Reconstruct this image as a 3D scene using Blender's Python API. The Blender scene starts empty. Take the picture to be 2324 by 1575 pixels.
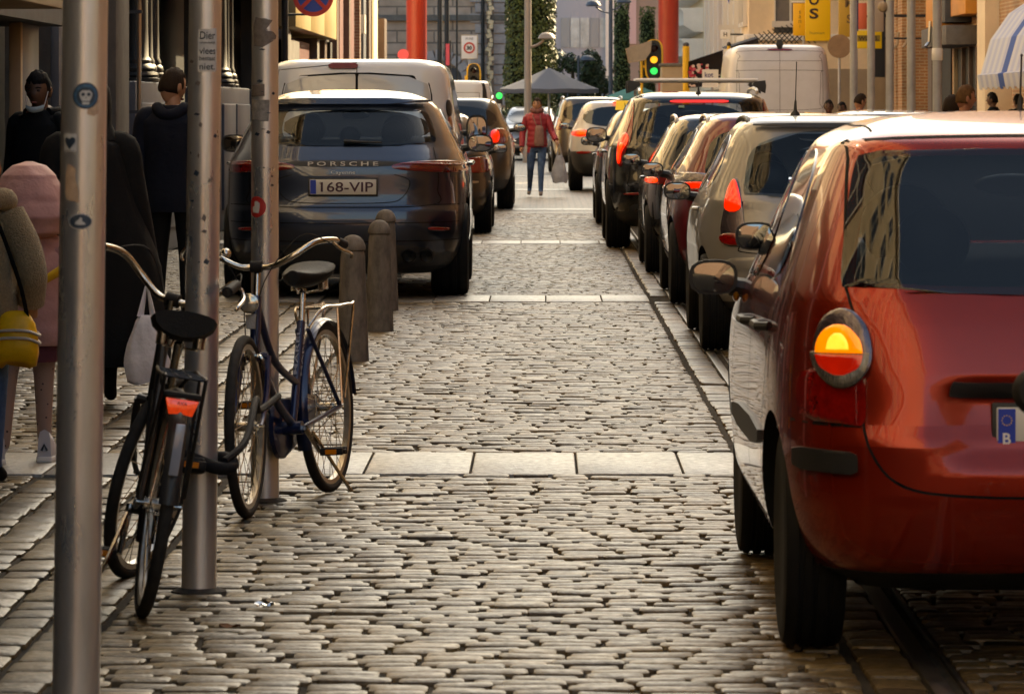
import bpy, bmesh, math, random
import numpy as np
from mathutils import Vector, Matrix, Euler
from mathutils.bvhtree import BVHTree

R = math.radians
rnd = random.Random(7)
SC = bpy.context.scene
COL = SC.collection

# ------------------------------------------------------------------ camera
FPX, VX, VY, CH = 9867.0, 1232.0, 246.0, 1.5      # focal length and principal point on a 2324 x 1575 frame, eye height
cam_d = bpy.data.cameras.new('camera')
cam = bpy.data.objects.new('camera', cam_d)
COL.objects.link(cam)
cam.location = (0, 0, CH)
cam.rotation_euler = (R(90), 0, 0)
cam_d.sensor_width = 36
cam_d.lens = 36 * FPX / 2324
cam_d.shift_x = -(VX - 1162) / 2324
cam_d.shift_y = -(787.5 - VY) / 2324
cam_d.clip_end = 3000
cam_d.dof.use_dof = True
cam_d.dof.focus_distance = 24
cam_d.dof.aperture_fstop = 16
SC.camera = cam

# ------------------------------------------------------------------ sky, sun, exposure
SUN_AZ, SUN_EL = R(33), R(31)
w = bpy.data.worlds.new('World')
SC.world = w
w.use_nodes = True
nt = w.node_tree
sky = nt.nodes.new('ShaderNodeTexSky')
sky.sky_type = 'NISHITA'
sky.sun_disc = False
sky.sun_elevation = SUN_EL
sky.sun_rotation = SUN_AZ
sky.air_density = 1.0
sky.dust_density = 4.0
sky.ozone_density = 1.0
bg = nt.nodes['Background']
nt.links.new(sky.outputs[0], bg.inputs[0])
bg.inputs[1].default_value = 0.105
sd = bpy.data.lights.new('sun', 'SUN')
sd.energy = 5.0
sd.angle = R(0.5)
sd.color = (1.0, 0.80, 0.55)
sun = bpy.data.objects.new('sun', sd)
COL.objects.link(sun)
sun_dir = Vector((math.sin(SUN_AZ) * math.cos(SUN_EL), math.cos(SUN_AZ) * math.cos(SUN_EL), math.sin(SUN_EL)))
sun.rotation_euler = sun_dir.to_track_quat('Z', 'Y').to_euler()
sun.location = (60, 120, 80)
vs = SC.view_settings
vs.view_transform = 'Standard'
vs.look = 'None'
vs.exposure = 1.88
vs.use_white_balance = True
vs.white_balance_temperature = 7650
vs.white_balance_tint = 3
vs.gamma = 1.0
vs.use_curve_mapping = False
SC.cycles.use_denoising = True
SC.cycles.max_bounces = 7
SC.cycles.transparent_max_bounces = 6
SC.cycles.caustics_reflective = False
SC.cycles.caustics_refractive = False
SC.cycles.sample_clamp_indirect = 6


def at(x, y, Y):
    s = FPX / Y
    return Vector(((x - VX) / s, Y, CH - (y - VY) / s))


# ------------------------------------------------------------------ materials
MATS = {}


def mat(name, col, rough=0.5, metal=0.0, ior=1.5, var=0.0, vs=6.0, bump=0.0, bs=60.0, coat=0.0, emit=0.0, ecol=None,
        rvar=0.0, alpha=1.0, col2=None, sub=0.0, trans=0.0, stretch=None, sheen=0.0):
    if name in MATS:
        return MATS[name]
    m = bpy.data.materials.new(name)
    m.use_nodes = True
    t = m.node_tree
    b = t.nodes['Principled BSDF']
    b.inputs['Base Color'].default_value = (*col, 1)
    b.inputs['Roughness'].default_value = rough
    b.inputs['Metallic'].default_value = metal
    b.inputs['IOR'].default_value = ior
    b.inputs['Coat IOR'].default_value = 1.5
    if rough >= 0.6 and not metal:
        b.inputs['Specular IOR Level'].default_value = 0.22
    b.inputs['Coat Weight'].default_value = coat
    b.inputs['Coat Roughness'].default_value = 0.03
    b.inputs['Alpha'].default_value = alpha
    b.inputs['Transmission Weight'].default_value = trans
    b.inputs['Sheen Weight'].default_value = sheen
    if sub:
        b.inputs['Subsurface Weight'].default_value = sub
        b.inputs['Subsurface Radius'].default_value = (0.02, 0.01, 0.005)
    if emit:
        b.inputs['Emission Color'].default_value = (*(ecol or col), 1)
        b.inputs['Emission Strength'].default_value = emit
    if var or bump or rvar:
        tc = t.nodes.new('ShaderNodeTexCoord')
        src = tc.outputs['Object']
        if stretch:
            mp = t.nodes.new('ShaderNodeMapping')
            mp.inputs['Scale'].default_value = stretch
            t.links.new(src, mp.inputs[0])
            src = mp.outputs[0]
    if var or rvar:
        n = t.nodes.new('ShaderNodeTexNoise')
        n.inputs['Scale'].default_value = vs
        n.inputs['Detail'].default_value = 6
        n.inputs['Roughness'].default_value = 0.65
        t.links.new(src, n.inputs['Vector'])
    if var:
        r = t.nodes.new('ShaderNodeValToRGB')
        c2 = col2 or tuple(min(1, c * (1 + var)) for c in col)
        c1 = tuple(c * (1 - var) for c in col) if not col2 else col
        r.color_ramp.elements[0].position = 0.32
        r.color_ramp.elements[1].position = 0.68
        r.color_ramp.elements[0].color = (*c1, 1)
        r.color_ramp.elements[1].color = (*c2, 1)
        t.links.new(n.outputs[0], r.inputs[0])
        t.links.new(r.outputs[0], b.inputs['Base Color'])
    if rvar:
        mr = t.nodes.new('ShaderNodeMapRange')
        mr.inputs['From Min'].default_value = 0.3
        mr.inputs['From Max'].default_value = 0.7
        mr.inputs['To Min'].default_value = max(0.02, rough - rvar)
        mr.inputs['To Max'].default_value = min(1, rough + rvar)
        t.links.new(n.outputs[0], mr.inputs[0])
        t.links.new(mr.outputs[0], b.inputs['Roughness'])
    if bump:
        n2 = t.nodes.new('ShaderNodeTexNoise')
        n2.inputs['Scale'].default_value = bs
        n2.inputs['Detail'].default_value = 4
        t.links.new(src, n2.inputs['Vector'])
        bp = t.nodes.new('ShaderNodeBump')
        bp.inputs['Strength'].default_value = bump
        bp.inputs['Distance'].default_value = 0.01
        t.links.new(n2.outputs[0], bp.inputs['Height'])
        t.links.new(bp.outputs[0], b.inputs['Normal'])
    MATS[name] = m
    return m


def clear_glass(name, tint, ior=1.5):
    m = bpy.data.materials.new(name)
    m.use_nodes = True
    t = m.node_tree
    t.nodes.remove(t.nodes['Principled BSDF'])
    fr = t.nodes.new('ShaderNodeFresnel')
    fr.inputs['IOR'].default_value = ior
    tr = t.nodes.new('ShaderNodeBsdfTransparent')
    tr.inputs[0].default_value = (*tint, 1)
    gl = t.nodes.new('ShaderNodeBsdfGlossy')
    gl.inputs['Roughness'].default_value = 0.015
    mx = t.nodes.new('ShaderNodeMixShader')
    t.links.new(fr.outputs[0], mx.inputs[0])
    t.links.new(tr.outputs[0], mx.inputs[1])
    t.links.new(gl.outputs[0], mx.inputs[2])
    t.links.new(mx.outputs[0], t.nodes['Material Output'].inputs[0])
    MATS[name] = m
    return m


def lit_mat(name, base, c1, c2, k, sc=55):
    """glowing lamp lens: moulded grid of prisms, brighter round the bulb line"""
    m = bpy.data.materials.new(name)
    m.use_nodes = True
    t = m.node_tree
    N, Lk = t.nodes.new, t.links.new
    b = t.nodes['Principled BSDF']
    b.inputs['Base Color'].default_value = (*base, 1)
    b.inputs['Roughness'].default_value = 0.15
    b.inputs['Coat Weight'].default_value = 1
    tc = N('ShaderNodeTexCoord')
    n = N('ShaderNodeTexNoise')
    n.inputs['Scale'].default_value = 9
    n.inputs['Detail'].default_value = 2
    Lk(tc.outputs['Object'], n.inputs['Vector'])
    gsum = None
    for ax in ('X', 'Z'):
        wv = N('ShaderNodeTexWave')
        wv.bands_direction = ax
        wv.inputs['Scale'].default_value = sc
        Lk(tc.outputs['Object'], wv.inputs['Vector'])
        if gsum is None:
            gsum = wv.outputs['Fac']
        else:
            mu = N('ShaderNodeMath')
            mu.operation = 'MULTIPLY'
            Lk(gsum, mu.inputs[0])
            Lk(wv.outputs['Fac'], mu.inputs[1])
            gsum = mu.outputs[0]
    ad = N('ShaderNodeMath')
    ad.operation = 'MULTIPLY_ADD'
    Lk(gsum, ad.inputs[0])
    ad.inputs[1].default_value = 0.45
    Lk(n.outputs[0], ad.inputs[2])
    r = N('ShaderNodeValToRGB')
    r.color_ramp.elements[0].position = 0.38
    r.color_ramp.elements[1].position = 0.95
    r.color_ramp.elements[0].color = (*c1, 1)
    r.color_ramp.elements[1].color = (*c2, 1)
    Lk(ad.outputs[0], r.inputs[0])
    Lk(r.outputs[0], b.inputs['Emission Color'])
    b.inputs['Emission Strength'].default_value = k
    MATS[name] = m
    return m


def stone_mat(name, ca, cb, rough, attr):
    """worn paving stone: every stone its own tint (attribute or object random), speckle and fine relief on top"""
    m = bpy.data.materials.new(name)
    m.use_nodes = True
    t = m.node_tree
    N, Lk = t.nodes.new, t.links.new
    b = t.nodes['Principled BSDF']
    if attr:
        a = N('ShaderNodeAttribute')
        a.attribute_name = 'tint'
        tint = a.outputs['Fac']
    else:
        a = N('ShaderNodeObjectInfo')
        tint = a.outputs['Random']
    tc = N('ShaderNodeTexCoord')
    geo = N('ShaderNodeNewGeometry')
    n1 = N('ShaderNodeTexNoise')
    n1.inputs['Scale'].default_value = 26
    n1.inputs['Detail'].default_value = 7
    n1.inputs['Roughness'].default_value = 0.7
    Lk(geo.outputs['Position'], n1.inputs['Vector'])
    n0 = N('ShaderNodeTexNoise')
    n0.inputs['Scale'].default_value = 1.3
    n0.inputs['Detail'].default_value = 3
    Lk(geo.outputs['Position'], n0.inputs['Vector'])
    mx = N('ShaderNodeMix')
    mx.data_type = 'RGBA'
    mx.inputs['A'].default_value = (*ca, 1)
    mx.inputs['B'].default_value = (*cb, 1)
    Lk(tint, mx.inputs['Factor'])
    r = N('ShaderNodeMapRange')
    r.inputs['From Min'].default_value = 0.3
    r.inputs['From Max'].default_value = 0.72
    r.inputs['To Min'].default_value = 0.5
    r.inputs['To Max'].default_value = 1.4
    Lk(n1.outputs[0], r.inputs[0])
    r0 = N('ShaderNodeMapRange')
    r0.inputs['From Min'].default_value = 0.3
    r0.inputs['From Max'].default_value = 0.7
    r0.inputs['To Min'].default_value = 0.62
    r0.inputs['To Max'].default_value = 1.15
    Lk(n0.outputs[0], r0.inputs[0])
    mu = N('ShaderNodeMath')
    mu.operation = 'MULTIPLY'
    Lk(r.outputs[0], mu.inputs[0])
    Lk(r0.outputs[0], mu.inputs[1])
    m2 = N('ShaderNodeMix')
    m2.data_type = 'RGBA'
    m2.blend_type = 'MULTIPLY'
    m2.inputs['Factor'].default_value = 1
    Lk(mx.outputs['Result'], m2.inputs['A'])
    Lk(mu.outputs[0], m2.inputs['B'])
    Lk(m2.outputs['Result'], b.inputs['Base Color'])
    rr = N('ShaderNodeMapRange')
    rr.inputs['From Min'].default_value = 0.3
    rr.inputs['From Max'].default_value = 0.7
    rr.inputs['To Min'].default_value = rough + 0.12
    rr.inputs['To Max'].default_value = rough - 0.12
    Lk(n1.outputs[0], rr.inputs[0])
    Lk(rr.outputs[0], b.inputs['Roughness'])
    n2 = N('ShaderNodeTexNoise')
    n2.inputs['Scale'].default_value = 55
    n2.inputs['Detail'].default_value = 5
    Lk(geo.outputs['Position'], n2.inputs['Vector'])
    bp = N('ShaderNodeBump')
    bp.inputs['Strength'].default_value = 0.6
    bp.inputs['Distance'].default_value = 0.006
    Lk(n2.outputs[0], bp.inputs['Height'])
    Lk(bp.outputs[0], b.inputs['Normal'])
    MATS[name] = m
    return m


def brick_mat(name, c1, c2, cm, bw=0.21, bh=0.065, mortar=0.012, rough=0.85, axis='YZ'):
    """brickwork for walls too far away to tell the bricks apart"""
    m = bpy.data.materials.new(name)
    m.use_nodes = True
    t = m.node_tree
    N, Lk = t.nodes.new, t.links.new
    b = t.nodes['Principled BSDF']
    geo = N('ShaderNodeNewGeometry')
    sp = N('ShaderNodeSeparateXYZ')
    cb = N('ShaderNodeCombineXYZ')
    Lk(geo.outputs['Position'], sp.inputs[0])
    ad = N('ShaderNodeMath')
    ad.operation = 'ADD'
    Lk(sp.outputs['X'], ad.inputs[0])
    Lk(sp.outputs['Y'], ad.inputs[1])
    if axis == 'XY':
        Lk(sp.outputs['X'], cb.inputs[0])
        Lk(sp.outputs['Y'], cb.inputs[1])
    else:
        Lk(ad.outputs[0], cb.inputs[0])
        Lk(sp.outputs['Z'], cb.inputs[1])
    br = N('ShaderNodeTexBrick')
    br.inputs['Color1'].default_value = (*c1, 1)
    br.inputs['Color2'].default_value = (*c2, 1)
    br.inputs['Mortar'].default_value = (*cm, 1)
    br.inputs['Scale'].default_value = 1
    br.inputs['Mortar Size'].default_value = mortar
    br.inputs['Brick Width'].default_value = bw
    br.inputs['Row Height'].default_value = bh
    Lk(cb.outputs[0], br.inputs['Vector'])
    n = N('ShaderNodeTexNoise')
    n.inputs['Scale'].default_value = 1.7
    n.inputs['Detail'].default_value = 6
    Lk(geo.outputs['Position'], n.inputs['Vector'])
    r = N('ShaderNodeMapRange')
    r.inputs['From Min'].default_value = 0.3
    r.inputs['From Max'].default_value = 0.7
    r.inputs['To Min'].default_value = 0.7
    r.inputs['To Max'].default_value = 1.2
    Lk(n.outputs[0], r.inputs[0])
    mm = N('ShaderNodeMix')
    mm.data_type = 'RGBA'
    mm.blend_type = 'MULTIPLY'
    mm.inputs['Factor'].default_value = 1
    Lk(br.outputs['Color'], mm.inputs['A'])
    Lk(r.outputs[0], mm.inputs['B'])
    Lk(mm.outputs['Result'], b.inputs['Base Color'])
    b.inputs['Roughness'].default_value = rough
    bp = N('ShaderNodeBump')
    bp.inputs['Strength'].default_value = 0.6
    bp.inputs['Distance'].default_value = 0.01
    bp.invert = True
    Lk(br.outputs['Fac'], bp.inputs['Height'])
    Lk(bp.outputs[0], b.inputs['Normal'])
    MATS[name] = m
    return m


# ------------------------------------------------------------------ mesh builder
def frame_for(d):
    d = Vector(d).normalized()
    u = d.orthogonal().normalized() if abs(d.z) > 0.999 else Vector((0, 0, 1)).cross(d).normalized()
    return u, d.cross(u).normalized(), d


class MB:
    def __init__(self):
        self.v, self.f, self.m = [], [], []

    def add(self, vs_, fs, mi=0):
        o = len(self.v)
        self.v += [tuple(p) for p in vs_]
        for f in fs:
            self.f.append(tuple(i + o for i in f))
            self.m.append(mi)
        return self

    def box(self, c, s, rot=None, mi=0):
        c = Vector(c)
        q = Euler(rot).to_matrix() if rot else None
        vs_ = []
        for dx in (-.5, .5):
            for dy in (-.5, .5):
                for dz in (-.5, .5):
                    p = Vector((dx * s[0], dy * s[1], dz * s[2]))
                    vs_.append(c + (q @ p if q else p))
        return self.add(vs_, [(0, 1, 3, 2), (4, 6, 7, 5), (0, 4, 5, 1), (2, 3, 7, 6), (0, 2, 6, 4), (1, 5, 7, 3)], mi)

    def bb(self, x0, x1, y0, y1, z0, z1, mi=0):
        return self.box(((x0 + x1) / 2, (y0 + y1) / 2, (z0 + z1) / 2), (x1 - x0, y1 - y0, z1 - z0), None, mi)

    def loft(self, rings, caps=True, closed=False, mi=0):
        n = len(rings[0])
        vs_ = [p for r in rings for p in r]
        fs = []
        k = len(rings)
        for i in range(k if closed else k - 1):
            a, b_ = i * n, ((i + 1) % k) * n
            for j in range(n):
                j2 = (j + 1) % n
                fs.append((a + j, a + j2, b_ + j2, b_ + j))
        if caps and not closed:
            fs.append(tuple(range(n - 1, -1, -1)))
            fs.append(tuple((k - 1) * n + j for j in range(n)))
        return self.add(vs_, fs, mi)

    def cyl(self, p0, p1, r0, r1=None, n=16, caps=True, mi=0):
        p0, p1 = Vector(p0), Vector(p1)
        r1 = r0 if r1 is None else r1
        u, v, _ = frame_for(p1 - p0)
        an = [2 * math.pi * k / n for k in range(n)]
        return self.loft([[p + (u * math.cos(a) + v * math.sin(a)) * r for a in an] for p, r in ((p0, r0), (p1, r1))], caps, False, mi)

    def tube(self, pts, r, n=8, closed=False, caps=True, mi=0, flat=1.0):
        pts = [Vector(p) for p in pts]
        k = len(pts)
        rs = r if isinstance(r, (list, tuple)) else [r] * k
        rings = []
        u = None
        for i in range(k):
            a = pts[i - 1] if (i or closed) else pts[i]
            b_ = pts[(i + 1) % k] if (i < k - 1 or closed) else pts[i]
            d = (b_ - a)
            if d.length < 1e-9:
                d = Vector((0, 0, 1))
            d.normalize()
            if u is None:
                u, v, _ = frame_for(d)
            else:
                u = u - d * u.dot(d)
                u.normalize()
                v = d.cross(u)
            rings.append([pts[i] + (u * math.cos(2 * math.pi * j / n) + v * math.sin(2 * math.pi * j / n) * flat) * rs[i] for j in range(n)])
        return self.loft(rings, caps, closed, mi)

    def lathe(self, prof, o=(0, 0, 0), d=(0, 0, 1), n=24, mi=0, caps=True):
        o = Vector(o)
        u, v, d = frame_for(d)
        rings = [[o + d * z + (u * math.cos(2 * math.pi * j / n) + v * math.sin(2 * math.pi * j / n)) * max(r_, 1e-4) for j in range(n)] for r_, z in prof]
        return self.loft(rings, caps, False, mi)

    def ell(self, c, r, rot=None, nu=16, nv=10, mi=0):
        c = Vector(c)
        q = Euler(rot).to_matrix() if rot else None
        rings = []
        for i in range(nv + 1):
            th = math.pi * (i / nv) if 0 < i < nv else (0.02 if i == 0 else math.pi - 0.02)
            ring = []
            for j in range(nu):
                a = 2 * math.pi * j / nu
                p = Vector((r[0] * math.sin(th) * math.cos(a), r[1] * math.sin(th) * math.sin(a), -r[2] * math.cos(th)))
                ring.append(c + (q @ p if q else p))
            rings.append(ring)
        return self.loft(rings, True, False, mi)

    def grid(self, rows, mi=0, flip=False):
        k, n = len(rows), len(rows[0])
        fs = []
        for i in range(k - 1):
            for j in range(n - 1):
                q = (i * n + j, i * n + j + 1, (i + 1) * n + j + 1, (i + 1) * n + j)
                fs.append(q[::-1] if flip else q)
        return self.add([p for r_ in rows for p in r_], fs, mi)

    def build(self, name, mats, parent=None, smooth=True, angle=38, bevel=0.0, tf=None, recalc=False):
        me = bpy.data.meshes.new(name)
        vv = [tf @ Vector(p) for p in self.v] if tf else self.v
        me.from_pydata(vv, [], self.f)
        if any(self.m):
            me.polygons.foreach_set('material_index', self.m)
        if bevel or recalc:
            bm = bmesh.new()
            bm.from_mesh(me)
            if recalc:
                bmesh.ops.recalc_face_normals(bm, faces=bm.faces)
            if bevel:
                bmesh.ops.recalc_face_normals(bm, faces=bm.faces)
                es = [e for e in bm.edges if len(e.link_faces) == 2 and e.calc_face_angle(0) > R(35)]
                bmesh.ops.bevel(bm, geom=es, offset=bevel, segments=2, affect='EDGES', profile=0.5, clamp_overlap=True)
            bm.to_mesh(me)
            bm.free()
        if smooth:
            me.polygons.foreach_set('use_smooth', [True] * len(me.polygons))
            me.set_sharp_from_angle(angle=R(angle))
        for mm in (mats if isinstance(mats, (list, tuple)) else [mats]):
            me.materials.append(mm)
        me.update()
        o = bpy.data.objects.new(name, me)
        COL.objects.link(o)
        if parent:
            o.parent = parent
        return o


def thing(name, label, cat, loc=(0, 0, 0), rotz=0.0, group=None):
    o = bpy.data.objects.new(name, None)
    COL.objects.link(o)
    o.empty_display_size = 0.2
    o.location = loc
    o.rotation_euler = (0, 0, rotz)
    o['label'] = label
    o['category'] = cat
    if group:
        o['group'] = group
    return o


def tag(o, label=None, cat=None, group=None, kind=None):
    for k, v in (('label', label), ('category', cat), ('group', group), ('kind', kind)):
        if v:
            o[k] = v
    return o


def kids(o):
    return [c for c in o.children]


def copy_tree(o, parent=None):
    c = o.copy()
    COL.objects.link(c)
    if parent:
        c.parent = parent
    for ch in kids(o):
        copy_tree(ch, c)
    return c


FONT_CACHE = {}


def text_mesh(s, size=1.0, bold=0.0, sx=1.0, spacing=1.0):
    """flat lettering as verts and faces, centred, in the x-z plane facing -y"""
    cu = bpy.data.curves.new('t', 'FONT')
    cu.body = s
    cu.size = size
    cu.align_x = 'CENTER'
    cu.align_y = 'CENTER'
    cu.offset = bold
    cu.space_character = spacing
    cu.resolution_u = 3
    ob = bpy.data.objects.new('t', cu)
    COL.objects.link(ob)
    me = bpy.data.meshes.new_from_object(ob.evaluated_get(bpy.context.evaluated_depsgraph_get()))
    vs_ = [Vector((v.co.x * sx, 0, v.co.y)) for v in me.vertices]
    fs = [tuple(p.vertices) for p in me.polygons]
    bpy.data.objects.remove(ob)
    bpy.data.curves.remove(cu)
    bpy.data.meshes.remove(me)
    return vs_, fs


def lettering(s, loc, height, m, parent, name='lettering', width=None, bold=0.0, sx=1.0, rotz=0.0, up=None, spacing=1.0):
    vs_, fs = text_mesh(s, 1.0, bold, 1.0, spacing)
    if not vs_:
        return None
    xs = [v.x for v in vs_]
    zs = [v.z for v in vs_]
    kz = height / (max(zs) - min(zs))
    kx = width / (max(xs) - min(xs)) if width else kz * sx
    cx, cz = (max(xs) + min(xs)) / 2, (max(zs) + min(zs)) / 2
    q = Matrix.Rotation(rotz, 3, 'Z')
    b = MB().add([Vector(loc) + q @ Vector(((v.x - cx) * kx, 0, (v.z - cz) * kz)) for v in vs_], fs)
    return b.build(name, m, parent, smooth=False)


def pchip(xs, ys, x):
    xs, ys, x = np.asarray(xs, float), np.asarray(ys, float), np.asarray(x, float)
    h = np.diff(xs)
    d = np.diff(ys) / h
    n = len(xs)
    m = np.zeros(n)
    m[0], m[-1] = d[0], d[-1]
    for i in range(1, n - 1):
        if d[i - 1] * d[i] > 0:
            w1, w2 = 2 * h[i] + h[i - 1], h[i] + 2 * h[i - 1]
            m[i] = (w1 + w2) / (w1 / d[i - 1] + w2 / d[i])
    i = np.clip(np.searchsorted(xs, x) - 1, 0, n - 2)
    t = (x - xs[i]) / h[i]
    return ((1 + 2 * t) * (1 - t) ** 2 * ys[i] + t * (1 - t) ** 2 * h[i] * m[i] + t * t * (3 - 2 * t) * ys[i + 1] + t * t * (t - 1) * h[i] * m[i + 1])


def smooth_path(pts, n=6):
    """Catmull-Rom through the points"""
    P = [Vector(p) for p in pts]
    out = []
    for i in range(len(P) - 1):
        a, b_, c, d = P[max(i - 1, 0)], P[i], P[i + 1], P[min(i + 2, len(P) - 1)]
        for k in range(n):
            t = k / n
            out.append(0.5 * ((2 * b_) + (c - a) * t + (2 * a - 5 * b_ + 4 * c - d) * t * t + (3 * b_ - a - 3 * c + d) * t ** 3))
    out.append(P[-1])
    return out
# ================================================================== SETTING: ground
M_joint = mat('joint_dirt', (0.034, 0.027, 0.019), 0.95, var=0.55, vs=9, bump=0.5, bs=90)
CA, CB = (0.056, 0.033, 0.010), (0.195, 0.130, 0.050)
M_stone = stone_mat('cobble_stone_mass', CA, CB, 0.43, True)
M_stone1 = stone_mat('cobble_stone_single', CA, CB, 0.45, False)
M_slab = stone_mat('bluestone_slab', (0.24, 0.22, 0.19), (0.33, 0.31, 0.275), 0.40, False)
M_steel_rail = mat('rail_steel', (0.17, 0.155, 0.135), 0.45, 1.0, var=0.3, vs=20, rvar=0.12)
M_far = brick_mat('far_paving', (0.10, 0.075, 0.05), (0.16, 0.125, 0.085), (0.03, 0.024, 0.018), 0.2, 0.115, 0.016, 0.5, 'XY')
M_pave = brick_mat('pavement_slabs', (0.20, 0.18, 0.16), (0.24, 0.215, 0.19), (0.08, 0.07, 0.06), 0.4, 0.3, 0.008, 0.6, 'XY')

ZONE_END = 62.0
road = MB().bb(-90, 90, -90, 700, -0.25, -0.013).build('road', M_joint, smooth=False)
tag(road, 'cobbled street with pale stone bands and a tram rail', kind='structure')
far = MB().bb(-90, 90, ZONE_END, 700, -0.012, 0.0).build('square', M_far, smooth=False)
tag(far, 'distant paved end of the street and square', kind='structure')

BANDS = [18.37, 34.2, 48.6]
BAND_H = 0.555


def in_band(y0, y1):
    return any(y1 > b - BAND_H - 0.004 and y0 < b + BAND_H + 0.004 for b in BANDS)


def stone_rings(wx, wy, g, low=False):
    """unit outline rings of one sett: cut corners, worn rounded top"""
    hx, hy = wx / 2, wy / 2
    c = min(wx, wy) * g.uniform(0.05, 0.12)
    c2 = [c * g.uniform(0.6, 1.5) for _ in range(4)]

    def ring(ins, z):
        X, Y_ = hx - ins, hy - ins
        o = []
        for k, (sx, sy) in enumerate(((-1, -1), (1, -1), (1, 1), (-1, 1))):
            cc = max(c2[k] - ins * 0.5, 0.003)
            a = (sx * (X - cc), sy * Y_, z)
            b_ = (sx * X, sy * (Y_ - cc), z)
            o += [b_, a] if k in (0, 2) else [a, b_]
        return o
    if low:
        return [ring(0.002, -0.03), ring(0.003, -0.006), ring(0.010, 0.0)]
    return [ring(0.002, -0.045), ring(0.0, -0.012), ring(0.002, -0.0035), ring(0.009, 0.0)]


def stones(x0, x1, y0, y1, mode, g):
    """(cx, cy, wx, wy) of the setts of one strip; mode T: courses across the road, L: rows along it"""
    out = []
    if mode == 'T':
        y = y0
        while y < y1:
            ph = g.uniform(0.076, 0.093)
            if not in_band(y, y + ph):
                x = x0 - g.uniform(0, 0.16)
                while x < x1 - 0.03:
                    lx = g.uniform(0.145, 0.212)
                    a, b_ = max(x, x0), min(x + lx, x1)
                    if b_ - a > 0.05:
                        gx, gy = g.uniform(0.008, 0.025), g.uniform(0.002, 0.007)
                        out.append(((a + b_) / 2, y + ph / 2 + g.uniform(-.003, .003), b_ - a - gx, ph - gy))
                    x += lx
            y += ph
    else:
        x = x0
        ncol = max(1, round((x1 - x0) / 0.145))
        cw = (x1 - x0) / ncol
        for c in range(ncol):
            xa = x0 + c * cw
            y = y0 - g.uniform(0, 0.2)
            while y < y1:
                ly = g.uniform(0.17, 0.25)
                if not in_band(y, y + ly):
                    out.append((xa + cw / 2 + g.uniform(-.006, .006), y + ly / 2, cw - g.uniform(0.010, 0.022), ly - g.uniform(0.010, 0.022)))
                y += ly
    return out


g = random.Random(3)
field = []
field += [s_ + ('T',) for s_ in stones(-1.27, 0.835, 10.7, ZONE_END, 'T', g)]
field += [s_ + ('L',) for s_ in stones(0.852, 1.005, 10.7, ZONE_END, 'L', g)]
field += [s_ + ('L',) for s_ in stones(-2.06, -1.285, 10.7, 46, 'L', g)]
field += [s_ + ('T',) for s_ in stones(-3.95, -2.075, 16, 46, 'T', g)]
field += [s_ + ('T',) for s_ in stones(1.10, 2.03, 10.7, 34, 'T', g)]
field += [s_ + ('T',) for s_ in stones(2.13, 3.0, 14, 30, 'T', g)]


def seen(s_):
    x, y = s_[0], s_[1]
    px, py = VX + x * FPX / y, VY + CH * FPX / y
    return 0 < px < 2324 and py < 1590 and not (x > 1.0)


vis = sorted([i for i, s_ in enumerate(field) if seen(s_)], key=lambda i: field[i][1])[:300]
single = set(vis)
protos = []
for k in range(8):
    gg = random.Random(50 + k)
    rings = stone_rings(0.165, 0.080, gg)
    b = MB()
    n8 = 8
    fs = []
    vv = [p for r_ in rings for p in r_]
    for i in range(len(rings) - 1):
        for j in range(8):
            fs.append((i * 8 + j, i * 8 + (j + 1) % 8, (i + 1) * 8 + (j + 1) % 8, (i + 1) * 8 + j))
    ctr = len(vv)
    vv.append((gg.uniform(-.02, .02), gg.uniform(-.01, .01), gg.uniform(0.0, 0.0025)))
    for j in range(8):
        fs.append((24 + j, 24 + (j + 1) % 8, ctr))
    o = b.add(vv, fs).build('cobblestone', M_stone1, road, angle=32)
    protos.append(o)
first_used = [False] * 8
for i in vis:
    cx, cy, wx, wy, md = field[i]
    k = g.randrange(8)
    if first_used[k]:
        o = protos[k].copy()
        COL.objects.link(o)
    else:
        o = protos[k]
        first_used[k] = True
    o.location = (cx, cy, g.gauss(0, 0.0028))
    if md == 'T':
        o.scale = (wx / 0.165, wy / 0.080, 1)
        o.rotation_euler = (g.gauss(0, .022), g.gauss(0, .014), g.gauss(0, .016) + (math.pi if g.random() < .5 else 0))
    else:
        o.scale = (wy / 0.165, wx / 0.080, 1)
        o.rotation_euler = (g.gauss(0, .022), g.gauss(0, .014), math.pi / 2 + g.gauss(0, .02))
V, Fq, T = [], [], []
nv = 0
for i, (cx, cy, wx, wy, md) in enumerate(field):
    if i in single:
        continue
    low = cy > 36
    rings = stone_rings(wx, wy, g, low)
    nr = len(rings)
    vv = np.array([p for r_ in rings for p in r_] + [(g.uniform(-.01, .01), g.uniform(-.01, .01), g.uniform(0, 0.0025))])
    a = g.gauss(0, .016)
    ca, sa = math.cos(a), math.sin(a)
    kz = 1.0 if cy < 24 else (.7 if cy < 36 else .35)
    tx, ty = g.gauss(0, .02) * kz, g.gauss(0, .012) * kz
    z = vv[:, 2] + vv[:, 1] * tx + vv[:, 0] * ty + g.gauss(0, .0028) * kz
    vv = np.stack([cx + vv[:, 0] * ca - vv[:, 1] * sa, cy + vv[:, 0] * sa + vv[:, 1] * ca, z], 1)
    V.append(vv)
    for r_ in range(nr - 1):
        for j in range(8):
            Fq.append((nv + r_ * 8 + j, nv + r_ * 8 + (j + 1) % 8, nv + (r_ + 1) * 8 + (j + 1) % 8, nv + (r_ + 1) * 8 + j))
    for j in range(8):
        Fq.append((nv + (nr - 1) * 8 + j, nv + (nr - 1) * 8 + (j + 1) % 8, nv + nr * 8))
    T.append(np.full(len(vv), g.random()))
    nv += len(vv)
me = bpy.data.meshes.new('cobble_paving')
me.from_pydata(np.concatenate(V).tolist(), [], Fq)
me.polygons.foreach_set('use_smooth', [True] * len(me.polygons))
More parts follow.
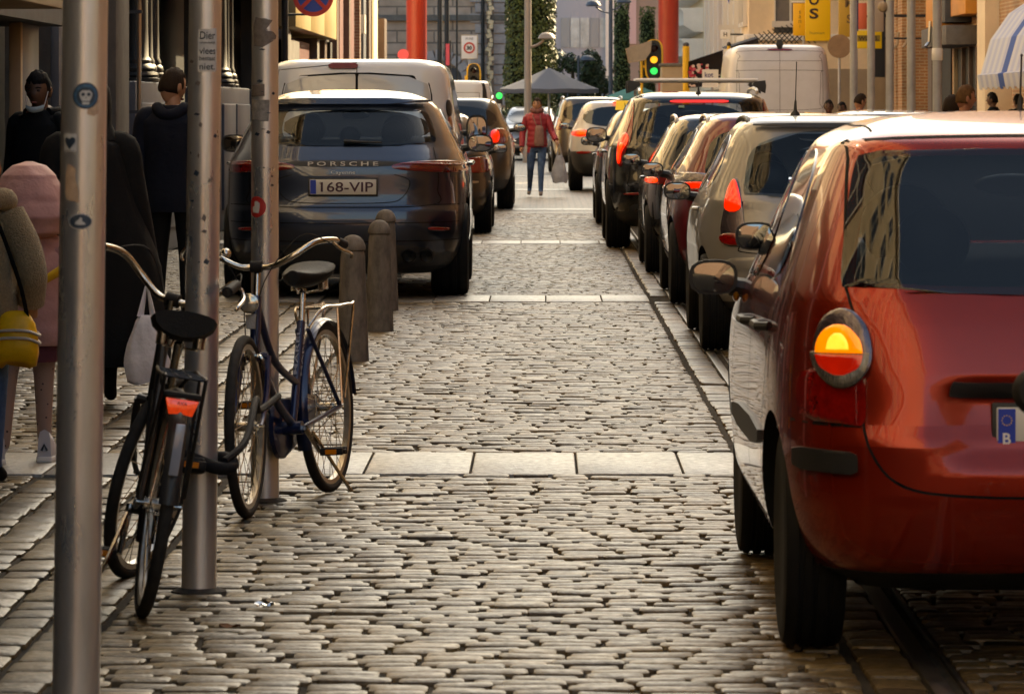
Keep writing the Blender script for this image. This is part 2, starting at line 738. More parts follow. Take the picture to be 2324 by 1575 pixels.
me.set_sharp_from_angle(angle=R(32))
at_ = me.attributes.new('tint', 'FLOAT', 'POINT')
at_.data.foreach_set('value', np.concatenate(T).astype(np.float32))
me.materials.append(M_stone)
o = bpy.data.objects.new('cobble_paving', me)
COL.objects.link(o)
o.parent = road
o['kind'] = 'stuff'

# pale stone bands across the street
for bi, yb in enumerate(BANDS):
    x = -3.95 + [0.148, 0.03, 0.2][bi]
    while x < 0.83:
        x1 = min(x + 0.438, 0.832)
        b = MB().bb(x + .004, x1 - .004, yb - BAND_H + .006, yb + BAND_H - .006, -0.05, 0.004 + g.uniform(-.002, .003))
        so = b.build('paving_slab', M_slab, road, bevel=0.006)
        so.rotation_euler = (0, g.gauss(0, .0015), 0)
        x = x1
    x = 1.11
    while x < 2.02 and yb < 20:
        MB().bb(x + .004, x + .434, yb - BAND_H, yb + BAND_H, -0.05, 0.003).build('paving_slab', M_slab, road, bevel=0.006)
        x += 0.438
for yb in (64.3, 79.8, 95.5):
    x = -1.9
    while x < 0.8:
        MB().bb(x + .004, x + .434, yb - BAND_H, yb + BAND_H, -0.02, 0.006).build('paving_slab', M_slab, road, smooth=False)
        x += 0.438
# tram rails: head, groove, check rail
for xr in (1.03, 2.08):
    b = MB()
    b.bb(xr - .025, xr + .028, 8, ZONE_END, -0.06, 0.002)
    b.bb(xr + .060, xr + .075, 8, ZONE_END, -0.06, 0.0)
    b.bb(xr + .028, xr + .060, 8, ZONE_END, -0.06, -0.032)
    tag(b.build('tram_rail', M_steel_rail, None, bevel=0.004), None, None, kind='structure')
# raised pavement on the far right with its kerb
kerb = MB().bb(3.0, 3.14, 8, 98, -0.06, 0.12).build('kerb', M_slab, smooth=False, bevel=0.012)
tag(kerb, kind='structure')
pv = MB().bb(3.142, 8.0, 8, 98, -0.06, 0.118).build('pavement', M_pave, smooth=False)
tag(pv, kind='structure')
# ================================================================== VEHICLES
M_tyre = mat('tyre_rubber', (0.006, 0.0058, 0.0056), 0.75, var=0.4, vs=14)
M_rim = mat('wheel_alloy', (0.36, 0.34, 0.32), 0.35, 1.0)
M_rimdark = mat('wheel_alloy_dark', (0.05, 0.05, 0.05), 0.4, 0.8)
M_blackpl = mat('black_plastic', (0.016, 0.016, 0.0165), 0.5, bump=0.15, bs=300)
M_under = mat('underbody', (0.006, 0.006, 0.006), 0.9)
M_glass = mat('car_glass', (0.004, 0.007, 0.011), 0.015, ior=1.62)
M_glass_side = mat('car_side_glass', (0.008, 0.009, 0.010), 0.02, ior=1.75)
M_gap = mat('panel_gap', (0.004, 0.004, 0.004), 0.8)
M_chrome = mat('chrome', (0.62, 0.60, 0.57), 0.10, 1.0)
M_satin = mat('satin_metal', (0.45, 0.44, 0.43), 0.28, 1.0)
M_mirror = mat('mirror_glass', (0.30, 0.31, 0.32), 0.03, 1.0)
M_redlens = mat('red_lens', (0.20, 0.004, 0.003), 0.08, coat=1.0, var=0.35, vs=40)
M_redlens_dk = mat('dark_red_lens', (0.16, 0.006, 0.006), 0.08, coat=1.0, var=0.4, vs=30)
M_clearlens = mat('clear_lens', (0.10, 0.08, 0.10), 0.06, 0.7, coat=1.0, var=0.4, vs=34, bump=0.3, bs=120)
M_ribbedlens = mat('ribbed_clear_lens', (0.20, 0.19, 0.17), 0.16, 0.6, coat=1.0, var=0.6, vs=60, stretch=(6, 1, 0.6), bump=0.5, bs=80)
M_lit_red = lit_mat('lit_red_lamp', (.4, .01, .004), (.45, .008, .002), (.95, .014, .002), .55)
M_lit_red_core = lit_mat('lit_red_lamp_core', (.5, .03, .01), (.8, .03, .005), (1.0, .075, .008), .60)
M_lit_amber = lit_mat('lit_amber_lamp', (.7, .2, .01), (.85, .09, .002), (1.0, .34, .01), .36, 90)
M_lit_amber_core = lit_mat('lit_amber_lamp_core', (.8, .4, .03), (1.0, .34, .008), (1.0, .72, .10), .46, 90)
M_lit_redband = lit_mat('lit_red_glow', (.3, .006, .003), (.12, .002, .001), (.55, .012, .003), .22, 90)
M_plate = mat('number_plate_white', (0.60, 0.58, 0.53), 0.35)
M_plate_red = mat('plate_dark_red', (0.10, 0.012, 0.02), 0.4)
M_blue = mat('plate_blue', (0.01, 0.04, 0.38), 0.4)
M_white = mat('white_print', (0.78, 0.76, 0.72), 0.5)
M_yellow_pl = mat('yellow_print', (0.90, 0.56, 0.015), 0.5)
M_black_print = mat('black_print', (0.012, 0.012, 0.014), 0.5)


def paint(name, col, metal=0.25, rough=0.32):
    return mat(name, col, rough, metal, coat=1.0, var=0.06, vs=900)


def chaikin(pts, k):
    for _ in range(k):
        o = []
        for i in range(len(pts)):
            a, b_ = pts[i], pts[(i + 1) % len(pts)]
            o.append((a[0] * .75 + b_[0] * .25, a[1] * .75 + b_[1] * .25))
            o.append((a[0] * .25 + b_[0] * .75, a[1] * .25 + b_[1] * .75))
        pts = o
    return pts


def poly_rows(pts, nv, sm=2):
    P = chaikin(pts, sm) if sm else list(pts)
    z0, z1 = min(p[1] for p in P), max(p[1] for p in P)
    rows = []
    for i in range(nv + 1):
        f = 0.5 - 0.5 * math.cos(math.pi * i / nv)
        z = z0 + (z1 - z0) * min(max(f, 0.002), 0.998)
        xs = []
        for k in range(len(P)):
            a, b_ = P[k], P[(k + 1) % len(P)]
            if (a[1] - z) * (b_[1] - z) <= 0 and abs(a[1] - b_[1]) > 1e-9:
                t = (z - a[1]) / (b_[1] - a[1])
                xs.append(a[0] + (b_[0] - a[0]) * t)
        if len(xs) >= 2:
            rows.append((z, min(xs), max(xs)))
    return rows


AX = {'rear': (Vector((0, 1, 0))), 'front': Vector((0, -1, 0)), 'left': Vector((1, 0, 0)), 'right': Vector((-1, 0, 0)), 'top': Vector((0, 0, -1))}


class Hull:
    """the shape of a body shell, onto which windows, lamps and seams are laid"""

    def __init__(self, slices, n=5.5, nz=64, recess=None):
        S = np.array(slices, float)
        zmin, zmax = S[0, 0], S[-1, 0]
        t = np.linspace(0, 1, nz)
        zs = zmin + (zmax - zmin) * (1 - (1 - t) ** 1.5)
        zs = np.unique(np.round(np.concatenate([zs, S[:, 0]]), 4))
        W, YR, YF = (pchip(S[:, 0], S[:, k], zs) for k in (1, 2, 3))
        per = []
        for u in np.linspace(-1, 1, 37):
            per.append((u, -1.0))
        for v in np.linspace(-1, 1, 35)[1:]:
            per.append((1.0, v))
        for u in np.linspace(1, -1, 25)[1:]:
            per.append((u, 1.0))
        for v in np.linspace(1, -1, 35)[1:-1]:
            per.append((-1.0, v))
        rings = []
        for z, w_, yr, yf in zip(zs, W, YR, YF):
            yc, hl = (yr + yf) / 2, (yf - yr) / 2
            ring = []
            for u, v in per:
                k = (abs(u) ** n + abs(v) ** n) ** (-1 / n)
                x, y = w_ * u * k, yc + hl * v * k
                if recess and v < -0.3:
                    x0, x1, z0, z1, d = recess
                    fx = min(max((min(x - x0, x1 - x)) / 0.05, 0), 1)
                    fz = min(max((min(z - z0, z1 - z)) / 0.04, 0), 1)
                    y += d * fx * fz
                ring.append(Vector((x, y, z)))
            rings.append(ring)
        self.rings = rings
        mb = MB().loft(rings)
        self.mb = mb
        self.bvh = BVHTree.FromPolygons([Vector(p) for p in mb.v], mb.f)
        self.zs = zs

    def hit(self, axis, a, b_):
        d = AX[axis]
        o = {'rear': Vector((a, -4, b_)), 'front': Vector((a, 14, b_)), 'left': Vector((-4, a, b_)), 'right': Vector((4, a, b_)), 'top': Vector((a, b_, 5))}[axis]
        loc, nrm, _, _ = self.bvh.ray_cast(o, d)
        if loc is None:
            g_ = {'rear': Vector((a, 0.2, b_)), 'front': Vector((a, 4, b_)), 'left': Vector((-.7, a, b_)), 'right': Vector((.7, a, b_)), 'top': Vector((a, b_, 1.5))}[axis]
            loc, nrm, _, _ = self.bvh.find_nearest(g_)
        if nrm.dot(d) > 0:
            nrm = -nrm
        return loc, nrm

    def patch(self, axis, poly, off=0.004, thick=0.02, nu=12, nv=12, sm=2, mirror=False, bulge=0.0):
        rows = poly_rows(poly, nv, sm)
        if mirror:
            rows = [(z, -b_, -a) for z, a, b_ in rows]
        mb = MB()
        G = []
        d = AX[axis]
        for i, (z, a, b_) in enumerate(rows):
            r_ = []
            for j in range(nu + 1):
                u = j / nu
                loc, nrm = self.hit(axis, a + (b_ - a) * u, z)
                e = off + bulge * (4 * u * (1 - u)) ** .5 * (4 * (i / nv) * (1 - i / nv)) ** .5
                r_.append(loc + nrm * e)
            G.append(r_)
        flip = axis in ('left', 'front', 'top')
        mb.grid(G, flip=flip)
        edge = G[0] + [r_[-1] for r_ in G[1:]] + G[-1][-2::-1] + [r_[0] for r_ in G[-2:0:-1]]
        n = len(edge)
        mb.add(edge + [p + d * thick for p in edge], [(i, n + i, n + (i + 1) % n, (i + 1) % n) if not flip else (i, (i + 1) % n, n + (i + 1) % n, n + i) for i in range(n)])
        return mb

    def seam(self, axis, pts, wd=0.007, off=0.0015, step=0.03, closed=False, mb=None):
        mb = mb or MB()
        P = list(pts) + ([pts[0]] if closed else [])
        if len(P) > 4:
            P = [(q.x, q.y) for q in smooth_path([(a, b_, 0) for a, b_ in P], 5)]
        D = [P[0]]
        for a, b_ in zip(P[:-1], P[1:]):
            k = max(1, int(math.hypot(b_[0] - a[0], b_[1] - a[1]) / step))
            for i in range(1, k + 1):
                D.append((a[0] + (b_[0] - a[0]) * i / k, a[1] + (b_[1] - a[1]) * i / k))
        rows = []
        for i, p in enumerate(D):
            q, r_ = D[max(i - 1, 0)], D[min(i + 1, len(D) - 1)]
            tx, tz = r_[0] - q[0], r_[1] - q[1]
            l = math.hypot(tx, tz) or 1
            nx, nz = -tz / l * wd / 2, tx / l * wd / 2
            e = []
            for s_ in (-1, 1):
                loc, nrm = self.hit(axis, p[0] + nx * s_, p[1] + nz * s_)
                e.append(loc + nrm * off)
            rows.append(e)
        mb.grid(rows)
        mb.grid(rows, flip=True)
        return mb


def mk_wheel(root, x, y, rad, wd, rimm, spokes=10, detail=True):
    s_ = 1 if x > 0 else -1
    h = wd / 2
    rr = rad * 0.68
    prof = [(rr, -h * .9), (rad * .86, -h), (rad * .955, -h * .93), (rad * .99, -h * .75)]
    for gx in (-.45, 0.0, .45):
        prof += [(rad, h * (gx - .1)), (rad - .008, h * (gx - .07)), (rad - .008, h * (gx + .07)), (rad, h * (gx + .1))]
    prof += [(rad * .99, h * .75), (rad * .955, h * .93), (rad * .86, h), (rr, h * .9)]
    ty = MB().lathe(prof, (x, y, rad), (1, 0, 0), 36).build('wheel', M_tyre, root)
    b = MB()
    o = x + s_ * h * .8
    b.lathe([(rr * .99, 0), (rr * .93, -.012), (rr * .9, -.06), (.05, -.05), (.02, -.05)], (o, y, rad), (s_, 0, 0), 30)
    for k in range(spokes):
        a = 2 * math.pi * k / spokes
        b.box((o - s_ * .018, y + math.cos(a) * rr * .52, rad + math.sin(a) * rr * .52), (.03, rr * .92, .035), (a, 0, 0))
    b.lathe([(.06, -.04), (.05, .0), (.001, .005)], (o - s_ * .02, y, rad), (s_, 0, 0), 16)
    b.build('rim', rimm, ty)
    return ty


def mk_mirror(h, root, side, y, z, w_, size=(0.115, 0.08, 0.075), body=None, out=0.13, name='wing_mirror'):
    s_ = side
    cx = s_ * (w_ + out)
    b = MB()
    rings = []
    for k in range(9):
        t = k / 8
        f = math.sin(min(t * 1.15 + .02, 1) * math.pi / 2) ** .6 if t < 1 else 1
        yy = y + size[1] * (1 - t) * 1.6
        ring = []
        for j in range(20):
            a = 2 * math.pi * j / 20
            ca, sa = math.cos(a), math.sin(a)
            k2 = (abs(ca) ** 3 + abs(sa) ** 3) ** (-1 / 3)
            ring.append((cx + size[0] * f * ca * k2, yy, z + size[2] * f * sa * k2))
        rings.append(ring)
    b.loft(rings)
    b.tube([(s_ * (w_ - .03), y + .06, z - .045), (cx - s_ * size[0] * .7, y + .05, z - .03)], [.035, .03], 8)
    o = b.build(name, body or M_blackpl, root, recalc=True)
    g_ = MB()
    ring = []
    for j in range(24):
        a = 2 * math.pi * j / 24
        ca, sa = math.cos(a), math.sin(a)
        k2 = (abs(ca) ** 3 + abs(sa) ** 3) ** (-1 / 3)
        ring.append((cx + size[0] * .86 * ca * k2, y - .004, z + size[2] * .84 * sa * k2))
    g_.add(ring + [(cx, y - .009, z)], [(j, (j + 1) % 24, 24) for j in range(24)])
    g_.build('mirror_glass', M_mirror, o)
    return o


def number_plate(root, x, y, z, txt, wd=0.52, ht=0.115, tilt=0.0, colour=None):
    p = MB().bb(x - wd / 2, x + wd / 2, y, y + .012, z - ht / 2, z + ht / 2).build('number_plate', M_plate, root, bevel=.004)
    MB().bb(x - wd / 2 - .012, x + wd / 2 + .012, y + .004, y + .02, z - ht / 2 - .014, z + ht / 2 + .012).build('plate_frame', M_blackpl, p, bevel=.004)
    MB().bb(x - wd / 2 + .004, x - wd / 2 + .05, y - .0015, y + .004, z - ht / 2 + .004, z + ht / 2 - .004).build('country_strip', M_blue, p, smooth=False)
    if txt:
        lettering(txt, (x + .032, y - .002, z), ht * .66, colour or M_plate_red, p, 'plate_lettering', width=min(.082 * len(txt) * .72, wd - .11), bold=.012)
    return p


M_seat = mat('seat_leather', (.02, .02, .022), .5)
G_tint = clear_glass('tinted_glass', (.58, .68, .78), 1.45)
G_dark = clear_glass('privacy_glass', (.30, .36, .42), 1.6)
G_screen = clear_glass('clear_windscreen', (.86, .92, .95))


def make_car(sp):
    """sp: dict of measures in metres, y = 0 at the rear bumper, x = 0 in the middle"""
    root = thing(sp['name'], sp['label'], sp['cat'], sp['loc'], sp.get('rotz', 0), sp.get('group'))
    h = Hull(sp['slices'], sp.get('n', 5.5), recess=sp.get('recess'))
    W = max(s_[1] for s_ in sp['slices'])
    R_, wd = sp.get('wheel', (0.31, 0.2))
    axles = sp['axles']
    # shell with its wheel arches cut out
    mb = h.mb
    zp = sp.get('plastic_z', 0.3)
    mb.m = []
    for f in mb.f:
        zc = sum(mb.v[i][2] for i in f) / len(f)
        mb.m.append(1 if zc < zp else 0)
    body = mb.build('body', [sp['paint'], sp.get('plastic', M_blackpl), M_under], root, angle=50)
    cut = MB()
    for s_ in (-1, 1):
        for ya in axles:
            cut.cyl((s_ * (W - wd - .06), ya, R_ + .01), (s_ * (W + .25), ya, R_ + .01), R_ + .038, None, 36)
    if sp.get('see_through'):
        rz_ = [z for _, z in sp['rear_window']]
        zc = (min(rz_) + max(rz_)) / 2
        poly = [(x * .96, zc + (z - zc) * .93) for x, z in chaikin(sp['rear_window'], 1)]
        cut.loft([[(x, -.6, z) for x, z in poly], [(x * .92, sp['see_through'], zc + .02 + (z - zc) * .84) for x, z in poly]])
    cu = cut.build('cut', [M_under], root, smooth=False, recalc=True)
    md = body.modifiers.new('b', 'BOOLEAN')
    md.operation = 'DIFFERENCE'
    md.object = cu
    md.solver = 'EXACT'
    dg = bpy.context.evaluated_depsgraph_get()
    nm = bpy.data.meshes.new_from_object(body.evaluated_get(dg))
    body.modifiers.clear()
    old = body.data
    nm.name = 'body'
    if len(nm.polygons) > 500:
        body.data = nm
        nm.set_sharp_from_angle(angle=R(45))
    bpy.data.objects.remove(cu)
    rimm = sp.get('rim', M_rim)
    for ya in axles:
        for s_ in (-1, 1):
            mk_wheel(root, s_ * (W - wd / 2 - sp.get('inset', .012)), ya, R_, wd, rimm, sp.get('spokes', 10))
    if sp.get('rear_window'):
        h.patch('rear', sp['rear_window'], sp.get('glass_off', .004), .02, 26, 14, sp.get('rw_sm', 2)).build('rear_window', sp.get('glass', M_glass), root, angle=60)
    if sp.get('seats'):
        zs, yf_, yr_ = sp['seats']
        for x, y, sc_ in ((-.37, yf_, 1.0), (.37, yf_, 1.0), (-.36, yr_, .8), (.36, yr_, .8), (0, yr_, .62)):
            MB().ell((x, y, zs + .12 * sc_), (.135 * sc_, .06, .13 * sc_), None, 18, 12).build('headrest', M_seat, root)
        MB().ell((0, yf_ + .4, zs + .24), (.12, .02, .035), None, 14, 8).build('rear_view_mirror', M_seat, root)
    if sp.get('windscreen'):
        h.patch('front', sp['windscreen'], .004, .02, 20, 12, 2).build('windscreen', sp.get('screen_glass', M_glass), root, angle=60)
    for poly in sp.get('side_windows', []):
        for sd_ in ('left', 'right'):
            h.patch(sd_, poly, .004, .015, 14, 10, 1).build('side_window', M_glass_side, root, angle=60)
    for nm_, poly, mm, off in sp.get('lamps', []):
        for mir in (False, True):
            h.patch('rear', poly, off, .03, 10, 12, 2, mir, .008).build(nm_, mm, root, angle=70)
    for nm_, axis, poly, mm, off in sp.get('patches', []):
        h.patch(axis, poly, off, .02, 12, 8, 1).build(nm_, mm, root, angle=60)
    if sp.get('seams') or sp.get('side_seams'):
        mbs = MB()
        for ax_, pts in sp.get('seams', []):
            h.seam(ax_, pts, mb=mbs)
        for pts in sp.get('side_seams', []):
            h.seam('left', pts, mb=mbs)
            h.seam('right', pts, mb=mbs)
        mbs.build('panel_gaps', M_gap, root)['kind'] = 'stuff'
    if sp.get('mirror'):
        y, z = sp['mirror'][:2]
        for s_ in (-1, 1):
            mk_mirror(h, root, s_, y, z, sp.get('mirror_w', W * .93), sp.get('mirror_size', (.092, .07, .058)), sp.get('mirror_mat'))
    if sp.get('rails'):
        y0, y1, x, z = sp['rails']
        for s_ in (-1, 1):
            pts = [(s_ * x, y0, z - .05), (s_ * x, y0 + .12, z), (s_ * x, (y0 + y1) / 2, z + .015), (s_ * x, y1 - .12, z - .005), (s_ * x, y1, z - .06)]
            MB().tube(smooth_path(pts, 4), .017, 8).build('roof_rail', sp.get('rail_mat', M_satin), root)
    if sp.get('wiper'):
        x0, x1, z0, z1 = sp['wiper']
        pts = [h.hit('rear', x0 + (x1 - x0) * t, z0 + (z1 - z0) * t) for t in (0, .25, .5, .75, 1)]
        MB().tube([p + n_ * .022 for p, n_ in pts], [.018, .014, .011, .009, .007], 6).build('rear_wiper', M_blackpl, root)
    if sp.get('antenna'):
        x, y, ln = sp['antenna']
        p, n_ = h.hit('top', x, y)
        MB().lathe([(.035, -.01), (.03, .01), (.012, .03), (.007, .09), (.0035, .1), (.003, ln), (.005, ln + .004), (.001, ln + .01)], p, (0.02, -.12, 1), 10).build('antenna', M_blackpl, root)
    for yh, zh in sp.get('handles', []):
        for sd_, s_ in (('left', -1), ('right', 1)):
            p, n_ = h.hit(sd_, yh, zh)
            MB().tube([p + Vector((0, -.09, 0)), p + Vector((s_ * .03, -.07, 0)), p + Vector((s_ * .035, .07, 0)), p + Vector((0, .09, 0))], .014, 8).build('door_handle', sp.get('handle_mat', sp['paint']), root)
    return root, h, W


def hatch(L, H, W, belt, rw=0.40, rb=0.11, tumble=0.72, yfw=0.47, zb=0.2, hood=0.80, spoil=0.09):
    """side and rear outline of an ordinary hatchback or estate as horizontal slices"""
    ht = H - spoil
    return [(zb, .80 * W, .24, L - .25), (zb + .08, .93 * W, .08, L - .06), (zb + .25, .99 * W, .0, L), (zb + .42, W, .015, L - .02),
            (hood, .985 * W, rb * .6, L - .16), (belt - .05, .965 * W, rb * .9, L - .62), (belt, .945 * W, rb, L - .98), (belt + .06, .92 * W, rb + .05, L - 1.10),
            ((belt + ht) / 2 + .03, (.93 + tumble) / 2 * W, (rb + rw) / 2 + .015, L * .5 + (L * .5 - 1.05) * .42),
            (ht, tumble * W, rw, L * yfw + .18), (ht + spoil * .55, tumble * W * .9, rw + .06, L * yfw),
            (ht + spoil * .85, tumble * W * .72, rw + .38, L * yfw - .2), (H, tumble * W * .36, rw + .9, L * yfw - .55)]


# ---------------------------------------------------------------- red hatchback in front
P_red = mat('paint_red', (0.27, 0.015, 0.003), 0.24, 0.6, coat=.85, var=.05, vs=900)
P_red.node_tree.nodes['Principled BSDF'].inputs['Coat IOR'].default_value = 1.36
L1 = 4.0
sl = [(0.20, .70, .26, 3.75), (0.27, .80, .09, 3.93), (0.36, .835, .03, 3.98), (0.48, .848, .0, 4.0), (0.60, .85, .0, 4.0), (0.66, .848, .022, 3.97),
      (0.80, .842, .05, 3.85), (0.92, .825, .085, 3.35), (0.985, .808, .115, 3.02), (1.04, .79, .15, 2.88), (1.20, .735, .265, 2.52),
      (1.36, .672, .40, 2.16), (1.405, .645, .43, 2.05), (1.44, .585, .52, 1.95), (1.47, .49, .80, 1.80), (1.485, .36, 1.08, 1.62), (1.492, .2, 1.25, 1.5)]
red, hr, W1 = make_car(dict(
    name='red_hatchback', label='red hatchback with one amber indicator lit, biggest car in the right queue', cat='car', loc=(1.475, 11.48, 0), rotz=R(0.1),
    group='cars waiting in the right queue', slices=sl, n=6.3, inset=.035, paint=P_red, wheel=(0.305, 0.172), axles=(0.66, 3.19), plastic_z=0.25, spokes=7,
    recess=(-.41, .41, .55, .775, .04),
    rear_window=[(-.66, 1.0), (.66, 1.0), (.675, 1.04), (.615, 1.37), (.57, 1.388), (-.57, 1.388), (-.615, 1.37), (-.675, 1.04)],
    side_windows=[[(0.80, 1.02), (1.62, .985), (1.66, 1.36), (1.32, 1.385), (1.0, 1.30)], [(1.72, .985), (2.62, .965), (2.70, 1.0), (2.16, 1.36), (1.76, 1.37)]],
    see_through=3.3, glass=G_dark, seats=(1.02, 1.75, .95), screen_glass=G_screen, windscreen=[(-.62, 1.04), (.62, 1.04), (.55, 1.36), (-.55, 1.36)],
    wiper=(-.02, .45, 1.03, 1.02), mirror=None, handles=[(1.72, .86), (.98, .88)], handle_mat=M_blackpl, antenna=(0.0, 1.95, .22),
    patches=[('bumper_strip', 'rear', [(-.79, .53), (-.70, .528), (-.635, .528), (-.635, .555), (-.635, .588), (-.70, .59), (-.79, .59), (-.79, .56)], M_blackpl, .012),
             ('bumper_strip', 'rear', [(.635, .528), (.70, .528), (.79, .53), (.79, .56), (.79, .59), (.70, .59), (.635, .588), (.635, .555)], M_blackpl, .012),
             ('side_strip', 'left', [(.98, .52), (2.6, .50), (2.6, .57), (.98, .60)], M_blackpl, .012),
             ('side_strip', 'right', [(.98, .52), (2.6, .50), (2.6, .57), (.98, .60)], M_blackpl, .012)],
    seams=[('rear', [(-.66, 1.02), (-.648, .97), (-.632, .90), (-.628, .70), (-.60, .58), (-.52, .50), (-.35, .475), (0, .47), (.35, .475), (.52, .50), (.60, .58), (.628, .70), (.632, .90), (.648, .97), (.66, 1.02)]),
           ('rear', [(-.80, .655), (-.63, .655)]), ('rear', [(.63, .655), (.80, .655)]),
           ('rear', [(-.665, 1.02), (-.63, 1.36), (-.58, 1.412), (0, 1.425), (.58, 1.412), (.63, 1.36), (.665, 1.02)]),
           ('top', [(-.56, .62), (-.565, 1.2), (-.55, 1.9)]), ('top', [(.56, .62), (.565, 1.2), (.55, 1.9)])],
    side_seams=[[(.80, .99), (.90, .72), (.99, .55), (1.02, .36)], [(1.70, .98), (1.68, .6), (1.70, .34)], [(2.72, .95), (2.78, .7), (2.74, .34)], [(1.0, .33), (2.75, .31)]]))
# round clear tail lamps with an amber and red bulb bowl, red reflector below
lampR = [(.618, .785), (.65, .750), (.705, .752), (.742, .80), (.742, .88), (.712, .95), (.655, .968), (.610, .93), (.594, .86), (.600, .81)]
lowR = [(.615, .655), (.66, .655), (.77, .662), (.785, .68), (.785, .74), (.775, .80), (.68, .81), (.615, .81), (.615, .73)]


def disc(cx, cz, rx, rz, a0, a1, n=14):
    return [(cx + rx * math.cos(a0 + (a1 - a0) * k / n), cz + rz * math.sin(a0 + (a1 - a0) * k / n)) for k in range(n + 1)]


for mir in (False, True):
    lit = mir
    tl = hr.patch('rear', lampR, .007, .035, 14, 14, 2, mir, .012).build('tail_lamp', M_clearlens, red, angle=70)
    hr.patch('rear', lowR, .004, .03, 10, 8, 2, mir, .006).build('lower_red_lens', M_redlens, tl, angle=70)
    hr.patch('rear', disc(.668, .845, .070, .092, math.pi, 2 * math.pi), .0215, .02, 12, 8, 0, mir, .009).build('ribbed_lens', M_ribbedlens, tl, angle=70)
    am = hr.patch('rear', disc(.668, .842, .055, .074, 0, math.pi), .028, .02, 12, 8, 0, mir, .006).build('indicator_lens', M_lit_amber if lit else mat('amber_lens', (.45, .16, .01), .1, coat=1), tl, angle=70)
    if lit:
        hr.patch('rear', disc(.668, .850, .026, .042, 0, math.pi), .0352, .02, 12, 8, 0, mir, .004).build('indicator_core', M_lit_amber_core, tl, angle=70)
    hr.patch('rear', disc(.668, .838, .055, .055, math.pi, 2 * math.pi), .028, .02, 12, 8, 0, mir, .006).build('bulb_bowl', M_lit_redband if lit else M_redlens, tl, angle=70)
hr.patch('rear', [(-.40, .738), (.40, .738), (.40, .76), (.385, .775), (-.385, .775), (-.40, .76)], .012, .04, 24, 5, 0).build('tailgate_handle', M_blackpl, red)
npl = number_plate(red, -.012, .045, .650, None)
lettering('1', (-.177, .0425, .640), .078, M_plate_red, npl, 'plate_lettering', bold=.012)
lettering('B', (-.245, .0425, .625), .030, M_white, npl, 'country_letter', bold=.02)
b = MB()
for k in range(12):
    a = math.pi * k / 6
    b.box((-.245 + .013 * math.cos(a), .0428,   .673 + .013 * math.sin(a)), (.0028, .001, .0028))
b.build('star_ring', M_yellow_pl, npl, smooth=False)
m_ = mk_mirror(hr, red, -1, 2.55, .955, .80, (.078, .06, .056), M_blackpl, out=.12)
mk_mirror(hr, red, 1, 2.55, .955, .80, (.078, .06, .056), M_blackpl, out=.12)
MB().ell((-.845, 2.60, .895), (.012, .03, .02)).build('side_repeater', mat('amber_lens', (.45, .16, .01), .1, coat=1), m_)
mk_mirror(hr, red, -1, 2.62, 1.085, .71, (.066, .045, .046), M_blackpl, out=.07, name='blind_spot_mirror')

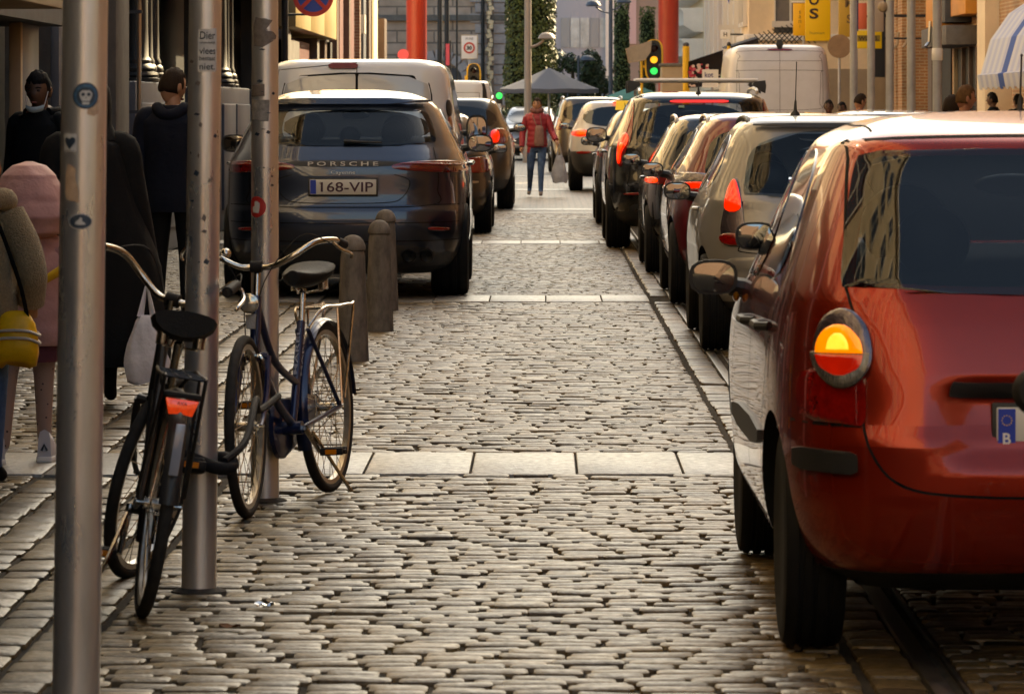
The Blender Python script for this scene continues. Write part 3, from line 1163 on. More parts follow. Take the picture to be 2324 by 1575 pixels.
# ---------------------------------------------------------------- grey SUV on the left
P_grey = paint('paint_slate_grey', (0.026, 0.036, 0.062), 0.75, 0.30)
sl = [(0.20, .78, .30, 4.6), (0.27, .90, .12, 4.85), (0.40, .965, .03, 4.9), (0.58, .985, .0, 4.92), (0.70, .985, .012, 4.9), (0.74, .985, .045, 4.88), (0.85, .982, .06, 4.8),
      (0.97, .975, .065, 4.6), (1.05, .96, .075, 4.1), (1.14, .92, .15, 3.75), (1.19, .89, .20, 3.62), (1.30, .835, .31, 3.3), (1.42, .77, .44, 2.95),
      (1.50, .72, .52, 2.7), (1.555, .665, .56, 2.5), (1.60, .57, .80, 2.3), (1.63, .45, 1.1, 2.05), (1.648, .25, 1.4, 1.9)]
suv, hs, W2 = make_car(dict(
    name='grey_suv', label='slate grey SUV seen from behind with full width light bar, beside the bollards', cat='car', loc=(-1.56, 33.9, 0), rotz=R(.4),
    group='vehicles standing on the left side', slices=sl, n=5.0, paint=P_grey, wheel=(0.375, 0.30), axles=(0.98, 3.88), plastic_z=0.36, rim=M_rimdark,
    rear_window=[(-.70, 1.20), (.70, 1.20), (.725, 1.26), (.66, 1.45), (.60, 1.492), (-.60, 1.492), (-.66, 1.45), (-.725, 1.26)],
    side_windows=[[(.95, 1.26), (1.9, 1.19), (1.95, 1.50), (1.35, 1.46)], [(2.0, 1.19), (3.25, 1.16), (2.7, 1.50), (2.05, 1.52)]],
    wiper=(.0, .30, 1.225, 1.215), mirror=(3.15, 1.20), mirror_size=(.11, .09, .075), see_through=3.9, glass=G_tint,
    windscreen=[(-.66, 1.2), (.66, 1.2), (.58, 1.48), (-.58, 1.48)], screen_glass=G_screen, seats=(1.20, 2.35, 1.45), handles=[(1.55, 1.05), (2.6, 1.05)],
    lamps=[('tail_lamp', [(.40, 1.015), (.955, .985), (.965, 1.03), (.95, 1.085), (.55, 1.085), (.36, 1.055)], M_redlens_dk, .008),
           ('rear_reflector', [(.66, .545), (.83, .54), (.83, .565), (.66, .575)], M_redlens, .006),
           ('tail_lamp_strip', [(.44, 1.052), (.94, 1.045), (.94, 1.058), (.45, 1.066)], M_redlens, .019)],
    patches=[('light_bar', 'rear', [(-.45, 1.042), (.45, 1.042), (.45, 1.088), (-.45, 1.088)], M_blackpl, .007),
             ('lower_valance', 'rear', [(-.86, .25), (.86, .25), (.80, .44), (-.80, .44)], M_blackpl, .010),
             ('spoiler_lip', 'rear', [(-.66, 1.505), (.66, 1.505), (.62, 1.545), (-.62, 1.545)], P_grey, .05)],
    seams=[('rear', [(-.70, 1.19), (-.725, 1.08), (-.74, .98), (-.735, .86), (-.70, .745), (0, .725), (.70, .745), (.735, .86), (.74, .98), (.725, 1.08), (.70, 1.19)]),
           ('rear', [(-.93, .745), (-.70, .745)]), ('rear', [(.70, .745), (.93, .745)]),
           ('rear', [(-.9, .47), (0, .455), (.9, .47)]), ('rear', [(-.9, .61), (0, .60), (.9, .61)]),
           ('rear', [(-.40, .98), (-.52, .93), (-.46, .80), (-.30, .76), (.30, .76), (.46, .80), (.52, .93), (.40, .98)])],
    side_seams=[[(1.1, 1.2), (1.3, .9), (1.45, .5)], [(2.0, 1.18), (1.98, .4)], [(3.3, 1.1), (3.25, .4)]]))
pl = number_plate(suv, 0.0, .03, .885, '168-VIP', 0.52, 0.118, colour=mat('plate_ink', (.05, .012, .03), .5))
lettering('*', (-.175, .028, .915), .022, M_plate_red, pl, 'plate_mark')
lettering('PORSCHE', (0, .052, 1.066), .034, mat('badge_silver', (.66, .65, .63), .4, .2), suv, 'badge_lettering', width=.55, bold=.012, spacing=1.5)
lettering('Cayenne', (0, .056, .995), .036, MATS['badge_silver'], suv, 'model_lettering', width=.19)
for x in (.515, .655, -.515, -.655):
    MB().lathe([(.052, 0), (.056, .01), (.056, .10), (.046, .10), (.044, .01), (.0, .06)], (x, .02, .345), (0, 1, 0), 20, caps=False).build('exhaust_tip', M_rimdark, suv)
MB().tube([(-.45, .35, .19), (.45, .35, .19)], .022, 8).build('tow_bar', M_satin, suv)

# ---------------------------------------------------------------- silver compact
P_silver = mat('paint_silver', (0.26, 0.255, 0.25), 0.42, 0.45, coat=.6, var=.06, vs=900)
sl = hatch(3.85, 1.46, .835, .93, rw=.34, rb=.09, tumble=.70)
silv, h2, W3 = make_car(dict(
    name='silver_compact', label='silver compact with tall clear and red tail lamps and a whip aerial', cat='car', loc=(1.80, 26.4, 0),
    group='cars waiting in the right queue', slices=sl, paint=P_silver, wheel=(.30, .185), axles=(.60, 3.06), plastic_z=.33,
    rear_window=[(-.56, .95), (.56, .95), (.58, 1.0), (.50, 1.36), (-.50, 1.36), (-.58, 1.0)],
    side_windows=[[(.55, 1.03), (1.42, .97), (1.46, 1.33), (1.0, 1.33), (.72, 1.24)], [(1.52, .97), (2.55, .94), (2.0, 1.33), (1.56, 1.345)]],
    see_through=3.2, glass=G_tint, seats=(.97, 1.75, .95), screen_glass=G_screen, windscreen=[(-.58, 1.02), (.58, 1.02), (.5, 1.33), (-.5, 1.33)],
    wiper=(.0, .35, .965, .96), mirror=(2.5, .95), mirror_size=(.09, .065, .06), rails=(.62, 2.1, .52, 1.425), rail_mat=M_blackpl, antenna=(-.21, 1.0, .33), handles=[(1.3, .86)],
    lamps=[('tail_lamp', [(.555, .665), (.70, .665), (.715, .78), (.645, 1.03), (.605, 1.09), (.585, .95), (.57, .78)], M_clearlens, .006),
           ('lower_red_lens', [(.555, .662), (.70, .662), (.715, .735), (.565, .735)], M_redlens, .018),
           ('brake_lens', [(.578, .865), (.693, .865), (.652, 1.02), (.61, 1.075), (.592, .98)], M_lit_red, .018)],
    patches=[('bumper_cover', 'rear', [(-.80, .50), (.80, .50), (.80, .60), (-.80, .60)], P_silver, .012), ('spoiler_lip', 'rear', [(-.5, 1.365), (.5, 1.365), (.48, 1.39), (-.48, 1.39)], M_blackpl, .03)],
    seams=[('rear', [(-.58, .93), (-.60, .68), (-.55, .62), (0, .61), (.55, .62), (.60, .68), (.58, .93)])],
    side_seams=[[(.75, .9), (.85, .6), (.95, .35)], [(1.48, .96), (1.46, .34)]]))

# ---------------------------------------------------------------- dark red hatchback
P_dred = paint('paint_dark_red', (0.13, 0.008, 0.012), 0.4, 0.3)
sl = hatch(4.15, 1.47, .88, .95, rw=.40, rb=.10, tumble=.68)
dred, h3, _ = make_car(dict(
    name='dark_red_hatchback', label='dark red hatchback with its side lamp glowing, behind the silver compact', cat='car', loc=(1.84, 32.7, 0),
    group='cars waiting in the right queue', slices=sl, paint=P_dred, wheel=(.315, .2), axles=(.70, 3.3), plastic_z=.34,
    rear_window=[(-.60, .985), (.60, .985), (.62, 1.03), (.53, 1.37), (-.53, 1.37), (-.62, 1.03)],
    side_windows=[[(.65, 1.06), (1.55, .99), (1.6, 1.34), (1.1, 1.33)], [(1.66, .99), (2.75, .965), (2.15, 1.335), (1.7, 1.35)]],
    mirror=(2.75, 1.0), handles=[(1.4, .88)], rails=(.7, 2.2, .57, 1.425),
    lamps=[('tail_lamp', [(.50, .925), (.80, .90), (.86, .95), (.84, 1.01), (.62, 1.01), (.50, .98)], M_clearlens, .006),
           ('brake_lens', [(.58, .90), (.80, .885), (.82, .935), (.58, .945)], M_lit_red, .012),
           ('lower_red_lens', [(.52, .84), (.78, .82), (.80, .89), (.54, .9)], M_redlens, .008)],
    seams=[('rear', [(-.60, .97), (-.62, .70), (0, .62), (.62, .70), (.60, .97)])], side_seams=[[(1.62, .98), (1.6, .34)]]))

# ---------------------------------------------------------------- black hatchback
P_black = paint('paint_black', (0.010, 0.010, 0.011), 0.2, 0.25)
sl = hatch(4.1, 1.45, .86, .93, rw=.42, rb=.10, tumble=.68)
blk, h4, _ = make_car(dict(
    name='black_hatchback', label='small black hatchback with short red lamp lit, ahead of the dark red car', cat='car', loc=(1.78, 39.0, 0),
    group='cars waiting in the right queue', slices=sl, paint=P_black, wheel=(.31, .2), axles=(.70, 3.25), plastic_z=.34,
    rear_window=[(-.58, .97), (.58, .97), (.60, 1.02), (.52, 1.35), (-.52, 1.35), (-.60, 1.02)],
    side_windows=[[(.65, 1.04), (1.5, .975), (1.55, 1.32), (1.1, 1.31)], [(1.6, .975), (2.7, .95), (2.1, 1.32), (1.65, 1.33)]],
    mirror=(2.7, 1.01), rails=(.7, 2.2, .56, 1.415), handles=[(1.4, .86)],
    lamps=[('tail_lamp', [(.56, .83), (.83, .80), (.855, .85), (.80, .90), (.58, .91)], M_redlens_dk, .006), ('brake_lens', [(.72, .825), (.84, .815), (.845, .865), (.74, .88)], M_lit_red_core, .014)],
    seams=[('rear', [(-.6, .95), (-.62, .68), (0, .62), (.62, .68), (.6, .95)])], side_seams=[[(1.57, .97), (1.55, .34)]]))

# ---------------------------------------------------------------- tall black SUV with roof bars
sl = [(0.24, .80, .30, 4.6), (0.32, .92, .10, 4.88), (0.50, .985, .02, 4.95), (0.68, .995, .0, 4.95), (0.85, .99, .05, 4.88), (1.0, .98, .07, 4.7), (1.08, .965, .09, 4.0),
      (1.15, .93, .13, 3.7), (1.35, .83, .24, 3.25), (1.52, .75, .34, 2.9), (1.59, .71, .37, 2.75), (1.635, .64, .45, 2.6), (1.665, .52, .8, 2.3), (1.68, .3, 1.3, 2.0)]
xc, h5, _ = make_car(dict(
    name='black_suv', label='tall black SUV with silver roof bars and tall lit angular tail lamps', cat='car', loc=(1.66, 45.8, 0),
    group='cars waiting in the right queue', slices=sl, n=5.5, paint=P_black, wheel=(.375, .26), axles=(.95, 3.93), plastic_z=.42,
    rear_window=[(-.66, 1.10), (.66, 1.10), (.675, 1.2), (.62, 1.55), (.56, 1.585), (-.56, 1.585), (-.62, 1.55), (-.675, 1.2)],
    side_windows=[[(.9, 1.22), (2.0, 1.17), (2.05, 1.54), (1.2, 1.52)], [(2.1, 1.17), (3.4, 1.15), (2.75, 1.53), (2.15, 1.55)]],
    see_through=4.1, glass=G_dark, seats=(1.2, 2.5, 1.5), screen_glass=G_screen, windscreen=[(-.66, 1.18), (.66, 1.18), (.58, 1.54), (-.58, 1.54)],
    mirror=(3.2, 1.2), mirror_size=(.12, .09, .085), rails=(.7, 2.7, .63, 1.70), antenna=(0, .62, .12), handles=[(1.6, 1.03), (2.7, 1.03)],
    lamps=[('tail_lamp', [(.675, 1.60), (.71, 1.60), (.785, 1.26), (.86, 1.13), (.875, .90), (.82, .86), (.79, 1.03), (.72, 1.14)], M_redlens, .008),
           ('lit_strip', [(.735, 1.21), (.79, 1.24), (.855, 1.13), (.865, .92), (.825, .90), (.81, 1.05), (.75, 1.12)], M_lit_red, .021),
           ('lit_core', [(.775, 1.12), (.84, 1.115), (.85, .95), (.835, .94), (.815, 1.06)], M_lit_red_core, .030),
           ('rear_reflector', [(.60, .585), (.80, .58), (.80, .605), (.60, .615)], M_redlens, .008)],
    patches=[('high_brake_lamp', 'rear', [(-.31, 1.548), (-.1, 1.548), (.1, 1.548), (.31, 1.548), (.31, 1.574), (.1, 1.574), (-.1, 1.574), (-.31, 1.574)], M_lit_red, .035),
             ('lower_valance', 'rear', [(-.9, .3), (.9, .3), (.86, .52), (-.86, .52)], M_blackpl, .01)],
    seams=[('rear', [(-.72, 1.08), (-.74, .8), (-.70, .66), (0, .64), (.70, .66), (.74, .8), (.72, 1.08)])],
    side_seams=[[(2.08, 1.15), (2.05, .4)], [(3.35, 1.1), (3.3, .4)]]))
for i, y in enumerate((1.15, 2.15)):
    b = MB()
    b.tube([(-.66, y, 1.80), (.66, y, 1.80)], .026, 10, flat=.9)
    cb = b.build('roof_bar', mat('bar_silver', (.80, .78, .74), .45, .0), xc)
    for s_ in (-1, 1):
        MB().loft([[(s_ * .62, y - .05, 1.785), (s_ * .74, y - .05, 1.80), (s_ * .74, y + .05, 1.80), (s_ * .62, y + .05, 1.785)],
                   [(s_ * .60, y - .06, 1.755), (s_ * .75, y - .06, 1.74), (s_ * .75, y + .06, 1.74), (s_ * .60, y + .06, 1.755)],
                   [(s_ * .66, y - .06, 1.70), (s_ * .74, y - .06, 1.66), (s_ * .74, y + .06, 1.66), (s_ * .66, y + .06, 1.70)]]).build('bar_foot', M_blackpl, cb, recalc=True)
lt = MB().bb(-.22, -.16, .31, .33, 1.505, 1.53).build('window_sticker', mat('pale_sticker', (.35, .5, .42), .5), xc)

# ---------------------------------------------------------------- more cars ahead in the right queue
sl = hatch(4.3, 1.5, .89, .98, rw=.40, rb=.10, tumble=.70)
tx, h6, _ = make_car(dict(
    name='black_taxi', label='black car with a small yellow roof sign, just ahead of the tall black SUV', cat='car', loc=(1.56, 55.6, 0),
    group='cars waiting in the right queue', slices=sl, paint=P_black, wheel=(.33, .21), axles=(.78, 3.5), plastic_z=.36,
    rear_window=[(-.62, 1.02), (.62, 1.02), (.55, 1.39), (-.55, 1.39)], side_windows=[[(.8, 1.06), (1.8, 1.02), (1.8, 1.36), (1.2, 1.36)], [(1.85, 1.02), (2.9, 1.0), (2.25, 1.36), (1.9, 1.37)]],
    mirror=(2.7, 1.06), handles=[(1.5, .9)], lamps=[('tail_lamp', [(.56, .88), (.86, .86), (.86, .96), (.58, .97)], M_redlens_dk, .006)]))
ts = MB().loft([[(-.60, 1.9, 1.475), (-.42, 1.9, 1.475), (-.42, 2.06, 1.475), (-.60, 2.06, 1.475)], [(-.585, 1.93, 1.60), (-.435, 1.93, 1.60), (-.435, 2.03, 1.60), (-.585, 2.03, 1.60)]]).build(
    'roof_sign', mat('taxi_sign_yellow', (.75, .50, .02), .35, emit=.12, ecol=(1, .6, .05)), tx, recalc=True)
lettering('1', (-.475, 1.912, 1.54), .06, M_black_print, ts, 'sign_lettering')

P_white = paint('paint_white', (0.52, 0.50, 0.47), 0.0, 0.3)
sl = hatch(4.37, 1.64, .955, 1.08, rw=.38, rb=.10, tumble=.70, zb=.26, hood=.95)
rr, h7, _ = make_car(dict(
    name='white_suv', label='white SUV with black roof pillars and lit square tail lamps, behind the walking woman', cat='car', loc=(1.42, 78.2, 0),
    group='cars waiting in the right queue', slices=sl, paint=P_white, wheel=(.37, .25), axles=(.84, 3.5), plastic_z=.72,
    rear_window=[(-.74, 1.16), (.74, 1.16), (.64, 1.53), (-.64, 1.53)],
    side_windows=[[(.55, 1.2), (1.7, 1.16), (1.75, 1.5), (1.0, 1.5)], [(1.78, 1.16), (2.95, 1.12), (2.2, 1.5), (1.8, 1.51)]],
    mirror=(2.8, 1.17), mirror_mat=M_blackpl, lamps=[('tail_lamp', [(.52, 1.0), (.90, .98), (.90, 1.10), (.56, 1.11)], M_lit_red, .008), ('lit_core', [(.58, 1.02), (.80, 1.01), (.80, 1.08), (.60, 1.09)], M_lit_red_core, .022),
                                                    ('rear_reflector', [(.55, .68), (.82, .67), (.82, .73), (.55, .735)], M_redlens, .006)],
    patches=[('high_brake_lamp', 'rear', [(-.16, 1.545), (.16, 1.545), (.16, 1.59), (-.16, 1.59)], M_lit_red_core, .05)]))
P_taupe = paint('paint_taupe', (0.10, 0.09, 0.08), 0.6, 0.3)
sl = hatch(4.6, 1.76, .94, 1.1, rw=.35, rb=.10, tumble=.74, zb=.26, hood=.95)
make_car(dict(name='taupe_suv', label='grey brown SUV farthest in the right queue, ahead of the white SUV', cat='car', loc=(1.15, 98.0, 0), rotz=R(1.5),
              group='cars waiting in the right queue', slices=sl, paint=P_taupe, wheel=(.36, .24), axles=(.85, 3.6), plastic_z=.45, rails=(.6, 2.4, .66, 1.75),
              rear_window=[(-.72, 1.18), (.72, 1.18), (.64, 1.62), (-.64, 1.62)], side_windows=[[(.5, 1.22), (1.7, 1.18), (1.75, 1.6), (.9, 1.6)], [(1.8, 1.18), (3.0, 1.15), (2.3, 1.6), (1.85, 1.61)]],
              mirror=(2.9, 1.2), lamps=[('tail_lamp', [(.7, 1.0), (.9, 1.0), (.9, 1.3), (.74, 1.3)], M_redlens, .008)]))

# ---------------------------------------------------------------- left side, ahead of the grey SUV
P_van = paint('paint_van_white', (0.78, 0.81, 0.84), 0.0, 0.35)
sl = [(.22, .86, .15, 4.9), (.32, .95, .03, 5.05), (.55, .985, .0, 5.1), (.85, .985, .03, 5.0), (1.02, .975, .04, 4.75), (1.1, .965, .05, 4.1), (1.25, .945, .07, 3.95), (1.55, .90, .10, 3.65),
      (1.80, .86, .13, 3.4), (1.88, .83, .15, 3.3), (1.935, .76, .2, 3.15), (1.965, .6, .45, 2.9), (1.975, .3, 1.0, 2.3)]
M_sky_white = mat('van_window_sky_white', (0.50, 0.52, 0.54), 0.12, coat=1.0)  # white sky reflection is put into the pale window colour
van, hv, _ = make_car(dict(
    name='white_van', label='white panel van with pale rear windows, towering behind the grey SUV', cat='van', loc=(-1.76, 41.0, 0),
    group='vehicles standing on the left side', slices=sl, n=9, paint=P_van, wheel=(.34, .22), axles=(.95, 4.1), plastic_z=.34,
    side_windows=[[(3.0, 1.2), (3.9, 1.16), (3.55, 1.62), (3.0, 1.66)]], mirror=(3.75, 1.28), mirror_size=(.11, .1, .15), mirror_w=.95, handle_mat=M_blackpl,
    lamps=[('tail_lamp', [(.86, .95), (.94, .95), (.90, 1.42), (.84, 1.42)], M_redlens, .008), ('lamp_cap', [(.84, 1.42), (.895, 1.42), (.875, 1.58), (.83, 1.58)], M_blackpl, .009)],
    patches=[('rear_window', 'rear', [(-.71, 1.18), (-.3, 1.18), (-.012, 1.18), (-.012, 1.20), (-.012, 1.5), (-.012, 1.80), (-.012, 1.82), (-.05, 1.82), (-.3, 1.812), (-.62, 1.785), (-.69, 1.70), (-.70, 1.5)], M_sky_white, .006),
             ('rear_window', 'rear', [(.012, 1.18), (.3, 1.18), (.71, 1.18), (.70, 1.5), (.69, 1.70), (.62, 1.785), (.3, 1.812), (.05, 1.82), (.012, 1.82), (.012, 1.80), (.012, 1.5), (.012, 1.20)], M_sky_white, .006),
             ('high_brake_lamp', 'rear', [(-.27, 1.868), (-.1, 1.868), (.01, 1.868), (.01, 1.915), (-.1, 1.915), (-.27, 1.915)], mat('unlit_brake_red', (.16, .004, .006), .35), .02),
             ('window_surround', 'rear', [(-.73, 1.14), (.73, 1.14), (.72, 1.5), (.708, 1.71), (.63, 1.80), (.3, 1.832), (0, 1.838), (-.3, 1.832), (-.63, 1.80), (-.708, 1.71), (-.72, 1.5)], M_gap, .002)],
    seams=[('rear', [(0, .5), (0, 1.94)]), ('rear', [(-.79, .5), (-.79, 1.6), (-.74, 1.86), (0, 1.93)])],
    side_seams=[[(2.9, .4), (2.9, 1.75)], [(1.5, .4), (1.5, 1.75)], [(.5, 1.1), (2.9, 1.1)]]))

P_black2 = paint('paint_black_blue', (0.014, 0.015, 0.018), 0.3, 0.28)
sl = hatch(4.2, 1.46, .89, .94, rw=.45, rb=.10, tumble=.68)
lb, h8, _ = make_car(dict(
    name='black_saloon', label='low black car with a big dark red tail lamp, showing past the white van', cat='car', loc=(-1.49, 51.4, 0),
    group='vehicles standing on the left side', slices=sl, paint=P_black2, wheel=(.32, .21), axles=(.78, 3.4), plastic_z=.36,
    rear_window=[(-.6, .98), (.6, .98), (.53, 1.35), (-.53, 1.35)], side_windows=[[(.75, 1.02), (1.7, .98), (1.75, 1.32), (1.2, 1.31)], [(1.8, .98), (2.8, .96), (2.2, 1.32), (1.85, 1.33)]],
    mirror=(2.7, 1.0), lamps=[('tail_lamp', [(.50, .74), (.87, .72), (.875, .84), (.80, .93), (.52, .90)], M_redlens, .008)],
    patches=[('bumper_trim', 'rear', [(-.85, .60), (.85, .60), (.85, .65), (-.85, .65)], M_satin, .012)]))
P_green = paint('paint_green_grey', (0.05, 0.048, 0.042), 0.6, 0.3)
sl = hatch(4.6, 1.66, .95, 1.1, rw=.40, rb=.10, tumble=.72, zb=.26, hood=.95)
make_car(dict(name='bronze_suv', label='dark bronze SUV with a square orange red tail lamp lit, beyond the white van', cat='car', loc=(-1.37, 63.6, 0),
              group='vehicles standing on the left side', slices=sl, paint=P_green, wheel=(.37, .25), axles=(.9, 3.7), plastic_z=.45, rails=(.6, 2.4, .62, 1.66),
              rear_window=[(-.72, 1.18), (.72, 1.18), (.64, 1.53), (-.64, 1.53)], side_windows=[[(.6, 1.22), (1.8, 1.18), (1.85, 1.5), (1.0, 1.5)], [(1.9, 1.18), (3.1, 1.15), (2.4, 1.5), (1.95, 1.51)]],
              mirror=(3.0, 1.2), handles=[(1.6, 1.0)], lamps=[('tail_lamp', [(.56, .96), (.86, .96), (.86, 1.2), (.58, 1.2)], M_redlens, .008), ('brake_lens', [(.60, .99), (.72, .99), (.72, 1.17), (.60, 1.17)], M_lit_red, .022)]))
sl = [(.25, .8, .15, 5.2), (.4, .97, .0, 5.4), (.9, .99, .02, 5.3), (1.1, .985, .03, 4.8), (1.2, .98, .04, 4.5), (1.7, .94, .07, 4.1), (1.95, .91, .09, 3.9), (2.02, .86, .15, 3.7), (2.045, .5, .6, 3.2)]
make_car(dict(name='pale_van', label='pale blue white van with a ribbed rear, far along the left side', cat='van', loc=(-1.95, 84.0, 0), group='vehicles standing on the left side', slices=sl, n=10, paint=P_van,
              wheel=(.34, .22), axles=(.9, 4.2), plastic_z=.4, lamps=[('tail_lamp', [(.88, 1.0), (.96, 1.0), (.94, 1.3), (.88, 1.3)], M_redlens, .006)],
              patches=[('side_dark_strip', 'right', [(.08, .9), (.16, .9), (.2, 1.98), (.12, 1.98)], M_blackpl, .006)], seams=[('rear', [(0, .5), (0, 1.95)]), ('rear', [(-.75, 1.2), (-.72, 1.80), (.72, 1.80), (.75, 1.2)])]))  # side strip is a near-black band by the right rear edge
P_sil2 = paint('paint_silver_two', (0.34, 0.33, 0.32), 0.5, 0.3)
sl = hatch(4.3, 1.56, .88, 1.0, rw=.40, rb=.10, tumble=.70)
onc, ho, _ = make_car(dict(name='oncoming_car', label='silver car facing the camera with dark bonnet, behind the walking woman', cat='car', loc=(-.35, 129.5, 0), rotz=math.pi, slices=sl,
                           paint=P_sil2, wheel=(.32, .21), axles=(.78, 3.45), plastic_z=.36, windscreen=[(-.72, 1.04), (.72, 1.04), (.60, 1.44), (-.60, 1.44)],
                           rear_window=[(-.6, 1.05), (.6, 1.05), (.55, 1.42), (-.55, 1.42)], mirror=(2.9, 1.05), mirror_mat=M_blackpl,
                           patches=[('bonnet', 'front', [(-.72, .80), (.72, .80), (.74, .99), (-.74, .99)], P_black2, .01), ('grille', 'front', [(-.5, .42), (.5, .42), (.45, .68), (-.45, .68)], M_blackpl, .01),
                                    ('headlamp', 'front', [(.52, .68), (.82, .70), (.78, .80), (.52, .78)], M_clearlens, .012), ('headlamp', 'front', [(-.82, .70), (-.52, .68), (-.52, .78), (-.78, .80)], M_clearlens, .012)]))
# ---------------------------------------------------------------- high white van parked on the right
sl = [(.25, .86, .15, 5.6), (.4, .97, .02, 5.8), (.8, .99, .0, 5.8), (1.3, .99, .03, 5.5), (1.5, .985, .04, 4.9), (1.9, .965, .06, 4.6), (2.3, .93, .09, 4.4), (2.5, .90, .12, 4.3),
      (2.62, .84, .18, 4.1), (2.675, .72, .35, 3.8), (2.70, .4, .9, 3.2)]
hv2, hh, _ = make_car(dict(name='high_van', label='high roofed white delivery van seen from behind, parked on the right', cat='van', loc=(4.42, 81.0, 0), slices=sl, n=11, paint=mat('van_white_matte', (.60, .59, .61), .4, coat=.5, var=.06, vs=3),
                           wheel=(.35, .22), axles=(1.1, 4.6), plastic_z=.4, lamps=[('tail_lamp', [(.88, .9), (.96, .9), (.95, 1.3), (.88, 1.3)], M_redlens, .006)],
                           patches=[('high_brake_lamp', 'rear', [(-.26, 2.565), (.26, 2.565), (.2, 2.60), (-.2, 2.60)], M_redlens_dk, .02)],
                           seams=[('rear', [(0, .5), (0, 2.56)]), ('rear', [(-.80, .6), (-.80, 2.2), (-.74, 2.46), (-.70, 2.56), (.70, 2.56), (.74, 2.46), (.80, 2.2), (.80, .6)]),
                                  ('rear', [(-.78, 2.38), (.78, 2.38)]), ('rear', [(-.74, 1.62), (-.76, 2.14), (-.70, 2.20), (.70, 2.20), (.76, 2.14), (.74, 1.62), (.68, 1.48), (-.68, 1.48), (-.74, 1.62)])]))
MB().loft([[(-.03, .14, 2.60), (.03, .14, 2.60), (.03, .2, 2.60), (-.03, .2, 2.60)], [(-.07, .12, 2.69), (.07, .12, 2.69), (.07, .22, 2.69), (-.07, .22, 2.69)], [(-.04, .14, 2.78), (.04, .14, 2.78), (.04, .2, 2.78), (-.04, .2, 2.78)]]).build('roof_camera', M_blackpl, hv2, recalc=True)
# parked car peeping over the red roof
sl = hatch(4.2, 1.44, .87, .94, rw=.45, rb=.10, tumble=.66)
make_car(dict(name='mauve_car', label='dull mauve car roof just showing above the red hatchback roof', cat='car', loc=(3.5, 43.0, .045), slices=sl, paint=paint('paint_mauve', (.09, .07, .09), .5, .3), wheel=(.31, .2),
              axles=(.75, 3.35), rear_window=[(-.6, 1.0), (.6, 1.0), (.53, 1.38), (-.53, 1.38)], lamps=[('tail_lamp', [(.55, .8), (.84, .8), (.84, .95), (.58, .95)], M_redlens, .006)]))
# ================================================================== BUILDINGS
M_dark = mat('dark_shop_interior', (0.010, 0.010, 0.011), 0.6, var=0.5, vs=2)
M_bluegrey = mat('blue_grey_panel', (0.070, 0.080, 0.105), 0.5, var=0.15, vs=3, bump=.1)
M_greyst = mat('grey_stone', (0.14, 0.13, 0.12), 0.8, var=0.22, vs=4, bump=.25, bs=30)
M_greydk = mat('grey_trim_dark', (0.075, 0.075, 0.08), 0.6, var=0.2, vs=5)
M_iron = mat('black_iron', (0.012, 0.012, 0.013), 0.55, 0.0, bump=.1, bs=80)
M_beige = mat('beige_fascia', (0.36, 0.28, 0.19), 0.6, var=0.1, vs=2)
M_cream = mat('cream_render', (0.78, 0.62, 0.42), 0.8, var=0.1, vs=1.2, bump=.15, bs=20)
M_cream2 = mat('pale_render', (0.76, 0.72, 0.66), 0.8, var=0.08, vs=1.5)
M_yellowbox = mat('yellow_fascia', (0.34, 0.25, 0.10), 0.5, var=0.12, vs=3)
M_maroon = mat('maroon_paint', (0.10, 0.022, 0.022), 0.55, var=0.25, vs=4)
M_brown = mat('brown_frame', (0.085, 0.05, 0.035), 0.5, var=0.2, vs=5)
M_winframe = mat('window_frame_white', (0.62, 0.58, 0.52), 0.5)
M_pane = mat('window_pane', (0.02, 0.024, 0.028), 0.05, ior=1.6)
M_pane_pale = mat('window_pane_pale', (0.50, 0.53, 0.52), 0.15, var=0.25, vs=1.5)  # pale grey-green pane colour with random blotches
M_brick_l = brick_mat('brick_warm', (0.34, 0.165, 0.065), (0.42, 0.21, 0.09), (0.48, 0.34, 0.20))
M_brick_d = brick_mat('brick_brown', (0.12, 0.055, 0.035), (0.17, 0.08, 0.05), (0.20, 0.15, 0.11))
M_orange = mat('orange_shop_panel', (0.62, 0.25, 0.03), 0.45, var=0.12, vs=4)
M_roofslate = mat('slate_roof', (0.08, 0.08, 0.085), 0.7)


def face_box(face, plane, a0, a1, d0, d1, z0, z1, b=None):
    """box on a facade: a along it, d outwards from its plane. E faces +x, W faces -x, S faces -y"""
    b = b or MB()
    if face == 'E':
        return b.bb(plane + d0, plane + d1, a0, a1, z0, z1)
    if face == 'W':
        return b.bb(plane - d1, plane - d0, a0, a1, z0, z1)
    return b.bb(a0, a1, plane - d1, plane - d0, z0, z1)


def add_windows(root, face, plane, cs, zs, w_, h_, fm=M_winframe, pm=M_pane, bar=True):
    proto = None
    for z in zs:
        for c in cs:
            off = Vector((plane, c, z)) if face in 'EW' else Vector((c, plane, z))
            if proto is None:
                b = MB()
                for (a0, a1, z0, z1) in ((-w_ / 2 - .08, -w_ / 2, -h_ / 2, h_ / 2), (w_ / 2, w_ / 2 + .08, -h_ / 2, h_ / 2), (-w_ / 2 - .08, w_ / 2 + .08, h_ / 2, h_ / 2 + .1), (-w_ / 2 - .14, w_ / 2 + .14, -h_ / 2 - .1, -h_ / 2)):
                    face_box(face, 0, a0, a1, 0, .10, z0, z1, b)
                if bar:
                    face_box(face, 0, -.025, .025, 0, .05, -h_ / 2, h_ / 2, b)
                    face_box(face, 0, -w_ / 2, w_ / 2, 0, .045, h_ * .2, h_ * .2 + .05, b)
                proto = b.build('window', fm, root, smooth=False)
                face_box(face, 0, -w_ / 2, w_ / 2, 0, .02, -h_ / 2, h_ / 2).build('pane', pm, proto, smooth=False)
                proto.location = off
            else:
                c_ = copy_tree(proto, root)
                c_.location = off


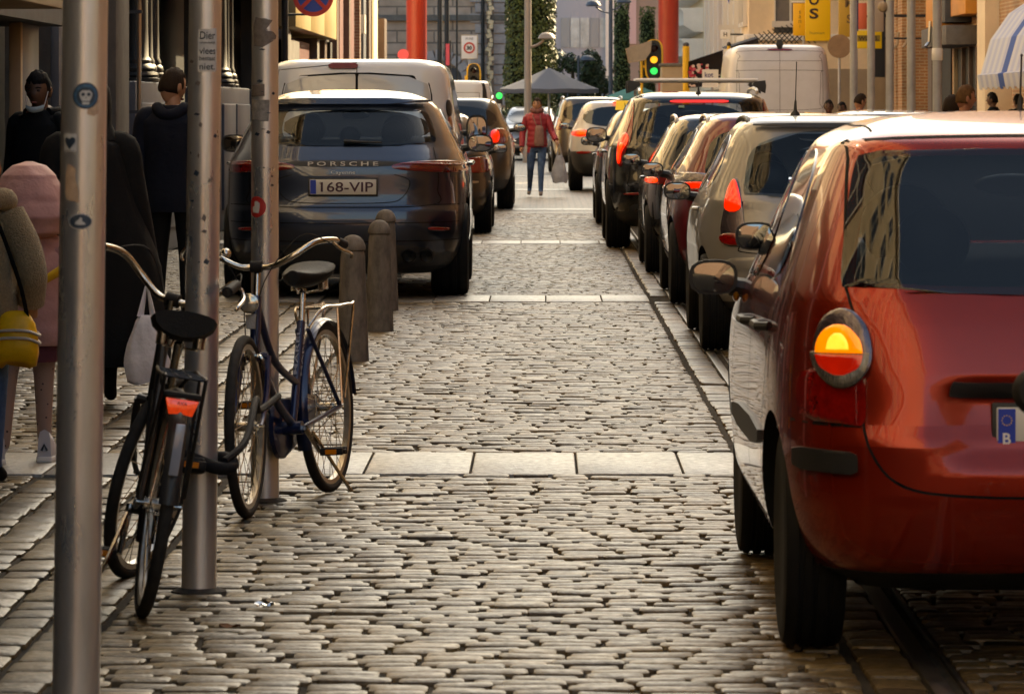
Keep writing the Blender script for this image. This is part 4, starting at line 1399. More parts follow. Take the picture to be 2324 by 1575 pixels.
def fb(root, name, m, face, plane, a0, a1, d0, d1, z0, z1, bevel=0):
    return face_box(face, plane, a0, a1, d0, d1, z0, z1).build(name, m, root, smooth=bool(bevel), bevel=bevel)


XL, XR = -3.9, 8.0
# ---- left row, nearest: beige canopy shop
r_ = thing('corner_shop', 'dark shop with beige canopy and grey door frames at the near left', 'shop', (0, 0, 0))
fb(r_, 'wall', mat('cream_render_dull', (.50, .40, .27), .8, var=.12, vs=1.2), 'E', XL - .6, -40, 38.0, -8, 0, 2.9, 22)
fb(r_, 'canopy', M_beige, 'E', XL, 18, 29.45, -.6, .65, 2.17, 2.9, .01)
fb(r_, 'canopy_soffit', M_greydk, 'E', XL, 29.45, 34.2, -.6, .18, 2.14, 2.3)
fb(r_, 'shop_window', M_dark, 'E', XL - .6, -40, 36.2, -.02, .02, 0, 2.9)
for a0, a1, mm, d in ((32.32, 32.43, M_beige, .02), (32.45, 33.65, M_bluegrey, 0), (35.05, 37.2, M_bluegrey, .0)):
    fb(r_, 'door_frame', mm, 'E', XL, a0, a1, -.07, d, 0, 2.14 if a1 < 34 else 2.9, .01)
for z in (5.2, 8.6, 12, 15.2):
    pass
add_windows(r_, 'E', XL - .6, [-9 + 2.9 * k for k in range(16)], [4.6, 7.9, 11.2, 14.4, 18], 1.3, 2.0)
for z in (3.0, 6.25, 21.4):
    fb(r_, 'cornice', M_cream2, 'E', XL - .6, -40, 38.0, 0, .28 if z < 17 else .6, z, z + (.25 if z < 17 else .6))
awn = MB().loft([[(XL - .6, 3, 3.3), (-1.75, 3, 2.62), (-1.75, 3, 2.35), (-1.78, 3, 2.35), (-1.80, 3, 2.58), (XL - .6, 3, 3.26)], [(XL - .6, 17.6, 3.3), (-1.75, 17.6, 2.62), (-1.75, 17.6, 2.35), (-1.78, 17.6, 2.35), (-1.80, 17.6, 2.58), (XL - .6, 17.6, 3.26)]])
awn.build('added_shade_awning', mat('shade_awning_green', (.03, .05, .035), .8), r_, recalc=True)  # invented awning out of view, added to darken the left pavement
# ---- grey pilaster building
r_ = thing('grey_pilaster_house', 'grey stone house front with a wall pipe between two dark shops', 'building')
fb(r_, 'wall', M_greyst, 'E', XL - .3, 38.003, 41.75, -8, 0, 0, 13)
fb(r_, 'pilaster', M_greyst, 'E', XL - .3, 39.75, 41.0, 0, .30, 0, 13, .02)
fb(r_, 'pilaster', M_greydk, 'E', XL - .3, 41.02, 41.74, 0, .22, 0, 13, .02)
MB().tube([(XL + .06, 41.35, 0), (XL + .06, 41.35, 9)], .022, 8).build('wall_pipe', M_satin, r_)
for z in (.5, 1.45, 2.4):
    MB().bb(XL - .05, XL + .09, 41.31, 41.39, z, z + .03).build('pipe_clip', M_greydk, r_, smooth=False)
# ---- shop front with black iron columns on panelled pedestals
r_ = thing('iron_column_shop', 'dark shop front with black iron columns on blue grey pedestals', 'shop')
fb(r_, 'wall', M_cream, 'E', XL - .5, 41.753, 66, -8, 0, 3.4, 13)  # unseen upper wall, made pale so sunlight bounces across the street
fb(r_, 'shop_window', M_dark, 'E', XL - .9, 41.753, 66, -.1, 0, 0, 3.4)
fb(r_, 'beam', M_iron, 'E', XL, 41.753, 66, -.5, .02, 3.2, 3.75)
for yc in (43.95, 54.9, 64.9):
    p_ = fb(r_, 'pedestal', M_bluegrey, 'E', XL, yc - 2.1, yc + 3.2, -.45, -.02, 0, 1.76, .015)
    fb(p_, 'panel', M_bluegrey, 'E', XL, yc - 1.8, yc + .2, -.02, .012, .25, 1.55, .01)
    fb(p_, 'panel', M_bluegrey, 'E', XL, yc + .5, yc + 2.9, -.02, .012, .25, 1.55, .01)
    prof = [(.30, 1.762), (.30, 1.80), (.27, 1.81), (.285, 1.835), (.27, 1.86), (.235, 1.87), (.25, 1.90), (.235, 1.93), (.20, 1.95), (.205, 1.985), (.17, 2.02), (.16, 2.3), (.15, 3.1), (.2, 3.15), (.2, 3.2)]
    c_ = MB().lathe([(rr * .8, z) for rr, z in prof], (XL - .22, yc, 0), n=20).build('column', M_iron, r_)
    fb(r_, 'column_backing', M_iron, 'E', XL, yc - 1.6, yc + 2.6, -.5, -.3, 1.765, 3.2)
    for dy in (.75, 1.5):
        MB().lathe([(rr * .55, z) for rr, z in prof], (XL - .2, yc + dy, 0), n=14).build('column', M_iron, r_)
add_windows(r_, 'E', XL - .5, [44 + 3 * k for k in range(7)], [5.6, 9.2], 1.3, 2.1)
# ---- yellow fascia shop
r_ = thing('yellow_fascia_shop', 'shop with a boxed yellow beige fascia and a maroon roller shutter', 'shop')
fb(r_, 'wall', M_cream2, 'E', XL - .5, 66.003, 80, -8, 0, 3.6, 12)  # out of view above the fascia, coloured pale for sun bounce
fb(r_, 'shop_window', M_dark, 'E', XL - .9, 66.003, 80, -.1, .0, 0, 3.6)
for k in range(3):
    a0 = 66.2 + k * 4.35
    fb(r_, 'fascia_panel', M_yellowbox, 'E', XL, a0, a0 + 4.33, -.5, .14, 2.74, 3.8, .01)
fb(r_, 'shutter', M_maroon, 'E', XL, 69.5, 74.5, -.5, -.1, 0, 2.6)
fb(r_, 'lintel', M_greyst, 'E', XL, 66.1, 69.3, -.5, .02, 2.15, 2.55)
for a0, mm in ((66.1, M_greyst), (74.6, M_greyst), (77.2, M_brown), (79.2, M_iron)):
    fb(r_, 'door_post', mm, 'E', XL, a0, a0 + .7, -.5, .03, 0, 2.7)
# ---- red brown house with pilasters
r_ = thing('red_brown_house', 'narrow red brown house with upright mouldings', 'building')
fb(r_, 'wall', M_brick_d, 'E', XL - .3, 80.003, 98.6, -8, 0, 0, 4.5)
fb(r_, 'unseen_upper_wall', M_cream, 'E', XL - .3, 80.003, 98.6, -8, 0.05, 4.503, 12)  # unseen storey, its cream chosen to bounce sun onto the right facades
k = 0
for a0, wd_, mm, d in ((80.3, 1.0, M_iron, .2), (82.4, .7, M_brown, .3), (84.3, 1.5, M_maroon, .26), (86.7, .6, M_brown, .34), (88.3, 2.0, M_maroon, .28), (91.2, .5, M_brick_d, .36), (92.4, 1.5, M_greyst, .22), (94.6, 1.3, M_bluegrey, .3), (96.6, 1.2, M_brown, .34)):
    fb(r_, 'pilaster', mm, 'E', XL - .3, a0, a0 + wd_, 0, d, 0, 4.5)
fb(r_, 'wall_lamp', M_iron, 'E', XL, 92.6, 93.6, -.1, .06, 2.15, 2.5)
fb(r_, 'wall_lamp', M_winframe, 'E', XL, 93.2, 93.9, -.1, .08, 3.1, 3.5)
# ---- sunlit corner house
r_ = thing('sunlit_corner_house', 'cream corner house whose end wall catches the sun, with dark post', 'building')
fb(r_, 'wall', M_cream, 'E', XL - .25, 98.603, 106, -8, 0, 0, 6)
fb(r_, 'pilaster', M_yellowbox, 'E', XL - .25, 98.65, 99.6, 0, .28, 0, 6)
fb(r_, 'pilaster', M_cream, 'E', XL - .25, 100.2, 102.6, 0, .25, 0, 6)
fb(r_, 'corner_post', M_brown, 'E', XL, 104.3, 105.9, -.05, .10, 0, 3.65)

# ---- right row, near part outside the picture
r_ = thing('near_terrace', 'brick terrace along the right pavement', 'building')
fb(r_, 'wall', M_brick_l, 'W', XR, 7, 62, -9, 0, 0, 17)
fb(r_, 'unseen_low_wing', M_cream2, 'W', XR, -44, 6.99, -9, 0, 0, 5)  # unseen block added low and pale for reflections in poles and paint
add_windows(r_, 'W', XR, [9 + 3.2 * k for k in range(16)], [5.2, 8.8, 12.4], 1.4, 2.1)
r_ = thing('unseen_end_house', 'unseen tall house added behind the viewer for mirror reflections', 'building')
fb(r_, 'wall', M_brick_d, 'S', -60, -30, 30, .0, 14, 0, 15)  # added out of view so car mirrors reflect a facade, not sky
# ---- brick shop with orange box
r_ = thing('brick_shop', 'brick shop front with an orange projecting box and brick piers', 'shop')
fb(r_, 'wall', M_brick_l, 'W', XR, 62.003, 99.5, -9, 0, 0, 15)
fb(r_, 'orange_box', M_orange, 'W', XR, 82.4, 84.6, 0, .55, 3.06, 4.4, .01)
fb(r_, 'orange_box', M_orange, 'W', XR, 78.2, 81.0, 0, .40, 3.2, 4.6, .01)
fb(r_, 'box_panel', M_greydk, 'W', XR, 81.1, 82.3, 0, .5, 3.1, 4.6, .01)
b_ = fb(r_, 'shutter_case', M_greyst, 'W', XR, 79.6, 84.8, 0, .62, 2.66, 3.02, .015)
MB().tube([(XR - .64, 82.6, 3.15), (XR - .66, 82.6, 2.75), (XR - .74, 82.5, 2.66)], .03, 8).build('crank', M_satin, b_)
fb(r_, 'shop_window', M_dark, 'W', XR, 79.4, 83.6, 0, .03, .25, 2.62)
for a0 in (79.3, 80.6, 82.0, 83.55):
    fb(r_, 'window_frame', M_beige if a0 > 83 else M_brown, 'W', XR, a0, a0 + .12, 0, .10, .2, 2.64)
for a0, wd_, mm, d in ((76.2, 1.4, M_cream, .25), (87.2, .9, M_brown, .2), (88.8, 1.4, M_brick_l, .45), (91.4, 1.1, M_brick_l, .45), (93.6, .9, M_brick_l, .4), (95.9, 1.3, M_brown, .35)):
    fb(r_, 'pier', mm, 'W', XR, a0, a0 + wd_, 0, d, 0, 6)
fb(r_, 'doorway', M_dark, 'W', XR, 84.95, 87.1, 0, .03, 0, 2.9)
fb(r_, 'doorway', M_dark, 'W', XR, 90.25, 91.3, 0, .03, 0, 2.9)
fb(r_, 'black_panel', M_iron, 'W', XR, 97.4, 98.9, 0, .6, 2.2, 6)
fb(r_, 'lintel', M_beige, 'W', XR, 88.0, 92, 0, .62, 4.05, 4.2)
for a0, z in ((89.3, 2.75), (91.7, 2.75)):
    MB().tube([(XR - .5, a0, z + .35), (XR - .52, a0, z + .1), (XR - .60, a0, z)], .03, 8).build('wall_lamp', M_beige, r_)
# ---- cream corner building facing the street
r_ = thing('cream_corner_house', 'cream rendered corner house with a grey sash window', 'building')
fb(r_, 'wall', M_cream, 'S', 100.2, 4.75, 16, -3.8, 0, 0, 9)
fb(r_, 'string_course', M_cream2, 'S', 100.2, 4.70, 9.5, 0, .12, 3.05, 3.2, .02)
fb(r_, 'string_course', M_cream2, 'W', 4.75, 100.21, 104, 0, .12, 3.05, 3.2, .02)
wn = MB()
face_box('S', 100.2, 5.33, 5.36, 0, .10, 3.50, 5.2, wn)
face_box('S', 100.2, 6.10, 6.16, 0, .10, 3.50, 5.2, wn)
face_box('S', 100.2, 5.68, 5.73, 0, .08, 3.50, 5.2, wn)
wn = wn.build('window', M_winframe, r_, smooth=False)
fb(wn, 'pane', mat('sash_pane', (.16, .14, .125), .25, var=.2, vs=2), 'S', 100.2, 5.36, 6.10, 0, .03, 3.50, 5.2)
fb(wn, 'sill', M_winframe, 'S', 100.2, 5.28, 6.2, 0, .16, 3.36, 3.50)
fb(wn, 'sill_shadow_strip', M_greydk, 'S', 100.2, 5.33, 6.15, 0, .05, 3.23, 3.36)  # dark strip painted in for the shadow below the sill
fb(r_, 'shop_band', M_beige, 'S', 100.2, 6.2, 8, 0, .12, 1.2, 2.4)
fb(r_, 'shop_window', M_dark, 'S', 100.2, 6.5, 7.6, 0, .05, 0, 1.9)
add_windows(r_, 'W', 4.75, [101.4, 102.9], [4.3, 7], .7, 1.6)
# ---- white building with tall windows
r_ = thing('white_tall_window_house', 'white house with rows of tall narrow windows', 'building')
fb(r_, 'wall', M_cream2, 'W', 4.78, 104.003, 128, -9, 0, 0, 7.5)
for k in range(7):
    fb(r_, 'window_column', M_winframe, 'W', 4.78, 105.2 + 3.1 * k, 105.75 + 3.1 * k, 0, .16, 2.2, 7)
for k in range(7):
    fb(r_, 'window', M_beige, 'W', 4.78, 106.1 + 3.1 * k, 107.8 + 3.1 * k, 0, .03, 3.55, 7)
fb(r_, 'cream_band', M_cream, 'W', 4.78, 104.1, 128, 0, .1, 2.0, 2.2)
# ---- house with balconies
r_ = thing('balcony_house', 'cream house with stacked rounded balconies', 'building')
fb(r_, 'wall', M_cream, 'W', 4.95, 128.003, 160, -9, 0, 0, 8)
for z in (2.9, 3.85, 4.9):
    b = MB()
    for (ya, yb_, d) in ((134, 152, .75),):
        rings = []
        for zz, e in ((0, .35), (.12, .6), (.2, .75), (.62, .78), (.7, .86), (.74, .86)):
            rings.append([(4.95, ya, z + zz), (4.95 - e * .8, ya + .1, z + zz), (4.95 - e, ya + .8, z + zz), (4.95 - e, yb_ - .8, z + zz), (4.95 - e * .8, yb_ - .1, z + zz), (4.95, yb_, z + zz)])
        b.loft(rings)
    b.build('balcony', M_cream2, r_, recalc=True)
fb(r_, 'dark_bay', M_greydk, 'W', 4.95, 128.1, 132, 0, .1, 0, 2.85)
# ---- far side of the square: stone station front
M_ashlar = brick_mat('ashlar_blocks', (0.40, 0.30, 0.23), (0.48, 0.37, 0.30), (0.20, 0.16, 0.13), 1.3, 0.42, 0.03, 0.85)
r_ = thing('stone_station', 'pale stone station front with arch and quoins across the square', 'building')
YS = 152.0
fb(r_, 'wall', M_ashlar, 'S', YS, -14, -1.25, -12, 0, 0, 9)
M_quoin = mat('quoin_stone', (0.36, 0.33, 0.33), 0.8, var=.15, vs=3)
for k in range(12):
    fb(r_, 'quoin', M_quoin, 'S', YS, -2.55 + (.18 if k % 2 else 0), -1.95, 0, .14, 1.6 + k * .36, 1.92 + k * .36)
    fb(r_, 'quoin', M_quoin, 'S', YS, -1.72, -1.27, 0, .12, 1.6 + k * .36, 1.92 + k * .36)
a0 = (-3.62, 2.35)
for k in range(11):
    a = math.pi * k / 10
    c = (a0[0] + 1.0 * math.cos(a), YS - .05, a0[1] + 1.0 * math.sin(a))
    MB().box(c, (.36, .3, .27), (0, -a, 0)).build('arch_stone', M_quoin, r_, smooth=False)
fb(r_, 'arch_opening', M_greydk, 'S', YS, -4.4, -2.85, 0, .04, 0, 2.9)
fb(r_, 'string_course', M_greyst, 'S', YS, -14, -1.25, 0, .18, 4.55, 4.75)
fb(r_, 'base_course', M_greyst, 'S', YS, -14, -1.25, 0, .2, 1.0, 1.25)
b = MB()
for k in range(26):
    b.box((-1.86 + .05 * math.sin(k * 1.7), YS - .32, 1.3 + k * .16), (.14 + .05 * math.sin(k * 2.3), .2, .14), (0, .3 * math.sin(k), .2))
b.build('ornament_glint_strip', mat('ornament_glint', (.75, .62, .42), .25, .3), r_, smooth=False)  # pale gold pieces stand in for sun glints on the ornament edge
MB().tube([(-2.1, YS - .2, 0), (-2.1, YS - .2, 8)], .06, 8).build('downpipe', M_iron, r_)
# ---- modern office and pink brown block far behind
r_ = thing('modern_office', 'pale modern office with a strip of pale windows above trees', 'building')
fb(r_, 'wall', mat('office_panel', (.42, .42, .46), .6), 'S', 205, -.5, 9, -10, 0, 0, 7.5)
k = 0
x = .85
while x < 7.5:
    fb(r_, 'window', M_pane_pale if k % 3 else mat('window_pane_mid', (.30, .32, .34), .2), 'S', 205, x, x + .42, 0, .05, 4.35, 5.75)
    x += .46
    k += 1
fb(r_, 'column', M_cream2, 'S', 205, 2.95, 3.35, 0, .3, 0, 7.5)
r_ = thing('pink_block', 'pink brown block of flats behind the clipped trees', 'building')
fb(r_, 'wall', mat('pink_render', (.36, .24, .19), .8, var=.12, vs=1), 'S', 190, 3.6, 8, -10, 0, 0, 8)
for i, x in enumerate((4.25, 5.0, 5.6, 6.2)):
    fb(r_, 'window', M_pane if i % 2 else M_pane_pale, 'S', 190, x, x + .32, 0, .05, 3.7 - (i % 2) * .6, 4.9)
fb(r_, 'poster_banner', mat('pink_banner', (.62, .38, .36), .6), 'S', 190, 3.72, 4.08, 0, .1, 4.3, 6.5)
# ================================================================== STREET FURNITURE
M_pole = mat('galvanised_steel', (0.72, 0.70, 0.68), 0.32, 0.8, var=0.16, vs=5, rvar=0.10, stretch=(1, 1, .25))
M_poleg = mat('grey_post', (0.40, 0.41, 0.43), 0.45, 0.3, var=.15, vs=4)
M_yell = mat('signal_yellow', (0.72, 0.42, 0.02), 0.4)
M_sig = mat('signal_black', (0.012, 0.012, 0.012), 0.5)
M_redcol = mat('red_column_paint', (0.36, 0.028, 0.010), 0.42, var=.08, vs=2)
M_sticker_w = mat('paper_white', (0.55, 0.52, 0.48), 0.6, var=.12, vs=40)
M_sticker_o = mat('paper_peach', (0.50, 0.34, 0.22), 0.7, var=.2, vs=60)
M_sticker_b = mat('print_navy', (0.025, 0.04, 0.06), 0.45, var=.4, vs=70)
M_sticker_blue = mat('print_blue', (0.035, 0.11, 0.20), 0.45, var=.5, vs=90)
M_sticker_r = mat('print_red', (0.45, 0.025, 0.02), 0.45)
M_tape = mat('tape_brown', (0.16, 0.13, 0.11), 0.5, var=.3, vs=60)


def on_pole(polys, r, ang, z, parent, name, m, off=.0012, axis_at=lambda z: (0, 0)):
    """flat print bent round a pole: polygons in metres (u across, v up) about the point at angle ang (0 = towards -y)"""
    mb = MB()
    for pts in polys:
        rows = poly_rows(pts, 14, 0)
        G = []
        for v, a, b_ in rows:
            rr = []
            for j in range(13):
                u = a + (b_ - a) * j / 12
                t = ang + u / r
                ax, ay = axis_at(z + v)
                rr.append((ax + (r + off) * math.sin(t), ay - (r + off) * math.cos(t), z + v))
            G.append(rr)
        mb.grid(G)
    return mb.build(name, m, parent, angle=60)


def circ(r, n=28, cx=0, cz=0, k=1.0):
    return [(cx + r * k * math.cos(2 * math.pi * i / n), cz + r * math.sin(2 * math.pi * i / n)) for i in range(n)]


def text_on_pole(s, r, ang, z, ht, wd, parent, m, off=.0022, axis_at=lambda z: (0, 0)):
    vs_, fs = text_mesh(s, 1.0, .008)
    xs = [v.x for v in vs_]
    zs = [v.z for v in vs_]
    kz = ht / (max(zs) - min(zs))
    kx = wd / (max(xs) - min(xs))
    cx, cz = (max(xs) + min(xs)) / 2, (max(zs) + min(zs)) / 2
    o = []
    for v in vs_:
        t = ang + (v.x - cx) * kx / r
        ax, ay = axis_at(z + (v.z - cz) * kz)
        o.append((ax + (r + off) * math.sin(t), ay - (r + off) * math.cos(t), z + (v.z - cz) * kz))
    return MB().add(o, fs).build('lettering', m, parent, smooth=False)


def steel_pole(label, x, y, lean, r0=.0545, r1=.046, htop=4.2):
    t = thing('steel_pole', label, 'pole', (x, y, 0), group='steel poles along the left kerb')
    ax = lambda z: (lean * z, 0)
    rr = lambda z: r0 + (r1 - r0) * z / htop
    prof = [(r0 + .002, -.05), (r0, .0)] + [(rr(z), z) for z in np.linspace(.02, htop, 24)]
    n = 36
    rings = [[(ax(z)[0] + r_ * math.cos(2 * math.pi * j / n), r_ * math.sin(2 * math.pi * j / n), z) for j in range(n)] for r_, z in prof]
    MB().loft(rings).build('shaft', M_pole, t)
    MB().lathe([(.09, -.02), (.085, .004), (.07, .010), (.056, .014)], n=24).build('base_mortar', mat('mortar', (.06, .05, .04), .9, var=.3, vs=30, bump=.5, bs=80), t)
    return t, rr, ax


# nearest pole with four stickers
t1, rr, ax = steel_pole('nearest steel pole, with round skull sticker, heart sticker and peeled label', -1.062, 9.87, .0135)


def zz1(y):
    return CH - (y - VY) / (FPX / 9.82)


z = zz1(218)
st = on_pole([circ(.030, k=1.0)], rr(z), .18, z, t1, 'round_sticker', M_sticker_b, .0012, ax)
on_pole([circ(.0262, k=1.0)], rr(z), .18, z, st, 'sticker_ring', M_sticker_blue, .0020, ax)
on_pole([circ(.0205)], rr(z), .18, z - .001, st, 'sticker_face', M_sticker_b, .0026, ax)
on_pole([[(-.013, -.002), (-.008, -.012), (.008, -.012), (.013, -.002), (.014, .006), (.008, .012), (-.008, .012), (-.014, .006)]], rr(z), .18, z, st, 'skull', M_sticker_w, .0032, ax)
on_pole([circ(.0042, 12, -.006, .003), circ(.0042, 12, .006, .003), [(-.0015, -.006), (.0015, -.006), (0, -.001)]], rr(z), .18, z, st, 'skull_socket', M_sticker_b, .0038, ax)
on_pole([[(-.007, -.020), (.007, -.020), (.008, -.014), (-.008, -.014)]], rr(z), .18, z, st, 'skull_jaw', M_sticker_w, .0032, ax)
z = zz1(325)
hs_ = on_pole([[(-.017, -.021), (.017, -.021), (.017, .021), (-.017, .021)]], rr(z), -.52, z, t1, 'heart_sticker', M_sticker_w, .0012, ax)
heart = []
for k in range(40):
    a = 2 * math.pi * k / 40
    heart.append((.0155 * math.sin(a) ** 3, .0125 * (13 * math.cos(a) - 5 * math.cos(2 * a) - 2 * math.cos(3 * a) - math.cos(4 * a)) / 13 + .001))
mbh = [[(x_ * .85, y_ * .95) for x_, y_ in heart]]
on_pole([[(0.0, -.015), (.011, -.002), (.0145, .005), (.013, .011), (.008, .013), (0, .0125), (-.008, .013), (-.013, .011), (-.0145, .005), (-.011, -.002)]], rr(z), -.52, z, hs_, 'heart', M_sticker_b, .0020, ax)
on_pole([[(-.002, .0095), (.002, .0095), (.0045, .0135), (-.0045, .0135)]], rr(z), -.52, z, hs_, 'heart_notch', M_sticker_w, .0026, ax)
on_pole([[(-.013, -.0185), (.013, -.0185), (.013, -.0172), (-.013, -.0172)]], rr(z), -.52, z, hs_, 'small_print', M_sticker_b, .0022, ax)
z = zz1(418)
on_pole([[(-.018, -.02), (-.012, -.036), (.018, -.042), (.017, -.012), (.012, .0), (.008, .018), (.011, .033), (.004, .041), (-.012, .045), (-.013, .03), (-.016, .028)]], rr(z), -.40, z, t1, 'peeled_sticker', M_sticker_o, .0012, ax)
z = zz1(503)
ov = on_pole([circ(.018, 30, k=1.5)], rr(z), .02, z, t1, 'oval_sticker', M_sticker_w, .0012, ax)
on_pole([circ(.016, 30, k=1.55)], rr(z), .02, z, ov, 'oval_print', M_sticker_b, .0020, ax)
on_pole([[(-.013, -.006), (-.002, -.008), (.012, -.007), (.009, -.002), (.003, .001), (.004, .006), (.0, .010), (-.004, .004), (-.009, .001)]], rr(z), .02, z, ov, 'oval_figure', M_sticker_w, .0026, ax)
on_pole([[(-.016, -.02), (.0, -.024), (.012, -.018), (.010, .0), (.013, .012), (-.006, .02), (-.014, .008)]], rr(zz1(240)), .55, zz1(240), t1, 'sticker_remnant', M_sticker_o, .0008, ax)

# second pole with printed paper
t2, rr, ax = steel_pole('steel pole with a white lettered paper sticker, bicycle leaning on it', -1.068, 13.50, .011)
s2 = FPX / 13.45
zc = CH - (115 - VY) / s2
ps = on_pole([[(-.030, -.066), (.030, -.066), (.030, .068), (-.030, .066)]], rr(zc), .24, zc, t2, 'paper_sticker', M_sticker_w, .0012, ax)
for txt, dy, ht, wd in (('Dier', 81, .024, .047), ('vriendelijk', 98, .009, .050), ('vlees', 116, .021, .050), ('bestaat', 133, .014, .049), ('niet.', 152, .019, .048)):
    text_on_pole(txt, rr(zc), .24, CH - (dy - VY) / s2, ht, wd, ps, M_black_print, .0024, ax)
for k in range(16):
    z = rnd.uniform(1.0, 1.66)
    u = rnd.uniform(-.9, .9)
    w1, h1 = rnd.uniform(.003, .012), rnd.uniform(.003, .014)
    on_pole([[(-w1, -h1 * .3), (w1 * .4, -h1), (w1, h1 * .2), (-.2 * w1, h1)]], rr(z), u, z, t2, 'torn_scrap', M_tape if k % 2 else M_sticker_b, .0012, ax)
# third pole with tape and a round red sticker
t3, rr, ax = steel_pole('steel pole with brown tape marks and a round red sticker, behind the blue bicycle', -1.063, 16.62, .0005)
s3 = FPX / 16.57
Z3 = lambda y: CH - (y - VY) / s3
rs = on_pole([circ(.040)], rr(1.1), -.62, Z3(470), t3, 'red_round_sticker', M_sticker_r, .0012, ax)
on_pole([[(-.016, -.022), (.012, -.024), (.016, -.004), (.017, .016), (.012, .017), (.010, .006), (.008, .021), (.003, .022), (.002, .007), (-.002, .022), (-.007, .02), (-.006, .004), (-.018, .004)]], rr(1.1), -.62, Z3(470), rs, 'hand_figure', M_sticker_w, .0024, ax)
on_pole([[(-.052, -.02), (.012, -.018), (.012, .028), (-.052, .026)]], rr(1.5), -.2, Z3(208), t3, 'brown_tape', M_tape, .0012, ax)
on_pole([[(-.05, -.05), (.03, -.052), (.034, .03), (-.05, .03)]], rr(1.5), -.25, Z3(245), t3, 'paper_residue', mat('paper_residue_grey', (.27, .245, .22), .6, var=.35, vs=50), .001, ax)
on_pole([[(-.05, -.05), (-.01, -.055), (.05, -.02), (.045, .0), (.0, .01), (.03, .05), (-.04, .06), (-.055, .02)]], rr(1.8), .1, Z3(75), t3, 'torn_tape', M_tape, .0012, ax)
for k in range(12):
    z = rnd.uniform(1.15, 1.85)
    w1, h1 = rnd.uniform(.003, .014), rnd.uniform(.002, .008)
    on_pole([[(-w1, -h1 * .3), (w1 * .4, -h1), (w1, h1 * .2), (-.2 * w1, h1)]], rr(z), rnd.uniform(-.8, .8), z, t3, 'torn_scrap', M_sticker_b, .0014, ax)

# stone bollards beyond the poles
M_boll = mat('bollard_stone', (0.155, 0.135, 0.115), 0.75, var=0.35, vs=22, bump=.35, bs=60, stretch=(1, 1, .4))
for (x, y, lab, lean) in ((-1.128, 25.8, 'nearest stone bollard with domed cap', 0), (-1.10, 29.25, 'middle stone bollard with domed cap, scratched', .0), (-1.168, 32.3, 'farthest stone bollard, mostly hidden behind the middle one', 0)):
    t = thing('bollard', lab, 'bollard', (x, y, 0), rnd.uniform(0, 3), group='stone bollards beyond the poles')
    MB().lathe([(.098, -.05), (.097, .0), (.085, .30), (.072, .62), (.068, .645), (.066, .652)], n=28).build('shaft', M_boll, t)
    MB().lathe([(.066, .652), (.076, .660), (.077, .675), (.074, .69), (.062, .718), (.042, .738), (.018, .748), (.001, .75)], n=28).build('cap', M_boll, t)

# grey posts along the right pavement
for i, (y, px) in enumerate(((62.4, 1937), (59.1, 1977), (55.8, 2020), (52.55, 2068), (49.3, 2127))):
    lab = ('thin grey post beside the white high van, first of the row of posts', 'grey post right of the red sign and yellow board', 'grey post in front of the black wall panel', 'grey post before brick piers, with pale round knob',
           'nearest grey post of the row, with a white collar')[i]
    t = thing('grey_post', lab, 'pole', ((px - VX) * y / FPX, y, 0.118), group='grey posts along the right pavement')
    MB().lathe([(.06, -.05), (.055, .3), (.052, 2.0), (.05, 4.4)], n=20).build('shaft', M_poleg, t)
    if i == 4:
        MB().lathe([(.055, 1.92), (.062, 1.93), (.062, 2.05), (.055, 2.06)], n=20).build('collar', M_white, t)
    if i in (2, 3):
        MB().ell((-.09, 0, 2.68 if i == 2 else 2.92), (.07, .06, .07)).build('knob', M_beige, t)

# tall red columns of the gate to the square
for x, lab in ((-3.27, 'tall red round column, left one of the pair'), (3.25, 'tall red round column, right one behind traffic light')):
    t = thing('red_column', lab, 'column', (x, 112.5, 0), group='red columns at the street end')
    MB().lathe([(.34, 0), (.34, .4), (.265, .45), (.265, 7.5), (.3, 7.6)], n=36).build('shaft', M_redcol, t)
    MB().bb(-.45, .45, -.45, .45, 0, .3).build('plinth', M_greyst, t, bevel=.03)


